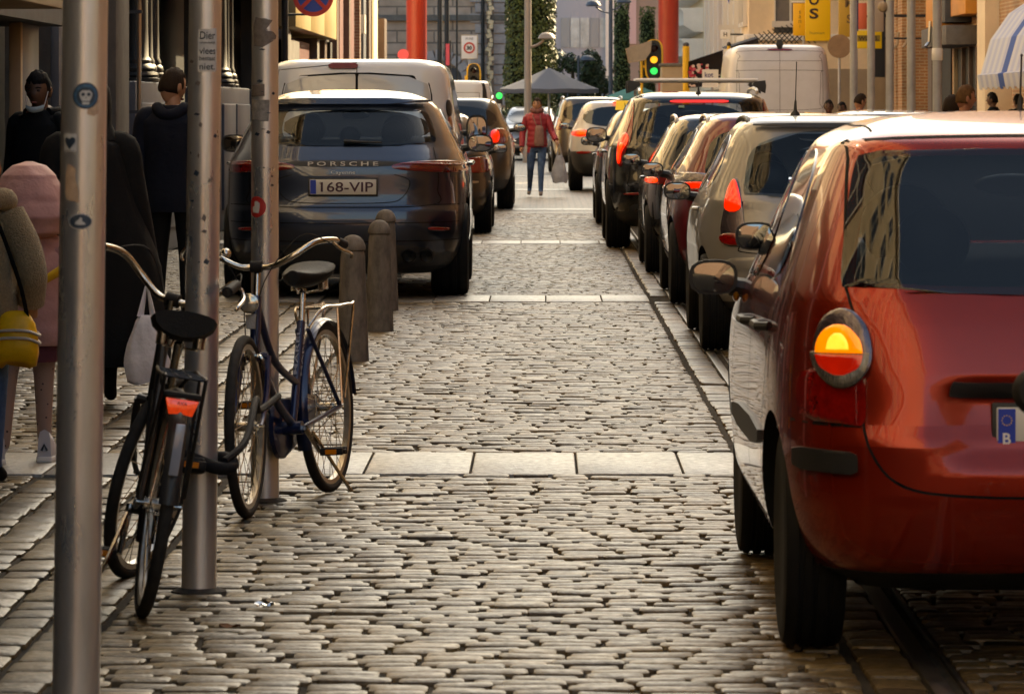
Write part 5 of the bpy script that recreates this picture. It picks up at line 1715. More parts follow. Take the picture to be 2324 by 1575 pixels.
def signal(name, label, x, y, z, lit, cat='traffic light', sc=1.0, pole_dx=-.3):
    t = thing(name, label, cat, (x, y, 0))
    pts = [(-.23, -.30), (-.23, .28), (-.19, .42), (-.10, .5), (.10, .5), (.19, .42), (.23, .28), (.23, -.30), (.19, -.44), (.10, -.51), (-.10, -.51), (-.19, -.44)]
    pts = chaikin(pts, 2)
    n = len(pts)

    def plate(k, y0, y1, nm, m, par):
        b = MB()
        b.loft([[(p[0] * sc * k, y0, z + p[1] * sc * (k if k == 1 else .965)) for p in pts], [(p[0] * sc * k, y1, z + p[1] * sc * (k if k == 1 else .965)) for p in pts]])
        return b.build(nm, m, par, recalc=True)
    bp = plate(1, -.02, .0, 'backplate_rim', M_yell, t)
    plate(.80, -.03, -.021, 'backplate', M_sig, t)
    MB().bb(-.13 * sc, .13 * sc, -.02, .2, z - .46 * sc, z + .46 * sc).build('housing', M_sig, t, bevel=.03)
    for nm, dz, on in (('red_lens', .28, 'r' in lit), ('amber_lens', .0, 'a' in lit), ('green_lens', -.28, 'g' in lit)):
        c = {'red_lens': (1, .03, .02), 'amber_lens': (1, .42, .03), 'green_lens': (.02, .8, .13)}[nm]
        mm = mat(nm + '_lit', c, .3, emit=.42, ecol=c) if on else mat(nm + '_off', tuple(.03 * v for v in c), .3)
        MB().ell((0, -.035, z + dz * sc), (.092 * sc, .02, .092 * sc)).build(nm, mm, t)
        b = MB()
        rows = []
        for k in range(13):
            a = math.pi * (-.15 + 1.3 * k / 12)
            rows.append([((.108 * sc) * math.cos(a), -.03, z + dz * sc + .108 * sc * math.sin(a)), (.1 * sc * math.cos(a), -.2, z + dz * sc + .1 * sc * math.sin(a) - .02)])
        b.grid(rows)
        b.grid(rows, flip=True)
        b.build('visor', M_sig, t)
    MB().cyl((pole_dx, .12, 0), (pole_dx, .12, z + .1), .035, None, 14).build('signal_pole', M_yell, t)
    MB().bb(min(pole_dx, 0), max(pole_dx, 0), .09, .15, z - .2, z - .14).build('bracket', M_yell, t, smooth=False)
    return t


p = at(1484, 136, 108)
sg = signal('traffic_light', 'traffic light showing amber and green on a yellow pole, left of right red column', p.x, 108, p.z, 'ag', pole_dx=-.30)
p = at(1449, 118, 107.6)
t = thing('tilted_sign', 'back of a tilted grey beige road sign on the traffic light pole', 'sign', (p.x, 107.6, p.z))
MB().loft([[(-.31, 0, .08), (-.24, 0, -.27), (.17, -.02, -.20), (.30, -.02, -.02), (.33, -.02, .28)], [(-.31, .03, .08), (-.24, .03, -.27), (.17, .01, -.20), (.30, .01, -.02), (.33, .01, .28)]]).build('plate', mat('sign_back', (.27, .23, .19), .55, .2, var=.1, vs=8), t, recalc=True)
MB().tube([(-.31, -.01, .08), (-.24, -.01, -.27), (.17, -.03, -.20)], .018, 6).build('edge', M_beige, t)
p = at(1075, 170, 112)
signal('traffic_light', 'dark unlit traffic light with yellow rim below the speed sign', p.x, 112, p.z - .12, '', pole_dx=-.2, sc=.82)
p = at(1133, 228, 120)
t = thing('far_signal', 'small far green signal by the parasol', 'traffic light', (p.x, 120, 0))
MB().cyl((0, 0, 0), (0, 0, p.z - .1), .06, None, 12).build('signal_pole', M_cream2, t)
MB().bb(-.09, .09, -.02, .12, p.z - .15, p.z + .25).build('housing', M_sig, t, bevel=.02)
MB().ell((0, -.03, p.z + .12), (.09, .02, .09)).build('green_lens', MATS['green_lens_lit'], t)

# zone 30 sign
p = at(1065, 108, 125)
t = thing('zone_sign', 'white zone 30 speed limit sign with red ring', 'sign', (p.x, 125, 0))
zc = p.z
MB().bb(-.225, .225, -.02, 0, zc - .33, zc + .33).build('plate', M_white, t, bevel=.01)
MB().bb(-.245, .245, -.015, .01, zc - .35, zc + .35).build('plate_rim', M_beige, t, bevel=.01)
MB().lathe([(.115, 0), (.165, 0), (.165, .006), (.115, .006)], (0, -.022, zc - .02), (0, -1, 0), 30, caps=False).build('red_ring', mat('sign_red', (.55, .04, .03), .4), t)
lettering('30', (0, -.024, zc - .02), .12, M_black_print, t, bold=.05)
lettering('ZONE', (0, -.024, zc + .245), .06, M_black_print, t)
MB().cyl((0, .03, 0), (0, .03, zc + .3), .03, None, 10).build('sign_pole', M_poleg, t)

# no stopping sign on the left
p = at(711, -8, 64)
t = thing('no_stopping_sign', 'round blue no stopping sign with red rim and cross, top left of the vans', 'sign', (p.x, 64, 0))
zc = p.z
b = MB().lathe([(.0, 0), (.30, 0), (.30, .012), (.0, .012)], (0, 0, zc), (0, -1, 0), 40)
b.build('disc', mat('sign_blue', (.015, .06, .42), .4), t)
MB().lathe([(.235, 0.013), (.302, .013), (.302, .02), (.235, .02)], (0, 0, zc), (0, -1, 0), 40, caps=False).build('rim', MATS['sign_red'], t)
for a in (-.785, .785):
    MB().box((0, -.018, zc), (.055, .006, .5), (0, a, 0)).build('cross_bar', MATS['sign_red'], t, smooth=False)
MB().tube([(-.42, .05, zc - .27), (-.06, .04, zc - .27), (-.06, .02, zc - .1)], .018, 8).build('bracket', M_iron, t)
MB().cyl((-.42, .05, 0), (-.42, .05, zc + .5), .05, None, 12).build('sign_pole', M_iron, t)

# street lamps on the square
def lamp_post(label, x, y, r, hgt, arms, m, cat='street lamp'):
    t = thing('street_lamp', label, cat, (x, y, 0), group='lamp posts on the square')
    MB().lathe([(r * 1.4, 0), (r * 1.4, .6), (r, .7), (r * .8, hgt)], n=18).build('post', m, t)
    for dx, z in arms:
        MB().tube(smooth_path([(0, 0, z - .25), (dx * .5, 0, z - .18), (dx * .85, 0, z - .04)], 5), r * .35, 8).build('arm', m, t)
        MB().lathe([(.001, .17), (.11, .155), (.2, .10), (.25, .0), (.2, -.02), (.001, -.03)], (dx, 0, z), n=20).build('lamp_hood', m, t)
    return t


lamp_post('tall beige lamp post with one hooded arm, in front of the ivy tower', (1198 - VX) * 120 / FPX, 120, .105, 8, [(.52, 3.42)], mat('lamp_beige', (.30, .24, .18), .5))
lamp_post('tall blue grey lamp post right of the tree', (1386 - VX) * 138 / FPX, 138, .07, 8, [(-.55, 4.75), (.42, 4.85), (.55, 1.95)], M_bluegrey)
lamp_post('short lamp post with one hood in front of the dark tree', (1313 - VX) * 141 / FPX, 141, .045, 3.2, [(.28, 3.05)], M_bluegrey)
lamp_post('thin lamp post left of the short hooded one', (1289 - VX) * 141 / FPX, 143, .03, 2.4, [], M_bluegrey)
for px, y, lab in ((998, 128, 'dark thin mast right of the left red column'), (1014, 130, 'second dark mast, right of the thin one'), (1037, 133, 'slim dark cable mast left of the zone sign')):
    t = thing('mast', lab, 'pole', ((px - VX) * y / FPX, y, 0), group='dark masts at the street end')
    MB().lathe([(.08, 0), (.07, 7), (.05, 8)] if px < 1030 else [(.035, 0), (.03, 8)], n=12).build('shaft', M_iron, t)
t = thing('pink_banner_post', 'narrow pink banner on a post left of the zone sign', 'banner', ((1016 - VX) * 122 / FPX, 122, 0))
MB().bb(-.05, .05, -.02, .02, 2.7, 3.3).build('banner', mat('banner_pink', (.75, .08, .12), .5), t, smooth=False)
MB().cyl((.07, 0, 0), (.07, 0, 3.4), .025, None, 10).build('post', M_iron, t)
t = thing('pink_banner_post', 'small red disc sign just left of left red column', 'sign', ((915 - VX) * 110 / FPX, 110, 0))
MB().lathe([(.001, 0), (.14, 0), (.14, .02), (.001, .02)], (0, 0, 2.85), (0, -1, 0), 24).build('disc', MATS['banner_pink'], t)
MB().cyl((0, .03, 0), (0, .03, 2.9), .025, None, 10).build('post', M_iron, t)


def parasol(label, x, y, half, z0, z1, m, n=8, rz=0.4):
    t = thing('parasol', label, 'parasol', (x, y, 0), rz, group='cafe parasols on the square')
    b = MB()
    rim = []
    for k in range(n * 4):
        a = 2 * math.pi * k / (n * 4)
        q = half * (1 - .03 * (1 - abs(math.cos(a * n / 2))))
        rim.append((q * math.cos(a), q * math.sin(a), z0 - .02 * (1 - abs(math.cos(a * n / 2)))))
    mid = [(p_[0] * .5, p_[1] * .5, z0 + (z1 - z0) * .46 + (.02 if k % 4 == 0 else 0)) for k, p_ in enumerate(rim)]
    top = [(p_[0] * .02, p_[1] * .02, z1) for p_ in rim]
    low = [(p_[0] * .995, p_[1] * .995, p_[2] - .12) for p_ in rim]
    b.loft([low, rim, mid, top])
    b.build('canopy', m, t, angle=20)
    MB().cyl((0, 0, 0), (0, 0, z1), .04, None, 10).build('pole', M_poleg, t)
    for k in range(n):
        a = 2 * math.pi * k / n
        MB().tube([(0, 0, z1 - .3), (half * .8 * math.cos(a), half * .8 * math.sin(a), z0 + (z1 - z0) * .16)], .012, 4).build('rib', M_poleg, t)


parasol('big grey cafe parasol under the ivy tower', (1246 - VX) * 126 / FPX, 126, 1.48, 2.06, 2.66, mat('parasol_grey', (.12, .12, .135), .8))
parasol('green cafe parasol left of the traffic light', (1425 - VX) * 118 / FPX + .3, 122, 1.1, 1.75, 2.15, mat('parasol_green', (.06, .20, .15), .8))

# beige kiosk behind the traffic light, with its yellow post
p0, p1 = at(1502, 146, 106), at(1563, 200, 106)
t = thing('kiosk', 'beige kiosk wall below the right red column', 'kiosk', ((p0.x + p1.x) / 2, 106, 0))
wk = (p1.x - p0.x) / 2
MB().bb(-wk, wk, 0, 1.6, 0, p0.z - .06).build('wall', M_beige, t, bevel=.02)
MB().bb(-wk - .04, wk + .04, -.05, 1.65, p0.z - .058, p0.z + .02).build('roof', M_greyst, t, bevel=.02)
p = at(1557, 125, 104)
t = thing('yellow_post', 'short yellow post with dark top, beside the flowered banner', 'post', (p.x, 104, 0))
MB().cyl((0, 0, 0), (0, 0, p.z + .2), .085, None, 16).build('shaft', M_yell, t)
MB().ell((0, 0, p.z + .24), (.075, .075, .06)).build('cap', M_greydk, t)
p = at(1721, 112, 96)
t = thing('yellow_post', 'yellow post left of the lattice, behind the high van', 'post', (p.x - .65, 96, 0))
MB().cyl((0, 0, 0), (0, 0, p.z + .1), .04, None, 16).build('shaft', M_yell, t)
MB().ell((0, 0, p.z + .1), (.05, .05, .06)).build('cap', M_sig, t)

# dark awning banner with pink flowers
y = 103.0
p0, p1 = at(1562, 140, y), at(1640, 110, y)
t = thing('flower_banner', 'black banner awning printed with pink flowers, ragged lower edge', 'awning', (0, y, 0))
top = [at(1562, 141, y), at(1590, 131, y), at(1618, 122, y), at(1641, 114, y)]
bot = [at(1562, 200, y), at(1590, 198, y), at(1618, 192, y), at(1641, 190, y)]
b = MB()
G = []
for i in range(9):
    f = i / 8
    G.append([Vector((tp.x + (bt.x - tp.x) * f, .12 * math.sin(f * 3), tp.z + (bt.z - tp.z) * f)) for tp, bt in zip(smooth_path(top, 6), smooth_path(bot, 6))])
b.grid(G)
b.grid([[p_ + Vector((0, .03, 0)) for p_ in r_] for r_ in G], flip=True)
b.build('cloth', mat('banner_black', (.018, .014, .016), .7), t, angle=60)
g = random.Random(5)
for k in range(46):
    fx, fz = g.uniform(.04, .55), g.uniform(.22, .62)
    if k > 30:
        fx, fz = g.uniform(.03, .95), g.uniform(.7, .97)
    x_ = top[0].x + (top[3].x - top[0].x) * fx
    zt = top[0].z + (top[3].z - top[0].z) * fx
    zb_ = bot[0].z + (bot[3].z - bot[0].z) * fx
    rr_ = g.uniform(.02, .055)
    mm = [mat('petal_pink', (.62, .10, .16), .6), mat('petal_pale', (.66, .50, .44), .6), mat('petal_red', (.42, .04, .07), .6)][g.randrange(3)] if k <= 30 else mat('petal_pale', (.6, .5, .45), .6)
    pts = [(x_ + rr_ * g.uniform(.6, 1.3) * math.cos(a), -.012 - .0006 * k, zt + (zb_ - zt) * fz + rr_ * g.uniform(.6, 1.2) * math.sin(a)) for a in [2 * math.pi * q / 7 for q in range(7)]]
    MB().add(pts, [tuple(range(7))]).build('printed_flower', mm, t, smooth=False)
p = at(1600, 172, 104.5)
t = thing('kot_sign', 'white board with blue lettering under the flowered banner', 'sign', (p.x, 102, 0))
MB().bb(-.16, .22, -.02, .02, p.z - .3, p.z + .12).build('board', M_white, t, smooth=False)
lettering('kot', (.0, -.024, p.z), .12, mat('ink_blue', (.05, .06, .22), .5), t, width=.2, bold=.02)
MB().cyl((.08, .03, 0), (.08, .03, p.z - .2), .03, None, 8).build('post', M_poleg, t)
p = at(1646, 79, 103)
t = thing('letter_sign', 'small white square sign with a black letter H', 'sign', (p.x, 103, 0))
MB().bb(-.115, .115, -.06, .0, p.z - .10, p.z + .10).build('board', M_white, t, bevel=.01)
lettering('H', (0, -.064, p.z), .1, M_black_print, t, bold=.02)
MB().bb(-.18, .3, -.03, .0, p.z + .12, p.z + .22).build('shelf', M_winframe, t, smooth=False)
MB().bb(.1, .9, -.02, .0, p.z - .02, p.z + .02).build('bracket', M_iron, t, smooth=False)
# small dark awning and lattice screen above the high van
t = thing('dark_awning', 'small black pointed awning left of the lattice', 'awning', (0, 98, 0))
q = [at(1640, 112, 98), at(1718, 88, 98), at(1722, 110, 98), at(1660, 112, 98)]
MB().loft([[Vector((v.x, -.4, v.z)) for v in q], [Vector((v.x, .6, v.z + .05)) for v in q]]).build('cloth', MATS['banner_black'], t, recalc=True)
p = at(1693, 118, 97.5)
t = thing('white_notice', 'white notice board above the left of the high van', 'sign', (p.x, 97.5, 0))
MB().bb(-.18, .18, -.02, .02, p.z - .14, p.z + .12).build('board', M_white, t, smooth=False)
MB().cyl((0, .05, 0), (0, .05, p.z), .03, None, 8).build('post', M_poleg, t)
t = thing('lattice_screen', 'black folding lattice screen above the high van roof', 'screen', (0, 95.5, 0))
pa = at(1722, 102, 95.5)
pb = at(1828, 96, 95.5)
hgts = lambda f: .24 + .28 * f
nb = 10
for k in range(nb):
    f = k / (nb - 1)
    x_ = pa.x + (pb.x - pa.x) * f
    for sgn in (-1, 1):
        ln = hgts(f) * 1.25
        MB().box((x_, .012 * sgn, pa.z + hgts(f) * .5), (.022, .012, ln), (0, sgn * .78, 0)).build('lattice_bar', M_iron, t, smooth=False)
MB().bb(pa.x, pb.x, -.02, .02, pa.z - .06, pa.z - .03).build('rail', M_iron, t, smooth=False)

# yellow hanging signs
y = 94.0
p = at(1856, 20, y)
t = thing('yellow_sign', 'tall yellow hanging sign with big letters O S', 'sign', (p.x, y, 0))
sW = FPX / y
zb_ = CH - (94 - VY) / sW
MB().bb(-28.5 / sW, 28.5 / sW, -.06, .06, zb_, zb_ + 2.2).build('board', M_yellow_pl, t, bevel=.01)
mk = mat('sign_ink', (.035, .012, .012), .5)
lettering('S', (-9 / sW, -.064, CH - (32 - VY) / sW), 24 / sW, mk, t, bold=.03, width=21 / sW)
lettering('O', (-9 / sW, -.064, CH - (1 - VY) / sW), 24 / sW, mk, t, bold=.03, width=23 / sW)
lettering('human', (-2 / sW, -.064, CH - (75.5 - VY) / sW), 6.5 / sW, mat('sign_ink_faint', (.30, .17, .02), .5), t, width=33 / sW)
MB().bb(-.1, 1.9, -.02, .02, CH - (-4 - VY) / sW, CH - (1 - VY) / sW).build('bracket', M_iron, t, smooth=False)
p = at(1814, 45, 95)
t = thing('yellow_sign', 'narrow yellow sign with small upright letters, left of the O S sign', 'sign', (p.x, 95, 0))
s_ = FPX / 95
MB().bb(-14 / s_, 16 / s_, -.05, .05, CH - (82 - VY) / s_, CH - (8 - VY) / s_).build('board', mat('yellow_orange', (.92, .50, .015), .5), t, bevel=.01)
MB().bb(-17 / s_, 16 / s_, -.07, .07, CH - (7 - VY) / s_, CH - (2 - VY) / s_).build('cap_strip', M_cream2, t, smooth=False)
for k, ch in enumerate('sani'):
    lettering(ch, (1 / s_, -.054, CH - (29 + 10.5 * k - VY) / s_), 7 / s_, MATS['sign_ink_faint'], t)
MB().cyl((.1, .05, 0), (.1, .05, CH - (5 - VY) / s_), .03, None, 8).build('post', M_poleg, t)
p = at(1917, 35, 92)
t = thing('yellow_sign', 'dull yellow sign half hidden behind the first grey post', 'sign', (p.x, 92, 0))
s_ = FPX / 92
MB().bb(-14 / s_, 22 / s_, -.05, .05, CH - (85 - VY) / s_, CH - (-20 - VY) / s_).build('board', mat('yellow_dull', (.50, .30, .03), .55), t, bevel=.01)
for k, ch in enumerate('MS'):
    lettering(ch, (10 / s_, -.054, CH - (8 + 36 * k - VY) / s_), 20 / s_, mat('ink_brown', (.16, .09, .03), .5), t, bold=.03)
MB().cyl((.25, .05, 0), (.25, .05, CH - (-20 - VY) / s_), .03, None, 8).build('post', M_poleg, t)
p = at(1972, 90, 88)
s_ = FPX / 88
t = thing('yellow_board', 'wide yellow sign board with black lettered strip, behind grey posts', 'sign', (p.x, 88, 0))
MB().bb(-29 / s_, 29 / s_, -.05, .05, CH - (111 - VY) / s_, CH - (70 - VY) / s_).build('board', mat('yellow_lemon', (.85, .58, .015), .5), t, bevel=.01)
MB().bb(-27 / s_, 25 / s_, -.055, -.051, CH - (95 - VY) / s_, CH - (81 - VY) / s_).build('strip', mat('strip_olive', (.28, .20, .03), .5), t, smooth=False)
lettering('WISSEL', (-1 / s_, -.058, CH - (88 - VY) / s_), 10 / s_, mk, t, width=46 / s_, bold=.02)
MB().bb(28 / s_, 1.6, -.02, .02, CH - (90 - VY) / s_, CH - (86 - VY) / s_).build('bracket', M_iron, t, smooth=False)
p = at(1957, 35, 87)
s_ = FPX / 87
t = thing('red_sign', 'orange red upright sign between two grey posts', 'sign', (p.x, 87, 0))
MB().bb(-9 / s_, 10 / s_, -.05, .05, CH - (67 - VY) / s_, CH - (8 - VY) / s_).build('board', mat('sign_orange_red', (.62, .12, .05), .5), t, bevel=.01)
MB().bb(-20 / s_, -9 / s_, -.04, .06, CH - (72 - VY) / s_, CH - (-5 - VY) / s_).build('edge_panel', mat('edge_navy', (.02, .02, .07), .5), t, smooth=False)
MB().bb(9 / s_, 2.0, -.02, .02, CH - (40 - VY) / s_, CH - (36 - VY) / s_).build('bracket', M_iron, t, smooth=False)
p = at(1995, 30, 86)
t = thing('grey_sign', 'grey beige upright sign right of the orange red one', 'sign', (p.x, 86, 0))
MB().bb(-10 / s_, 10 / s_, -.05, .05, CH - (75 - VY) / s_, CH - (-10 - VY) / s_).build('board', mat('sign_grey_beige', (.36, .29, .22), .6), t, bevel=.01)
MB().bb(9 / s_, 1.6, -.02, .02, CH - (40 - VY) / s_, CH - (36 - VY) / s_).build('bracket', M_iron, t, smooth=False)
p = at(1905, 106, 90)
s_ = FPX / 90
t = thing('round_sign', 'faded brown round sign right of the high van roof', 'sign', (p.x, 90, 0))
MB().lathe([(.001, 0), (27 / s_, 0), (27 / s_, .03), (.001, .03)], (0, 0, p.z), (0, -1, 0), 32).build('disc', mat('sign_brown', (.30, .19, .11), .7, var=.15, vs=6), t)
MB().cyl((0, .04, 0), (0, .04, p.z), .03, None, 10).build('post', M_poleg, t)
# small projecting clock arm and blue flag
p = at(1652, 3, 106)
t = thing('blue_flag', 'tiny blue pennant on a bracket in front of the white house', 'flag', (p.x, 106, 0))
MB().loft([[(-.03, -.01, p.z + .1), (.05, -.01, p.z + .1), (.03, -.01, p.z - .08)], [(-.03, .01, p.z + .1), (.05, .01, p.z + .1), (.03, .01, p.z - .08)]]).build('cloth', M_blue, t, recalc=True)
MB().tube([(0, 0, p.z + .1), (.75, 0, p.z - .35), (.8, 0, p.z - .35)], .02, 6).build('bracket', M_iron, t)

# blue and white awning at the right edge
M_aw = mat('awning_white', (.52, .52, .56), .75)
M_awb = mat('awning_blue', (.02, .07, .30), .75)
M_awl = mat('awning_pale_blue', (.40, .42, .55), .75)
t = thing('striped_awning', 'white and blue striped shop awning with fringed valance', 'awning', (0, 0, 0))
ya, yb_ = 61.0, 71.5
prof = [(7.18, 1.84), (7.14, 2.04), (7.20, 2.06), (7.36, 2.62), (7.66, 3.05), (8.0, 3.28)]
nst = 26
for k in range(nst):
    y0, y1 = ya + (yb_ - ya) * k / nst, ya + (yb_ - ya) * (k + .999) / nst
    m = M_awb if k % 13 in (3, 4) else (M_aw if k % 2 else M_awl)
    b = MB()
    G = [[(x_, y0, z_ - (.03 if i == 0 and k % 2 else 0)), (x_, y1, z_ - (.03 if i == 0 and k % 2 else 0))] for i, (x_, z_) in enumerate(prof)]
    b.grid(G)
    b.grid([[(p_[0] + .012, p_[1], p_[2] - .012) for p_ in r_] for r_ in G], flip=True)
    b.build('stripe', m, t, smooth=False)
# striped end panel facing the camera
for k in range(14):
    f0, f1 = k / 14, (k + .97) / 14

    def prof_z(f, top):
        x_ = 7.18 + .82 * f
        zt = np.interp(x_, [7.14, 7.20, 7.36, 7.66, 8.0], [2.04, 2.06, 2.62, 3.05, 3.28])
        return (x_, zt - .01 if top else 1.90 + .03 * math.sin(k * 1.3))
    q = [prof_z(f0, 0), prof_z(f1, 0), prof_z(f1, 1), prof_z(f0, 1)]
    MB().loft([[(x_, ya - .01, z_) for x_, z_ in q], [(x_, ya - .03, z_) for x_, z_ in q]]).build('end_stripe', M_awb if k in (9, 10) else (M_aw if k % 2 else M_awl), t, smooth=False, recalc=True)
MB().tube([(7.17, ya - .03, 2.05), (7.5, ya - .035, 2.05), (8.0, ya - .03, 2.1)], .016, 6).build('piping', M_beige, t)
t = thing('menu_board', 'cream menu board under the striped awning', 'sign', (7.72, 73.6, 0))
MB().bb(-.22, .22, -.03, .03, 1.25, 1.95).build('board', M_cream, t, bevel=.01)  # board shares the plain cream render colour
MB().cyl((0, .0, 0), (0, .0, 1.25), .03, None, 8).build('post', M_iron, t)
# ================================================================== TREES on the square
def leaf_mat(name, a, b_, c):
    m = bpy.data.materials.new(name)
    m.use_nodes = True
    t = m.node_tree
    bs = t.nodes['Principled BSDF']
    at2 = t.nodes.new('ShaderNodeAttribute')
    at2.attribute_name = 'tint'
    r = t.nodes.new('ShaderNodeValToRGB')
    r.color_ramp.elements[0].color = (*a, 1)
    r.color_ramp.elements[1].color = (*c, 1)
    e = r.color_ramp.elements.new(.5)
    e.color = (*b_, 1)
    t.links.new(at2.outputs['Fac'], r.inputs[0])
    t.links.new(r.outputs[0], bs.inputs['Base Color'])
    bs.inputs['Roughness'].default_value = .55
    MATS[name] = m
    return m


def leaves(name, pts, size, m, parent, g, nrm=None):
    V, F, T = [], [], []
    for i, p in enumerate(pts):
        d = Vector((g.gauss(0, 1), g.gauss(0, 1), g.gauss(0, 1) + .3)).normalized()
        if nrm:
            d = (d * .7 + nrm[i]).normalized()
        u = d.orthogonal().normalized()
        u = Matrix.Rotation(g.uniform(0, 6.28), 3, d) @ u
        v = d.cross(u)
        s_ = size * g.uniform(.6, 1.35)
        o = len(V)
        V += [tuple(p + u * s_ * .9), tuple(p + v * s_ * .45 + d * s_ * .1), tuple(p - u * s_ * .8), tuple(p - v * s_ * .45 + d * s_ * .1)]
        F.append((o, o + 1, o + 2, o + 3))
        tt = min(1, max(0, g.gauss(.45, .22)))
        T += [tt] * 4
    me = bpy.data.meshes.new(name)
    me.from_pydata(V, [], F)
    a = me.attributes.new('tint', 'FLOAT', 'POINT')
    a.data.foreach_set('value', T)
    me.materials.append(m)
    o = bpy.data.objects.new(name, me)
    COL.objects.link(o)
    o.parent = parent
    return o


M_bark = mat('bark', (.06, .045, .03), .9, var=.3, vs=8, bump=.5, bs=20)
M_ivy = leaf_mat('ivy_leaf', (.035, .045, .006), (.10, .11, .014), (.20, .19, .028))
M_dkleaf = leaf_mat('evergreen_leaf', (.016, .030, .012), (.036, .062, .024), (.08, .12, .045))
M_hleaf = leaf_mat('hornbeam_leaf', (.035, .052, .010), (.085, .11, .022), (.16, .185, .04))


def column_tree(name, label, x, y, hw, hgt, z0, m, n, size, seed, group):
    g = random.Random(seed)
    t = thing(name, label, 'tree', (x, y, 0), group=group)
    MB().lathe([(.12, 0), (.09, hgt * .5), (.03, hgt * .95)], n=10).build('trunk', M_bark, t)
    P, Nn = [], []
    for k in range(n):
        a = g.uniform(0, 2 * math.pi)
        z = z0 + (hgt - z0) * g.random()
        wob = 1 + .05 * math.sin(z * 3.1 + a * 2) + .04 * math.sin(z * 7 + a * 5)
        rad = hw * wob * (1 - .12 * (z / hgt) ** 3) * (g.random() ** .12)
        k4 = (abs(math.cos(a)) ** 4 + abs(math.sin(a)) ** 4) ** -.25
        P.append(Vector((rad * k4 * math.cos(a) * .92, rad * k4 * math.sin(a) * .92, z)))
        Nn.append(Vector((math.cos(a), math.sin(a), .25)))
    leaves('crown', P, size, m, t, g, Nn)
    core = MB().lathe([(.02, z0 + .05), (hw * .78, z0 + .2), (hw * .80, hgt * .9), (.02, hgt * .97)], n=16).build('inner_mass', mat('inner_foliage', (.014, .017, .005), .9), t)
    return t


column_tree('clipped_tree', 'huge square clipped ivy green tree behind the beige lamp post', (1204 - VX) * 134 / FPX, 134, .86, 5.6, 1.3, M_ivy, 9000, .075, 1, 'clipped trees on the square')
column_tree('clipped_tree', 'slim clipped column tree right of the blue grey lamp post', (1411 - VX) * 142 / FPX, 142, .29, 5.0, .5, M_hleaf, 2600, .06, 2, 'clipped trees on the square')
column_tree('clipped_tree', 'dark slim column tree left of the right red column', (1469 - VX) * 150 / FPX, 150, .30, 5.0, .5, M_hleaf, 2600, .06, 3, 'clipped trees on the square')


def bushy(label, x, y, w_, z0, hgt, n, seed, m):
    g = random.Random(seed)
    t = thing('evergreen_tree', label, 'tree', (x, y, 0), group='dark trees on the square')
    MB().lathe([(.16, 0), (.12, hgt * .4), (.05, hgt * .8)], n=10).build('trunk', M_bark, t)
    for k in range(5):
        a = k * 1.26
        MB().tube([(0, 0, hgt * .35), (w_ * .5 * math.cos(a), w_ * .5 * math.sin(a), hgt * .65)], [.06, .02], 6).build('limb', M_bark, t)
    blobs = [(g.uniform(-.75, .75) * w_, g.uniform(-.6, .6) * w_, g.uniform(z0 + .3, hgt - .3), g.uniform(.28, .5) * w_) for _ in range(16)]
    P, Nn = [], []
    for k in range(n):
        bx, by, bz, br = blobs[g.randrange(16)]
        d = Vector((g.gauss(0, 1), g.gauss(0, 1), g.gauss(0, 1))).normalized()
        p = Vector((bx, by, bz)) + d * br * g.random() ** .3
        p.z = min(max(p.z, z0), hgt + .1)
        P.append(p)
        Nn.append(d)
    leaves('crown', P, .085, m, t, g, Nn)


bushy('dark bushy evergreen tree in the middle, right of the ivy tree', (1300 - VX) * 146 / FPX, 146, .95, .2, 3.5, 5200, 11, M_dkleaf)
bushy('dark evergreen tree next to the blue grey lamp post', (1358 - VX) * 148 / FPX, 148, .85, .2, 3.9, 5200, 12, M_dkleaf)
bushy('low olive shrub at the foot of the slim clipped tree', (1420 - VX) * 137 / FPX, 137, .5, .1, 2.2, 2200, 13, M_ivy)
bushy('dim shrub beneath the grey parasol', (1170 - VX) * 140 / FPX, 139, .9, .1, 1.6, 2600, 14, M_dkleaf)
bushy('dark hedge tree right of the stone station', (1275 - VX) * 160 / FPX, 158, 1.1, .1, 2.6, 3600, 15, M_dkleaf)
# ================================================================== BICYCLES
M_bframe_b = mat('frame_blue', (0.012, 0.022, 0.075), 0.3, 0.3, coat=.6, var=.1, vs=8)
M_bframe_k = mat('frame_black', (0.012, 0.011, 0.011), 0.5, 0.1, coat=.12, var=.3, vs=9)
M_saddle = mat('saddle_leather', (0.012, 0.011, 0.010), 0.62, bump=.25, bs=120)
M_grip = mat('rubber_grip', (0.018, 0.016, 0.015), 0.7)
M_bchrome = mat('worn_chrome', (0.55, 0.52, 0.47), 0.2, 1.0, var=.25, vs=25, rvar=.1)
M_alu = mat('rim_aluminium', (0.50, 0.47, 0.42), 0.3, 1.0, var=.2, vs=20)
M_btyre = mat('bicycle_tyre', (0.030, 0.027, 0.024), 0.8, var=.3, vs=18)
M_refl = mat('red_reflector_glow', (0.80, 0.055, 0.012), 0.12, coat=1.0, emit=.10, ecol=(1, .07, .012), var=.3, vs=60)  # weak emission paints the glow of light caught by the reflector
M_lampface = mat('lamp_face', (0.62, 0.58, 0.48), 0.12, .7, coat=1, var=.25, vs=60)
M_amberrefl = mat('amber_reflector', (.75, .22, .01), .2, coat=1)


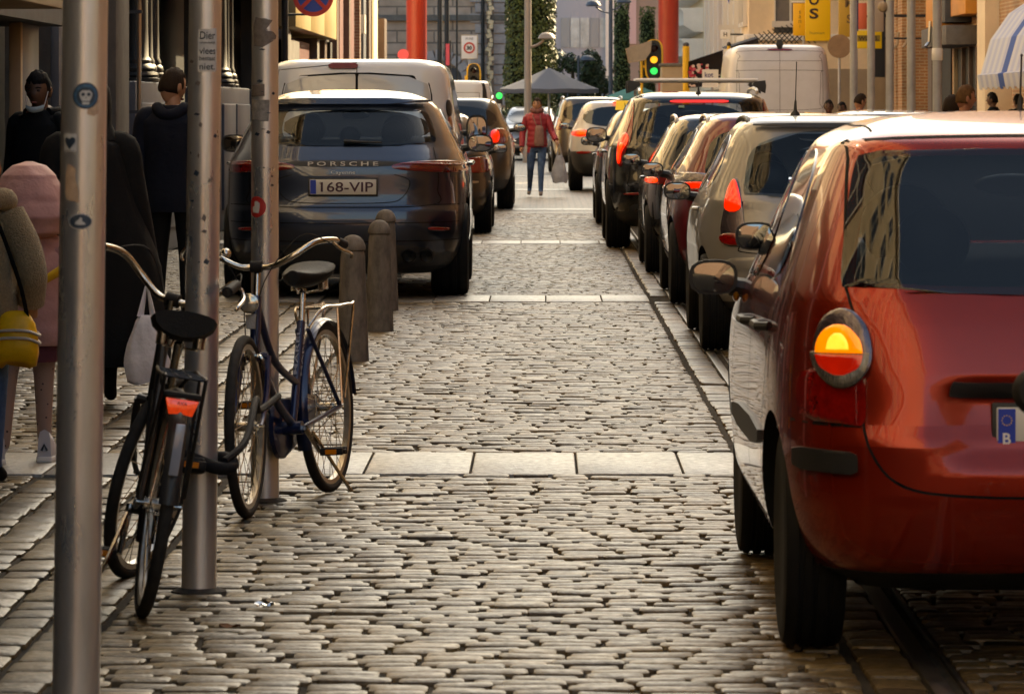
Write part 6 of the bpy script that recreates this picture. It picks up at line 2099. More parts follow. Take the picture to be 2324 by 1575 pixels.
def make_bike(label, loc, rz, lean, steer, fm, front_guard=True, lamp=True, chaincase=True, style=0, group='bicycles leaning on the steel poles'):
    t = thing('bicycle', label, 'bicycle', loc, rz, group)
    t.rotation_euler = (0, lean, rz)
    RW = 0.335
    HB, HT = Vector((0, .885, .60)), Vector((0, .83, .80))
    axis = (HT - HB).normalized()
    FT = Matrix.Translation(HB) @ Matrix.Rotation(steer, 4, axis) @ Matrix.Translation(-HB)
    RH, FH, BB = Vector((0, 0, RW)), Vector((0, 1.09, RW)), Vector((0, .46, .285))
    ST = Vector((0, .275, .68))

    def wheel(hub, tf, front):
        b = MB()
        n = 48
        for k in range(1):
            ring = [hub + Vector((0, math.cos(2 * math.pi * j / n), math.sin(2 * math.pi * j / n))) * (RW - .019) for j in range(n)]
            b.tube(ring, .0195, 10, closed=True)
        wh = b.build('wheel', M_btyre, t, tf=tf)
        b = MB()
        for sx in (-1, 1):
            pass
        rings = []
        for j in range(n):
            d = Vector((0, math.cos(2 * math.pi * j / n), math.sin(2 * math.pi * j / n)))
            rings.append([hub + d * (RW - .034) + Vector((-.013, 0, 0)), hub + d * (RW - .034) + Vector((.013, 0, 0)), hub + d * (RW - .052) + Vector((.011, 0, 0)), hub + d * (RW - .052) + Vector((-.011, 0, 0))])
        b.loft(rings, closed=True)
        b.build('rim', M_alu, wh, tf=tf)
        b = MB()
        b.cyl(hub - Vector((.045, 0, 0)), hub + Vector((.045, 0, 0)), .018, None, 12)
        for sx in (-1, 1):
            b.lathe([(.001, 0), (.03, 0), (.03, .004), (.001, .004)], hub + Vector((sx * .032, 0, 0)), (1, 0, 0), 14)
        b.cyl(hub - Vector((.068, 0, 0)), hub + Vector((.068, 0, 0)), .006, None, 8)
        b.build('hub', M_bchrome, wh, tf=tf)
        b = MB()
        for k in range(32):
            a = 2 * math.pi * k / 32
            o = (.55 if k % 4 < 2 else -.55)
            sx = 1 if k % 2 else -1
            p0 = hub + Vector((sx * .03, .028 * math.cos(a + o * 2.4), .028 * math.sin(a + o * 2.4)))
            p1 = hub + Vector((0, (RW - .05) * math.cos(a), (RW - .05) * math.sin(a)))
            b.tube([p0, p1], .0016, 4, caps=False)
        tag(b.build('spokes', M_bchrome, wh, tf=tf), kind='stuff')
        return wh

    wheel(RH, None, False)
    wheel(FH, FT, True)
    # frame
    b = MB()
    b.tube([BB, ST], .0165, 10)
    b.tube([HB, HB.lerp(HT, 1.0)], .020, 12)
    b.tube(smooth_path([HB.lerp(HT, .85) + Vector((0, -.01, 0)), (0, .66, .56), BB.lerp(ST, .42)], 6), .0145, 10)
    b.tube(smooth_path([HB.lerp(HT, .1), (0, .68, .42), BB + Vector((0, .01, .02))], 6), .0165, 10)
    for sx in (-1, 1):
        b.tube([RH + Vector((sx * .058, 0, 0)), BB + Vector((sx * .035, -.03, 0))], .0095, 8)
        b.tube([RH + Vector((sx * .058, 0, 0)), ST + Vector((sx * .022, -.01, -.03))], .0085, 8)
    b.cyl(BB - Vector((.04, 0, 0)), BB + Vector((.04, 0, 0)), .026, None, 14)
    fr = b.build('frame', fm, t)
    # seat post, saddle
    MB().tube([ST - Vector((0, 0, .02)), ST + Vector((0, -.045, .125))], .0125, 10).build('seat_post', M_bchrome, t)
    sp = ST + Vector((0, -.06, .155))
    rings = []
    for k in range(13):
        f = k / 12
        y = -.125 + .265 * f
        wd = .108 * (1 - f) ** .75 * (1 - .35 * (1 - f) ** 4) + .022
        hgt = .034 + .012 * (1 - f)
        zt = .03 + .022 * (1 - f) ** 2 - .012 * math.sin(f * math.pi)
        ring = []
        for j in range(16):
            a = 2 * math.pi * j / 16
            ring.append(sp + Vector((wd * math.cos(a), y, zt + (hgt * .45 if math.sin(a) > 0 else hgt * 1.25) * math.sin(a))))
        rings.append(ring)
    sd_ = MB().loft(rings).build('saddle', M_saddle, t, angle=60, recalc=True)
    b = MB()
    for sx in (-1, 1):
        for k in range(9):
            b.tube([(sp + Vector((sx * .055 + .018 * math.cos(2 * math.pi * j / 10), -.075 + .018 * math.sin(2 * math.pi * j / 10), -.035 + k * .006))) for j in range(10)], .003, 4, closed=True)
        b.tube([sp + Vector((sx * .05, -.09, -.04)), sp + Vector((sx * .02, .02, -.045)), sp + Vector((0, .11, 0))], .004, 6)
    b.build('saddle_springs', M_bchrome, sd_)
    # fork, bar, grips, levers, cables
    b = MB()
    crown = HB - axis * .02
    b.cyl(crown - axis * .02, crown + axis * .02, .022, None, 12)
    b.tube([crown + Vector((-.05, 0, 0)), crown + Vector((.05, 0, 0))], .016, 8)
    for sx in (-1, 1):
        b.tube(smooth_path([crown + Vector((sx * .05, 0, 0)), Vector((sx * .055, .945, .47)), Vector((sx * .056, 1.03, .375)), FH + Vector((sx * .056, 0, 0))], 5), [.0125] * 10 + [.009] * 6, 8)
    b.build('fork', fm, t, tf=FT)
    CL = HT + axis * .115
    MB().tube([HT, CL], .0125, 10).build('stem', M_bchrome, t, tf=FT)
    half = []
    for p in ((0, .02, 0), (.06, .025, .0), (.14, .03, .035), (.215, -.01, .078), (.265, -.09, .085), (.285, -.17, .075), (.292, -.225, .065)):
        half.append(CL + Vector((p[0] * (.86 if style == 0 else 1.0), p[1], p[2] * (1.25 if style == 0 else 1.1))))
    bar = smooth_path([Vector((-p.x, p.y, p.z)) for p in half[::-1]] + half[1:], 5)
    hb = MB().tube(bar, .0112, 10).build('handlebar', M_bchrome, t, tf=FT)
    MB().cyl(CL + Vector((-.022, .02, 0)), CL + Vector((.022, .02, 0)), .022, None, 14).build('bar_clamp', M_grip, hb, tf=FT)
    for sx in (-1, 1):
        q = [Vector((sx * p.x, p.y, p.z)) for p in half]
        MB().tube([q[4] * (.9 if style == 0 else .3) + q[5] * (.1 if style == 0 else .7), q[6]], [.0165, .0175], 12).build('grip', M_grip, t, tf=FT)
        lv = smooth_path([q[4] + Vector((sx * .01, .02, -.01)), q[4] + Vector((sx * .035, .0, -.035)), q[5] + Vector((sx * .04, -.01, -.045)), q[6] + Vector((sx * .03, .03, -.05))], 5)
        MB().tube(lv, .006, 8).build('brake_lever', M_bchrome, t, tf=FT)
        MB().tube(smooth_path([q[4] + Vector((0, .03, -.01)), q[3] + Vector((-sx * .03, .12, .03)), CL + Vector((sx * .05, .13, -.05)), crown + Vector((sx * .02, .07, .1)), crown + Vector((sx * .03, .03, -.03))], 6), .0024, 5).build('brake_cable', M_grip, t, tf=FT)
    MB().ell(tuple(CL + Vector((.12, .0, .05))), (.022, .022, .02)).build('bell', M_bchrome, t, tf=FT)
    # mudguards
    for hub, tf, on, a0, a1 in ((RH, None, True, R(-25), R(175)), (FH, FT, front_guard, R(35), R(190))):
        if not on:
            continue
        rows = []
        for k in range(29):
            a = a0 + (a1 - a0) * k / 28
            d = Vector((0, math.cos(a), math.sin(a))) if tf is None else Vector((0, math.cos(a), math.sin(a)))
            row = []
            for j in range(7):
                u = -1 + j / 3
                row.append(hub + d * (RW + .014 - .012 * u * u) + Vector((.028 * u, 0, 0)))
            rows.append(row)
        b = MB().grid(rows)
        b.grid([[p * 1.0 + Vector((0, 0, -.0012)) for p in r_] for r_ in rows], flip=True)
        b.build('mudguard', fm, t, tf=tf, angle=60)
    # brake caliper bridge at the fork
    MB().tube(smooth_path([crown + Vector((-.04, .03, -.05)), crown + Vector((-.03, .035, .0)), crown + Vector((.03, .035, .0)), crown + Vector((.04, .03, -.05))], 4), .007, 6).build('brake_caliper', M_bchrome, t, tf=FT)
    # cranks, pedals, chain case
    ca = R(62) if style == 0 else R(38)
    for sx, a in ((1, ca), (-1, ca + math.pi)):
        e = BB + Vector((sx * .065, .165 * math.cos(a), .165 * math.sin(a)))
        MB().tube([BB + Vector((sx * .05, 0, 0)), e], [.012, .009], 8).build('crank', M_bchrome, t)
        pc = e + Vector((sx * .055, 0, 0))
        pd = MB().bb(pc.x - .045, pc.x + .045, pc.y - .038, pc.y - .018, pc.z - .014, pc.z + .014)
        pd.bb(pc.x - .045, pc.x + .045, pc.y + .018, pc.y + .038, pc.z - .014, pc.z + .014)
        pd.bb(pc.x - .05, pc.x - .04, pc.y - .02, pc.y + .02, pc.z - .008, pc.z + .008)
        pd = pd.build('pedal', M_grip, t, bevel=.004)
        for sy in (-1, 1):
            MB().bb(pc.x - .022, pc.x + .022, pc.y + sy * .0382 - .002, pc.y + sy * .0382 + .002, pc.z - .009, pc.z + .009).build('pedal_reflector', M_amberrefl, pd, smooth=False)
    if chaincase:
        out = []
        for k in range(17):
            a = R(-100) + R(200) * k / 16
            out.append((BB.y + .115 * math.cos(a), BB.z + .115 * math.sin(a)))
        for k in range(13):
            a = R(105) + R(150) * k / 12
            out.append((.055 * math.cos(a), RW + .055 * math.sin(a)))
        b = MB()
        for x0, k in ((.036, .93), (.042, 1.0), (.066, 1.0), (.074, .90)):
            pass
        cy, cz = .26, .31
        b.loft([[(x0, cy + (p[0] - cy) * k, cz + (p[1] - cz) * k) for p in out] for x0, k in ((.034, .93), (.040, 1.0), (.058, 1.0), (.066, .92))])
        b.build('chain_case', fm, t, recalc=True)
    else:
        b = MB()
        b.lathe([(.085, 0), (.092, 0), (.092, .004), (.085, .004)], BB + Vector((.045, 0, 0)), (1, 0, 0), 30, caps=False)
        b.build('chain_ring', M_bchrome, t)
        b = MB()
        for s_ in (-1, 1):
            b.tube([BB + Vector((.047, 0, s_ * .09)), RH + Vector((.047, 0, s_ * .035))], .004, 5)
        b.build('chain', M_grip, t)
    # carrier
    b = MB()
    zc_ = .725
    for sx in (-1, 1):
        b.tube(smooth_path([ST + Vector((sx * .02, -.03, -.02)), Vector((sx * .055, .16, zc_)), Vector((sx * .062, -.02, zc_)), Vector((sx * .062, -.20, zc_)), Vector((sx * .06, -.235, zc_ - .03)), RH + Vector((sx * .07, -.02, .03))], 6), .0058, 7)
        b.tube([Vector((sx * .06, -.02, zc_)), RH + Vector((sx * .066, 0, .01))], .005, 6)
        b.tube([Vector((sx * .02, .15, zc_)), Vector((sx * .02, -.21, zc_))], .005, 6)
    for y in (.15, .03, -.09, -.205):
        b.tube([Vector((-.062, y, zc_)), Vector((.062, y, zc_))], .005, 6)
    b.build('carrier', M_bchrome if style else fm, t)
    if style == 0:
        rl = MB().loft([[(-.05, -.262, .665), (-.035, -.268, .618), (-.008, -.27, .622), (0, -.27, .630), (.008, -.27, .622), (.035, -.268, .618), (.05, -.262, .665)],
                        [(-.046, -.235, .665), (-.032, -.235, .622), (-.008, -.235, .625), (0, -.235, .632), (.008, -.235, .625), (.032, -.235, .622), (.046, -.235, .665)]]).build('rear_reflector', M_refl, t, recalc=True, bevel=.003)
        lettering('AXA', (0, -.2705, .654), .010, M_grip, rl)
        MB().bb(-.055, .055, -.262, -.20, .668, .684).build('reflector_bracket', M_grip, t, bevel=.004)
        MB().bb(-.014, .014, -.352, -.345, .45, .60).build('guard_reflector', mat('pale_reflector', (.30, .32, .38), .25, coat=1), t, bevel=.004)
    if lamp:
        lc = crown + Vector((0, .085, .20))
        lp = MB().lathe([(.012, -.05), (.026, -.035), (.036, .0), (.037, .012), (.033, .014)], lc, (0, 1, 0), 22).build('headlamp', M_bchrome, t, tf=FT)
        MB().lathe([(.034, .0125), (.02, .019), (.001, .021)], lc, (0, 1, 0), 22).build('lamp_lens', M_lampface, lp, tf=FT)
        MB().tube([lc + Vector((0, -.03, 0)), crown + Vector((0, .02, .16))], .007, 6).build('lamp_bracket', M_grip, lp, tf=FT)
        fr_ = MB().bb(-.020, .020, .885 + .055, .885 + .063, .685, .740).build('front_reflector', mat('white_reflector', (.55, .52, .48), .2, coat=1, bump=.4, bs=200), t, bevel=.003, tf=FT)
    MB().tube(smooth_path([BB + Vector((-.06, -.06, -.02)), BB + Vector((-.10, -.16, -.14)), Vector((-.15, .22, .02))], 4), .007, 6).build('kickstand', M_bchrome, t)
    return t, BB, ST


bk1, BB1, ST1 = make_bike('black bicycle seen from behind with a red reflector, leaning on the lettered pole', (-1.186, 12.83, 0), R(8.8), R(9.0), R(-25), M_bframe_k, False, False, False, 0)
bk2, BB2, ST2 = make_bike('blue step through bicycle with round chrome headlamp, front wheel towards the camera', (-.83, 16.98, 0), R(166.4), R(3.0), R(7), M_bframe_b, False, True, True, 1)
vs_, fs = text_mesh('MAREL', 1.0, .01)
d = (ST2 - BB2).normalized()
xs = [v.x for v in vs_]
k_ = .19 / (max(xs) - min(xs))
o = BB2.lerp(ST2, .70)
MB().add([o + d * (v.x * k_) + Vector((-.0172, 0, 0)) + Vector((0, 1, 0)) * (v.z * .034) for v in vs_], fs).build('frame_lettering', mat('pale_transfer', (.35, .36, .42), .5), bk2, smooth=False)
MB().add([o + d * (v.x * k_) + Vector((v.z * .02, .0185, .008)) for v in vs_], fs).build('frame_lettering', MATS['pale_transfer'], bk2, smooth=False)

# locks: chain sleeve round the second pole
t = thing('bicycle_lock', 'thick black sleeved chain lock looped round the lettered pole', 'lock', (-1.06, 13.5, 0))
pts = []
for k in range(21):
    a = 2 * math.pi * k / 21
    pts.append((.085 * math.cos(a) + .012, .08 * math.sin(a), .405 + .012 * math.sin(a * 2) - .01 * math.cos(a)))
MB().tube(pts, .021, 10, closed=True).build('chain_sleeve', mat('lock_fabric', (.012, .011, .012), .8, bump=.3, bs=150), t)
MB().tube(smooth_path([(.075, -.05, .41), (.13, .10, .46), (.135, .5, .56), (.12, .9, .50), (.16, 1.3, .52)], 6), .012, 8).build('chain_tail', MATS['lock_fabric'], t)
MB().bb(-.05, .02, -.13, -.07, .375, .425).build('lock_body', M_grip, t, bevel=.01)

# third bicycle at the right edge, only its bar mirror in the picture
bk3, _, _ = make_bike('bicycle with a round bar mirror, almost wholly cut off at the right edge', (1.40, 7.9, 0), 0, 0, 0, M_bframe_k, True, True, True, 1, None)

b = MB().lathe([(.020, .03), (.040, .024), (.050, .008), (.050, -.004), (.044, -.006)], (-.405, .85, .93), (0.08, -1, 0.05), 28)
b.tube([(-.29, .62, .99), (-.34, .75, .97), (-.385, .84, .93)], .006, 8)
mm_ = b.build('bar_mirror', M_grip, bk3)
MB().lathe([(.045, .003), (.001, .006)], (-.405, .843, .93), (.08, -1, .05), 28).build('mirror_glass', M_mirror, mm_)
# ================================================================== PEOPLE
M_skin = mat('skin', (0.42, 0.22, 0.13), 0.5, var=.12, vs=20, sub=.05)
M_skin_d = mat('skin_brown', (0.12, 0.058, 0.035), 0.5, var=.15, vs=20, sub=.05)
M_eye = mat('eye_dark', (.015, .01, .008), .15)
M_lip = mat('lips', (.25, .09, .07), .5)
M_hair_b = mat('hair_black', (.006, .005, .0045), .8, bump=.5, bs=90, stretch=(1, 1, .3))
M_hair_br = mat('hair_brown', (.022, .012, .006), .8, bump=.5, bs=90, stretch=(1, 1, .3))
M_hair_bl = mat('hair_sandy', (.11, .055, .02), .8, bump=.6, bs=90, var=.3, vs=40, stretch=(1, 1, .3))
M_jk_black = mat('jacket_black', (.0055, .0055, .006), .85, bump=.4, bs=25)
M_jk_navy = mat('jacket_navy', (.006, .008, .017), .85, bump=.4, bs=25)
M_tr_black = mat('trousers_black', (.005, .005, .006), .85, bump=.3, bs=30)
M_denim = mat('denim_blue', (.06, .11, .22), .75, var=.3, vs=14, bump=.3, bs=60)
M_red_jk = mat('jacket_red', (.34, .028, .045), .55, bump=.3, bs=30, var=.15, vs=12)
M_shoe_w = mat('shoe_white', (.50, .48, .52), .5)
M_shoe_g = mat('shoe_grey', (.22, .19, .17), .6)


def head_verts(c, sc, q):
    rings = []
    nu, nv = 22, 18
    for i in range(nv + 1):
        th = math.pi * min(max(i / nv, .012), .988)
        ring = []
        for j in range(nu):
            a = 2 * math.pi * j / nu
            x, y, z = math.sin(th) * math.sin(a), math.sin(th) * math.cos(a), -math.cos(th)
            low = max(0, -z)
            px = x * (.074 - .026 * low ** 1.3)
            py = y * (.094 if y < 0 else .088 - .006 * low) - (.012 * low if y < 0 else -.006 * low)
            pz = z * .118
            if y > .55:
                f = (y - .55) / .45
                if abs(x) < .30 and -.32 < z < .12:
                    py += .024 * f * max(0, 1 - abs(x) / .30) * (1 - abs(z + .16) / .28 if abs(z + .16) < .28 else 0)
                if .0 < z < .22 and .22 < abs(x) < .6:
                    py -= .008 * f
                if .2 < z < .34:
                    py += .004 * f
                if -.62 < z < -.45:
                    py += .004 * f
                if z < -.72:
                    py += .008 * f
            ring.append(c + q @ (Vector((px, py, pz)) * sc))
        rings.append(ring)
    return rings


def skin_body(joints, edges, root, sub=2):
    names = list(joints)
    me = bpy.data.meshes.new('b')
    me.from_pydata([joints[n][0] for n in names], [(names.index(a), names.index(b_)) for a, b_ in edges], [])
    ob = bpy.data.objects.new('b', me)
    COL.objects.link(ob)
    ob.modifiers.new('s', 'SKIN')
    ss = ob.modifiers.new('d', 'SUBSURF')
    ss.levels = ss.render_levels = sub
    for i, n in enumerate(names):
        r_ = joints[n][1]
        rx, ry = r_ if isinstance(r_, tuple) else (r_, r_)
        d = me.skin_vertices[0].data[i]
        d.radius = (rx, ry)
        d.use_root = (n == root)
    out = bpy.data.meshes.new_from_object(ob.evaluated_get(bpy.context.evaluated_depsgraph_get()))
    V = [v.co.copy() for v in out.vertices]
    F = [tuple(p.vertices) for p in out.polygons]
    bpy.data.objects.remove(ob)
    bpy.data.meshes.remove(out)
    return V, F


def hand(mb, wrist, d, palm_n, sc, mi):
    """palm with four bent fingers and a thumb from its side"""
    d = Vector(d).normalized()
    n = Vector(palm_n)
    n = (n - d * n.dot(d)).normalized()
    s_ = d.cross(n)
    w_ = Vector(wrist)
    mb.tube([w_ - d * .01 * sc, w_ + d * .035 * sc, w_ + d * .085 * sc], [.022 * sc, .036 * sc, .034 * sc], 10, mi=mi, flat=.5)
    for k, ln in enumerate((.064, .074, .069, .054)):
        o = w_ + d * .082 * sc + s_ * (.026 - .0175 * k) * sc
        p1 = o + (d * .55 + n * .15) * ln * sc
        p2 = p1 + (d * .35 + n * .30) * ln * sc
        p3 = p2 + (d * .10 + n * .28) * ln * sc
        mb.tube([o, p1, p2, p3], [.0092 * sc, .0088 * sc, .0078 * sc, .005 * sc], 7, mi=mi)
    o = w_ + d * .03 * sc + s_ * .030 * sc
    mb.tube([o, o + (s_ * .6 + d * .7 + n * .15) * .03 * sc, o + (s_ * .55 + d * 1.5 + n * .6) * .03 * sc], [.012 * sc, .0105 * sc, .007 * sc], 7, mi=mi)


def person(label, loc, rz, H_, mats, pose=None, hair='short', hair_m=None, head=(0, 0, 0), coat=1.0, face=True, group=None, shoes=None, hands=True):
    """an adult or child on their feet, facing local +y; mats = (skin, top, legs); pose overrides joints in fractions of the height"""
    t = thing('person', label, 'person', loc, rz, group)
    J = {'pelvis': ((0, 0, .525), (.082 * coat, .062 * coat)), 'spine': ((0, 0, .63), (.080 * coat, .060 * coat)), 'chest': ((0, .0, .735), (.092 * coat, .066 * coat)), 'neckb': ((0, -.004, .815), (.048, .042)), 'neck': ((0, .006, .86), .032)}
    for n, s_ in (('l', -1), ('r', 1)):
        J['sh' + n] = ((s_ * .100, -.004, .795), .040 * coat)
        J['el' + n] = ((s_ * .132, -.012, .635), .030 * coat)
        J['wr' + n] = ((s_ * .135, .035, .49), .019 * coat)
        J['hip' + n] = ((s_ * .052, 0, .49), (.056, .058))
        J['kn' + n] = ((s_ * .056, .008, .28), .037)
        J['an' + n] = ((s_ * .057, -.012, .055), .024)
        J['toe' + n] = ((s_ * .062, .065, .020), .020)
    for k, v in (pose or {}).items():
        J[k] = (v, J[k][1])
    JJ = {k: (Vector(v[0]) * H_, tuple(x * H_ for x in v[1]) if isinstance(v[1], tuple) else v[1] * H_) for k, v in J.items()}
    E = [('pelvis', 'spine'), ('spine', 'chest'), ('chest', 'neckb'), ('neckb', 'neck')]
    for n in 'lr':
        E += [('chest', 'sh' + n), ('sh' + n, 'el' + n), ('el' + n, 'wr' + n), ('pelvis', 'hip' + n), ('hip' + n, 'kn' + n), ('kn' + n, 'an' + n), ('an' + n, 'toe' + n)]
    V, F = skin_body(JJ, E, 'pelvis')
    mb = MB().add(V, F)
    legs = [JJ['hip' + n][0] for n in 'lr']
    for i, f in enumerate(F):
        c = sum((V[k] for k in f), Vector()) / len(f)
        zz = c.z / H_
        if zz > .835 and abs(c.x / H_) < .06:
            mb.m[i] = 0
        elif zz < .055:
            mb.m[i] = 3
        elif zz < .49 and min((c - JJ['wr' + n][0]).length for n in 'lr') > .09 * H_:
            mb.m[i] = 2
        else:
            mb.m[i] = 1
    q = Euler((head[0], 0, head[2]), 'XYZ').to_matrix()
    hs = H_ / 1.74 if H_ > 1.5 else 1.0 * (.80 + .2 * H_ / 1.74)
    hc = JJ['neck'][0] + Vector((0, .010, .095 * hs))
    mb.loft(head_verts(hc, hs, q), True, False, 0)
    mb.tube([JJ['neckb'][0], hc - Vector((0, .01, .06))], [.052 * hs, .050 * hs], 12, mi=0)
    for s_ in (-1, 1):
        mb.ell(hc + q @ Vector((s_ * .076 * hs, -.008 * hs, -.012 * hs)), (.010 * hs, .020 * hs, .033 * hs), (0, s_ * .15, head[2]), 10, 8, 0)
    if hands:
        for n, s_ in (('l', -1), ('r', 1)):
            d = JJ['wr' + n][0] - JJ['el' + n][0]
            hand(mb, JJ['wr' + n][0], d, (-s_, .3, 0), H_ / 1.74, 0)
    t_mats = [mats[0], mats[1], mats[2], shoes or M_tr_black]
    bd = mb.build('body', t_mats, t, angle=80)
    if face:
        b = MB()
        for s_ in (-1, 1):
            b.ell(hc + q @ Vector((s_ * .031, .0805, .008)) * hs if False else hc + q @ (Vector((s_ * .031, .078, .008)) * hs), (.012 * hs, .006 * hs, .007 * hs), (0, 0, head[2]), 8, 6)
        b.build('eyes', M_eye, bd)
        MB().ell(hc + q @ (Vector((0, .088, -.066)) * hs), (.024 * hs, .006 * hs, .007 * hs), (0, 0, head[2]), 10, 6).build('mouth', M_lip, bd)
        b = MB()
        for s_ in (-1, 1):
            b.tube([hc + q @ (Vector((s_ * .016, .090, .026)) * hs), hc + q @ (Vector((s_ * .034, .086, .031)) * hs), hc + q @ (Vector((s_ * .050, .072, .024)) * hs)], [.004 * hs, .005 * hs, .003 * hs], 6)
        b.build('eyebrows', hair_m or M_hair_b, bd)
    if hair:
        g = random.Random(int(loc[1] * 10))
        R0 = head_verts(Vector((0, 0, 0)), 1.0, Matrix.Identity(3))
        nv, nu = len(R0) - 1, len(R0[0])
        rows = []
        for i, r_ in enumerate(R0):
            row = []
            for p in r_:
                dr = p.normalized()
                z, y = p.z / .118, p.y / .094
                lim = (.50 if hair == 'short' else .42) + g.uniform(-.06, .06)
                inside = z > lim * (1 if y > .25 else 0) + (-.50 if y <= -.15 else (-.05 if y <= .25 else 0)) - (.6 if hair == 'long' and y < .2 else 0)
                e = (.010 + .003 * math.sin(p.x * 180 + p.y * 120) + g.uniform(-.003, .005)) if inside else -.006
                if hair == 'long' and inside:
                    e += .008
                row.append(hc + q @ ((p + dr * e) * hs))
            rows.append(row)
        MB().loft(rows).build('hair', hair_m or M_hair_b, bd, angle=80)
    return t, JJ, hc, q, hs


def coat_loft(name, rings_def, m, parent, n=56, lumps=0.0, seed=1, caps=True, angle=70):
    n = max(n, 56)
    """garment as a stack of oval rings (cx, cy, z, rx, ry), slightly uneven"""
    g = random.Random(seed)
    ph = [g.uniform(0, 6.28) for _ in range(6)]
    P = []
    zs = [r_[2] for r_ in rings_def]
    for k in range(len(rings_def) - 1):
        for s_ in range(4):
            f = s_ / 4
            P.append([a + (b_ - a) * f for a, b_ in zip(rings_def[k], rings_def[k + 1])])
    P.append(list(rings_def[-1]))
    rings = []
    for cx, cy, z, rx, ry in P:
        ring = []
        for j in range(n):
            a = 2 * math.pi * j / n
            e = 1 + lumps * (.5 * math.sin(3 * a + ph[0] + z * 4) + .35 * math.sin(5 * a + ph[1] - z * 9) + .3 * math.sin(2 * a + ph[2] + z * 17))
            e += lumps * .55 * math.sin(11 * a + ph[3] + 1.5 * math.sin(z * 5 + ph[4])) * (.4 + .6 * math.sin(a * 2 + z * 6 + ph[5]) ** 2)
            ring.append((cx + rx * e * math.cos(a), cy + ry * e * math.sin(a), z))
        rings.append(ring)
    return MB().loft(rings, caps).build(name, m, parent, angle=angle, recalc=True)


def hood_down(parent, H_, m):
    MB().tube(smooth_path([(-.085, .03, .835 * H_), (-.095, -.05, .835 * H_), (-.04, -.11, .81 * H_), (.04, -.11, .81 * H_), (.095, -.05, .835 * H_), (.085, .03, .835 * H_)], 5), [.03] * 5 + [.042] * 16 + [.03] * 5, 10).build('hood', m, parent, angle=80)


def jacket(parent, H_, JJ, m, coat=1.0, hem=.44, seed=3):
    k = H_ / 1.76
    coat_loft('jacket', [(0, 0, hem * H_, .178 * k * coat, .135 * k * coat), (0, 0, (hem + .04) * H_, .190 * k * coat, .142 * k * coat), (0, 0, .60 * H_, .185 * k * coat, .138 * k * coat), (0, -.005, .72 * H_, .205 * k * coat, .142 * k * coat),
                         (0, -.01, .785 * H_, .205 * k * coat, .125 * k * coat), (0, -.01, .815 * H_, .145 * k * coat, .095 * k * coat), (0, -.005, .845 * H_, .075 * k, .07 * k)], m, parent, 28, .025, seed)
    for n in 'lr':
        s_, e_, w_ = JJ['sh' + n][0], JJ['el' + n][0], JJ['wr' + n][0]
        MB().tube(smooth_path([s_ + Vector((-s_.x * .35, 0, .012)), s_ + Vector((0, 0, .0)), s_.lerp(e_, .5), e_, e_.lerp(w_, .5), w_], 5), [(.05 + .028 * min(1, i / 5)) * k * coat - .026 * k * i / 25 for i in range(26)], 14).build('sleeve', m, parent, angle=80)


# --- masked man on the left
sY = FPX / 27.9
p1, JJ, hc, q, hs = person('man in black hooded jacket with a pale face mask pulled under his chin', ((92 - VX) / sY, 27.9, 0), R(150), 1.765, (M_skin_d, M_jk_black, M_tr_black), hair='short', hair_m=M_hair_b, head=(R(-8), 0, R(14)),
                           pose={'wrl': (-.11, .10, .55), 'ell': (-.135, .0, .64)})
jacket(p1, 1.765, JJ, M_jk_black)
hood_down(p1, 1.765, M_jk_black)
rows = []
for k in range(7):
    z = -.128 + .036 * k / 6
    row = []
    for j in range(15):
        a = -.85 + 1.7 * j / 14
        rr_ = 1.10 + .10 * math.sin(math.pi * k / 6)
        row.append(hc + q @ (Vector((.066 * rr_ * math.sin(a) * (1 + .1 * k / 6), .080 * rr_ * math.cos(a) + .014, z + .014 * a * a)) * hs))
    rows.append(row)
MB().grid(rows).build('face_mask', mat('mask_pale_blue', (.42, .50, .52), .7), p1, angle=80)
MB().tube([rows[4][0], hc + q @ (Vector((-.074, .01, .01)) * hs)], .0025, 5).build('mask_strap', M_white, p1)
MB().tube([rows[4][-1], hc + q @ (Vector((.074, .01, .01)) * hs)], .0025, 5).build('mask_strap', M_white, p1)

# --- man seen from behind
sY = FPX / 29.7
p2, JJ, hc, q, hs = person('man seen from behind in a dark navy hooded jacket and black trousers', ((392 - VX) / sY, 29.7, 0), R(-8), 1.80, (M_skin, M_jk_navy, M_tr_black), hair='short', hair_m=M_hair_br, head=(R(-12), 0, R(-38)),
                           pose={'wrl': (-.12, .05, .50), 'hipl': (-.05, 0, .49)})
jacket(p2, 1.80, JJ, M_jk_navy, 1.05)
hood_down(p2, 1.80, M_jk_navy)

# --- woman in a long black coat with white bags
cx = (206 - VX) / (FPX / 22.0)
p3, JJ, hc, q, hs = person('person in a long black coat walking away behind the nearest pole', (cx, 22.0, 0), R(4), 1.64, (M_skin, M_jk_black, M_tr_black), hair=None, face=False,
                           pose={'wrr': (.175, .03, .40), 'elr': (.14, .0, .60), 'wrl': (-.17, .03, .46)})
coat_loft('long_coat', [(.14, 0, .20, .26, .2), (.14, 0, .26, .27, .21), (.11, 0, .7, .25, .19), (.05, 0, 1.0, .21, .165), (.01, 0, 1.22, .195, .155), (0, -.01, 1.31, .175, .135), (0, -.01, 1.36, .12, .10), (0, -.01, 1.41, .085, .085)], M_jk_black, p3, 32, .03, 8)
coat_loft('head_scarf', [(0, -.01, 1.34, .14, .13), (0, -.0, 1.42, .105, .115), (0, .0, 1.52, .105, .125), (0, .0, 1.60, .095, .115), (0, .0, 1.655, .06, .07), (0, 0, 1.672, .01, .01)], M_jk_black, p3, 24, .02, 9)
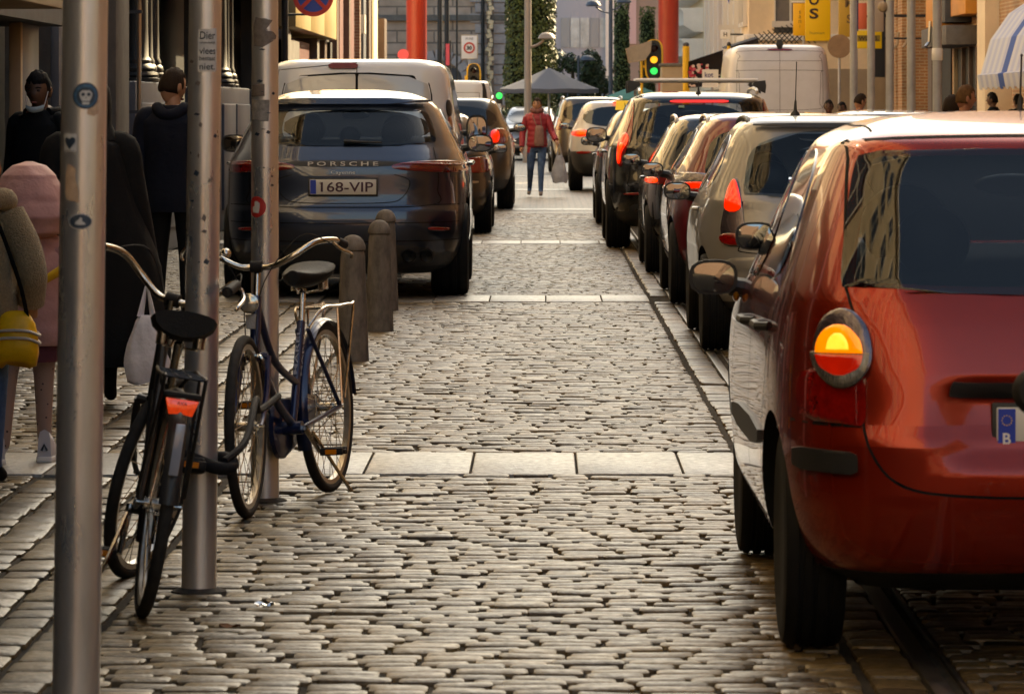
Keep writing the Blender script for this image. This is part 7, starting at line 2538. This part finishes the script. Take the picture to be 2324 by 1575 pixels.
for n, s_ in (('r', 1), ('l', -1)):
    a, b_, c = JJ['sh' + n][0], JJ['el' + n][0], JJ['wr' + n][0]
    MB().tube(smooth_path([a + Vector((-a.x * .5, 0, .01)), a, a.lerp(b_, .5), b_, c], 5), [.045, .055, .062, .068, .073, .077, .079, .08, .079, .078, .077, .076, .075, .074, .073, .072, .072, .071, .07, .07, .07], 14).build('sleeve', M_jk_black, p3, angle=80)


def carrier_bag(name, label, x, y, ztop, hgt, wd, m, tint=None, group=None, rz=0.0):
    """thin plastic carrier bag: two looped handles running into a sagging body"""
    t = thing(name, label, 'bag', (x, y, ztop), rz, group)
    g = random.Random(int(x * 100))
    rings = []
    for k in range(15):
        f = k / 14
        z = -hgt * (.30 + .70 * f)
        w_ = wd * (.28 + .72 * min(1, f * 1.5) ** .7) * (1 - .18 * max(0, f - .8) / .2)
        d_ = w_ * .42
        ring = []
        for j in range(28):
            a = 2 * math.pi * j / 28
            e = 1 + .07 * math.sin(5 * a + 2 * f) * (1 - f * .5) + .06 * math.sin(9 * a - 5 * f) + .04 * math.sin(3 * a + 9 * f)
            ring.append((w_ / 2 * e * math.cos(a), d_ / 2 * e * math.sin(a), z - .01 * math.cos(3 * a) * f))
        rings.append(ring)
    MB().loft(rings).build('bag_body', m, t, angle=80, recalc=True)
    for s_ in (-1, 1):
        MB().tube(smooth_path([(s_ * .004, 0, 0), (s_ * wd * .07, .008, -hgt * .14), (s_ * wd * .14, .004, -hgt * .32)], 6), [.006 + .0016 * i for i in range(13)], 8, flat=.45).build('bag_handle', m, t, angle=80)
    return t


M_bag = mat('bag_plastic', (.74, .72, .76), .35, var=.12, vs=9, bump=.6, bs=28, alpha=.93, sub=.1)
s_ = FPX / 21.8
carrier_bag('carrier_bag', 'white plastic carrier bag held low beside the black coat', (336 - VX) / s_, 21.72, CH - (648 - VY) / s_, 218 / s_, 104 / s_, M_bag)
carrier_bag('carrier_bag', 'second pale bag, only its edge showing right of the nearest pole', (236 - VX) / s_, 21.9, CH - (660 - VY) / s_, 165 / s_, 50 / s_, M_bag)

# --- girl in pink quilted jacket, from behind
M_pink = mat('pink_padded', (.50, .27, .25), .6, var=.10, vs=10, bump=.9, bs=16, sheen=.1)
M_tights = bpy.data.materials.new('spotted_tights')
M_tights.use_nodes = True
nt_ = M_tights.node_tree
vo = nt_.nodes.new('ShaderNodeTexVoronoi')
vo.inputs['Scale'].default_value = 34
tc_ = nt_.nodes.new('ShaderNodeTexCoord')
nt_.links.new(tc_.outputs['Object'], vo.inputs['Vector'])
rp = nt_.nodes.new('ShaderNodeValToRGB')
rp.color_ramp.interpolation = 'CONSTANT'
rp.color_ramp.elements[0].color = (.03, .015, .015, 1)
rp.color_ramp.elements[1].position = .17
rp.color_ramp.elements[1].color = (.30, .20, .165, 1)
nt_.links.new(vo.outputs['Distance'], rp.inputs[0])
nt_.links.new(rp.outputs[0], nt_.nodes['Principled BSDF'].inputs['Base Color'])
nt_.nodes['Principled BSDF'].inputs['Roughness'].default_value = .7
gx = (66 - VX) / (FPX / 18.4)
p4, JJ, hc, q, hs = person('girl in pink quilted hooded jacket, spotted tights and white trainers, from behind', (gx, 18.4, 0), R(6), 1.24, (M_skin, M_pink, M_tights), hair=None, face=False, head=(0, 0, R(-10)), shoes=M_shoe_w,
                           pose={'anl': (-.085, -.075, .068), 'knl': (-.075, -.01, .285), 'toel': (-.11, .0, .018), 'anr': (.052, .02, .056), 'knr': (.05, .02, .285), 'toer': (.06, .10, .02), 'shl': (-.092, 0, .735), 'shr': (.092, 0, .735), 'ell': (-.135, 0, .60), 'wrl': (-.14, .05, .49), 'wrr': (.17, .10, .52), 'elr': (.160, .0, .60)})


def quilted(name, defs, m, parent, seg=.085, puff=.016, n=32, angle=75, yoff=0):
    rings = []
    P = []
    for k in range(len(defs) - 1):
        for s_ in range(9):
            P.append([a + (b_ - a) * s_ / 9 for a, b_ in zip(defs[k], defs[k + 1])])
    P.append(list(defs[-1]))
    ln = 0
    for i, (cx, cy, z, rx, ry) in enumerate(P):
        if i:
            ln += math.hypot(z - P[i - 1][2], rx - P[i - 1][3])
        pf = puff * abs(math.sin(math.pi * ln / seg)) ** .55
        ring = []
        for j in range(n):
            a = 2 * math.pi * j / n
            w_ = 1 + .012 * math.sin(7 * a + z * 30) + .01 * math.sin(4 * a - z * 13)
            ring.append((cx + (rx + pf) * w_ * math.cos(a), cy + (ry + pf) * w_ * math.sin(a), z))
        rings.append(ring)
    return MB().loft(rings).build(name, m, parent, angle=angle, recalc=True)


jk4 = quilted('quilted_jacket', [(.03, 0, .50, .150, .135), (.03, 0, .56, .165, .15), (.03, 0, .72, .165, .15), (.025, 0, .80, .155, .14), (.015, 0, .89, .13, .115), (.0, 0, .945, .07, .07)], M_pink, p4, .10, .009)
quilted('hood', [(.02, -.03, .955, .06, .08), (.02, -.03, .975, .125, .14), (0.01, -.03, 1.04, .162, .175), (.0, .0, 1.14, .148, .162), (.0, .01, 1.215, .112, .13), (0, .015, 1.258, .065, .08), (0, .015, 1.275, .01, .012)], M_pink, p4, .105, .006)
for n in 'lr':
    a, b_, c = JJ['sh' + n][0], JJ['el' + n][0], JJ['wr' + n][0]
    P = smooth_path([a, a.lerp(b_, .5), b_, b_.lerp(c, .5), c], 8)
    MB().tube(P, [.062 + .012 * abs(math.sin(math.pi * i / 8.0)) ** .6 - .0004 * i for i in range(len(P))], 16).build('sleeve', M_pink, p4, angle=80)
coat_loft('skirt', [(.02, 0, .43, .115, .11), (.02, 0, .47, .125, .115), (.02, 0, .56, .12, .11)], mat('plum_skirt', (.10, .03, .045), .8), p4, 24, .02)


def trainer(parent, heel, toe, m, pitch=0.0, w_=.036):
    heel, toe = Vector(heel), Vector(toe)
    d = (toe - heel).normalized()
    sd = Vector((d.y, -d.x, 0)).normalized()
    up = sd.cross(d)
    L_ = (toe - heel).length
    rings = []
    for k in range(11):
        f = k / 10
        hw = w_ * (.78 + .35 * math.sin(f * 2.4)) * (1 if f < .9 else .75)
        ht = .085 * (1 - f) ** .8 + .032 if f < .45 else .075 * (1 - f) ** .6 + .022
        ring = []
        for j in range(12):
            a = 2 * math.pi * j / 12
            cc, ss = math.cos(a), math.sin(a)
            ring.append(heel + d * (f * L_) + sd * (hw * math.copysign(abs(cc) ** .6, cc)) + up * (.022 + (ht * ss ** .6 if ss > 0 else .010 * ss)))
        rings.append(ring)
    o = MB().loft(rings).build('trainer', m, parent, angle=70, recalc=True)
    rings = []
    for k in range(11):
        f = k / 10
        hw = (w_ + .004) * (.80 + .35 * math.sin(f * 2.4)) * (1 if f < .9 else .8)
        c = heel + d * (f * (L_ + .008) - .004)
        rings.append([c - sd * hw, c + sd * hw, c + sd * hw * .97 + up * .024, c - sd * hw * .97 + up * .024])
    MB().loft(rings).build('sole', M_white, o, recalc=True, bevel=.004)
    MB().tube([heel + up * .05 - d * .004 + sd * .012, heel + up * .075 - d * .003, heel + up * .05 - d * .004 - sd * .012], .006, 6).build('heel_mark', M_sticker_b, o)
    return o


A = JJ['anl'][0]
trainer(p4, (A.x - .02, A.y - .05, .004), (A.x - .07, A.y + .13, .004), M_shoe_w)
A = JJ['anr'][0]
trainer(p4, (A.x, A.y - .055, .004), (A.x + .02, A.y + .14, .004), M_shoe_w)
MB().tube(smooth_path([(-.15, .03, .72), (-.02, -.185, .74), (.10, -.19, .80), (.19, -.10, .86), (.18, .03, .90)], 6), [.018] * 4 + [.020 + .0016 * i for i in range(21)], 10, flat=.5).build('yellow_scarf', mat('cloth_yellow', (.62, .36, .015), .65, var=.12, vs=20, bump=.4, bs=30), p4, angle=80)

# --- child in beige fleece with yellow bag at the left edge
M_fleece = mat('fleece_beige', (.32, .24, .135), .95, var=.25, vs=90, bump=1.0, bs=160, sheen=.2)
Y5 = 17.3
s5 = FPX / Y5
p5, JJ, hc, q, hs = person('child in beige fleece jacket and jeans, cut off at the left edge', ((-52 - VX) / s5, Y5, 0), R(-12), 1.33, (M_skin, M_fleece, M_denim), hair='long', hair_m=mat('hair_ginger', (.26, .075, .02), .5, bump=.5, bs=90), face=True,
                           pose={'shr': (.105, 0, .80), 'elr': (.178, -.02, .64), 'wrr': (.160, .03, .545)})
coat_loft('fleece', [(0, 0, .66, .155, .14), (0, 0, .72, .165, .15), (0, 0, .92, .158, .14), (0, 0, 1.04, .155, .13), (0, 0, 1.10, .105, .10), (0, 0, 1.13, .09, .09)], M_fleece, p5, 28, .03, 4)
MB().tube(smooth_path([(-.10, .07, 1.13), (-.12, -.04, 1.14), (-.05, -.12, 1.13), (.05, -.12, 1.13), (.12, -.04, 1.14), (.10, .07, 1.13)], 5), .045, 12).build('hood', M_fleece, p5, angle=80)
a, b_, c = JJ['shr'][0], JJ['elr'][0], JJ['wrr'][0]
P = smooth_path([a + Vector((-.01, 0, .01)), a.lerp(b_, .5) + Vector((.012, 0, 0)), b_, b_.lerp(c, .6), c], 6)
MB().tube(P, [.070 - .0007 * i for i in range(len(P))], 16).build('sleeve', M_fleece, p5, angle=80)
a, b_, c = JJ['shl'][0], JJ['ell'][0], JJ['wrl'][0]
MB().tube(smooth_path([a, b_, c], 6), .065, 14).build('sleeve', M_fleece, p5, angle=80)
bx = (40 - VX) / (FPX / 17.22)
t = thing('shoulder_bag', 'yellow shoulder bag with pale reflective bands and black strap', 'bag', (bx, 17.16, 0))
M_ybag = mat('bag_yellow', (.80, .45, .01), .5, var=.15, vs=14, bump=.4, bs=18)
rings = []
for f, rx, ry in ((.0, .055, .025), (.05, .082, .05), (.3, .092, .062), (.6, .088, .058), (.85, .078, .045), (1, .06, .025)):
    z = .485 + .205 * f
    rings.append([(rx * math.copysign(abs(math.cos(a)) ** .6, math.cos(a)), ry * math.sin(a), z - .012 * math.cos(a * 2)) for a in [2 * math.pi * k / 24 for k in range(24)]])
MB().loft(rings).build('pouch', M_ybag, t, angle=80, recalc=True)
for z in (.585, .615):
    MB().tube([(.095 * math.copysign(abs(math.cos(a)) ** .6, math.cos(a)), .066 * math.sin(a), z - .012 * math.cos(a * 2)) for a in [2 * math.pi * k / 24 for k in range(24)]], .006, 6, closed=True).build('band', mat('band_pale', (.48, .42, .36), .4), t)
MB().tube(smooth_path([(.05, -.01, .655), (.03, -.05, .78), (-.01, -.09, .92), (-.06, -.08, 1.05)], 5), .010, 6, flat=.4).build('strap', M_jk_black, t)
MB().ell(((-24 - VX) / s5 - bx + .005, .05, .80), (.05, .05, .12), None, 14, 10).build('side_pocket', mat('pouch_lilac', (.12, .13, .22), .7), t)

# --- woman in red jacket walking towards the camera
s6 = FPX / 73.6
p6, JJ, hc, q, hs = person('woman in red quilted jacket and blue jeans walking between the two queues', ((1219 - VX) / s6, 73.6, 0), R(176), 1.70, (M_skin, M_red_jk, M_denim), hair='short', hair_m=M_hair_br, head=(R(8), 0, R(-8)), shoes=M_shoe_g,
                           pose={'anr': (.085, -.15, .085), 'knr': (.065, .015, .285), 'toer': (.09, -.085, .022), 'anl': (-.045, .12, .055), 'knl': (-.045, .085, .29), 'toel': (-.05, .19, .02), 'ell': (-.150, .02, .645), 'wrl': (-.195, .09, .565), 'elr': (.145, -.02, .64), 'wrr': (.15, .03, .50)})
quilted('quilted_jacket', [(0, 0, .84, .15, .125), (0, 0, .88, .165, .135), (0, 0, 1.1, .15, .125), (0, 0, 1.28, .17, .125), (0, 0, 1.38, .15, .11), (0, 0, 1.44, .08, .075)], M_red_jk, p6, .09, .014)
for n in 'lr':
    a, b_, c = JJ['sh' + n][0], JJ['el' + n][0], JJ['wr' + n][0]
    MB().tube(smooth_path([a, a.lerp(b_, .5), b_, b_.lerp(c, .5), c], 5), [.066 - .001 * i for i in range(21)], 12).build('sleeve', M_red_jk, p6, angle=80)
MB().tube(smooth_path([(-.07, .05, 1.46), (0, .09, 1.44), (.07, .05, 1.46), (.06, -.06, 1.47), (-.06, -.06, 1.47), (-.07, .05, 1.46)], 4), .045, 10).build('scarf', mat('scarf_rust', (.20, .09, .08), .9, var=.4, vs=30), p6, angle=80)
t = thing('tote_bag', 'small pinkish grey tote bag worn in front of the red jacket', 'bag', ((1219 - VX) / s6, 73.6, 0), R(176))
coat_loft('pouch', [(-.05, .17, .86, .07, .04), (-.05, .17, .90, .085, .05), (-.05, .17, 1.05, .08, .05), (-.05, .165, 1.17, .07, .04), (-.05, .16, 1.21, .04, .02)], mat('tote_grey', (.26, .15, .13), .8, var=.25, vs=14, stretch=(6, 1, 1)), t, 20, .03, 5)
for s_ in (-1, 1):
    MB().tube([(-.05 + s_ * .04, .18, 1.18), (s_ * .06, .15, 1.36), (s_ * .08, .0, 1.44)], .008, 6).build('strap', MATS['tote_grey'], t)
wl = JJ['wrl'][0]
carrier_bag('carrier_bag', 'clear pale plastic carrier bag in the walking woman\'s outstretched hand', (1219 - VX) / s6 - wl.x - .005 + .05, 73.5, wl.z - .06, .66, .27, mat('bag_clear', (.44, .46, .52), .3, bump=.6, bs=20, alpha=.85, var=.2, vs=8))

# --- heads and shoulders beyond the right queue
def bystander(label, px, Y, head_top, rz, sk, jk, hair, hm, hd=(0, 0, 0), zb_=.118, gr='people on the right pavement'):
    s_ = FPX / Y
    Hh = CH - (head_top - VY) / s_ - zb_
    t, JJ, hc, q, hs = person(label, ((px - VX) / s_, Y, zb_), rz, Hh / 1.012, (sk, jk, M_tr_black), hair=hair, hair_m=hm, head=hd, group=gr)
    jacket(t, Hh / 1.012, JJ, jk)
    return t, JJ, hc, q, hs


bystander('man with sandy hair and dark navy jacket in profile above the red hatchback roof', 2188, 38.5, 183, R(-82), mat('skin_ruddy', (.36, .15, .08), .5, var=.1, vs=20), M_jk_navy, 'short', M_hair_bl, (R(-3), 0, R(4)))
bystander('woman with dark brown hair directly behind the sandy haired man', 2158, 39.6, 208, R(-60), M_skin, M_jk_navy, 'long', M_hair_br)
bystander('man with black hair facing left under the striped awning', 2254, 70.0, 204, R(70), M_skin_d, M_jk_black, 'short', M_hair_b)
bystander('dark haired person at the right edge under the awning', 2312, 69.0, 208, R(30), M_skin_d, M_jk_black, 'short', M_hair_b)
t, JJ, hc, q, hs = bystander('person in bright red jacket with brown hair behind first grey post', 1950, 61.0, 206, R(-60), M_skin, mat('jacket_bright_red', (.32, .012, .012), .6), 'short', M_hair_br, (R(-20), 0, 0))
bystander('man in dark blue jacket facing the camera at the corner of the high van', 1881, 66.0, 221, R(172), M_skin_d, M_jk_navy, 'short', M_hair_b)
bystander('person in black beside the man in dark blue', 1912, 67.5, 226, R(150), M_skin_d, M_jk_black, 'short', M_hair_b)

# --- litter on the setts
for x, y, lab, m in ((-.835, 13.05, 'crumpled scrap of foil by the foot of the lettered pole', M_chrome), (-.90, 12.5, 'dry brown leaf on the cobbles by the black bicycle', mat('dry_leaf', (.16, .07, .03), .8))):
    t = thing('litter', lab, 'litter', (x, y, .004))
    g = random.Random(int(y * 10))
    G = [[(-.03 + .012 * i, -.02 + .01 * j, .004 + g.uniform(0, .014)) for j in range(5)] for i in range(6)]
    MB().grid(G).grid([[(a, b_, c - .001) for a, b_, c in r_] for r_ in G], flip=True).build('scrap', m, t, smooth=False)
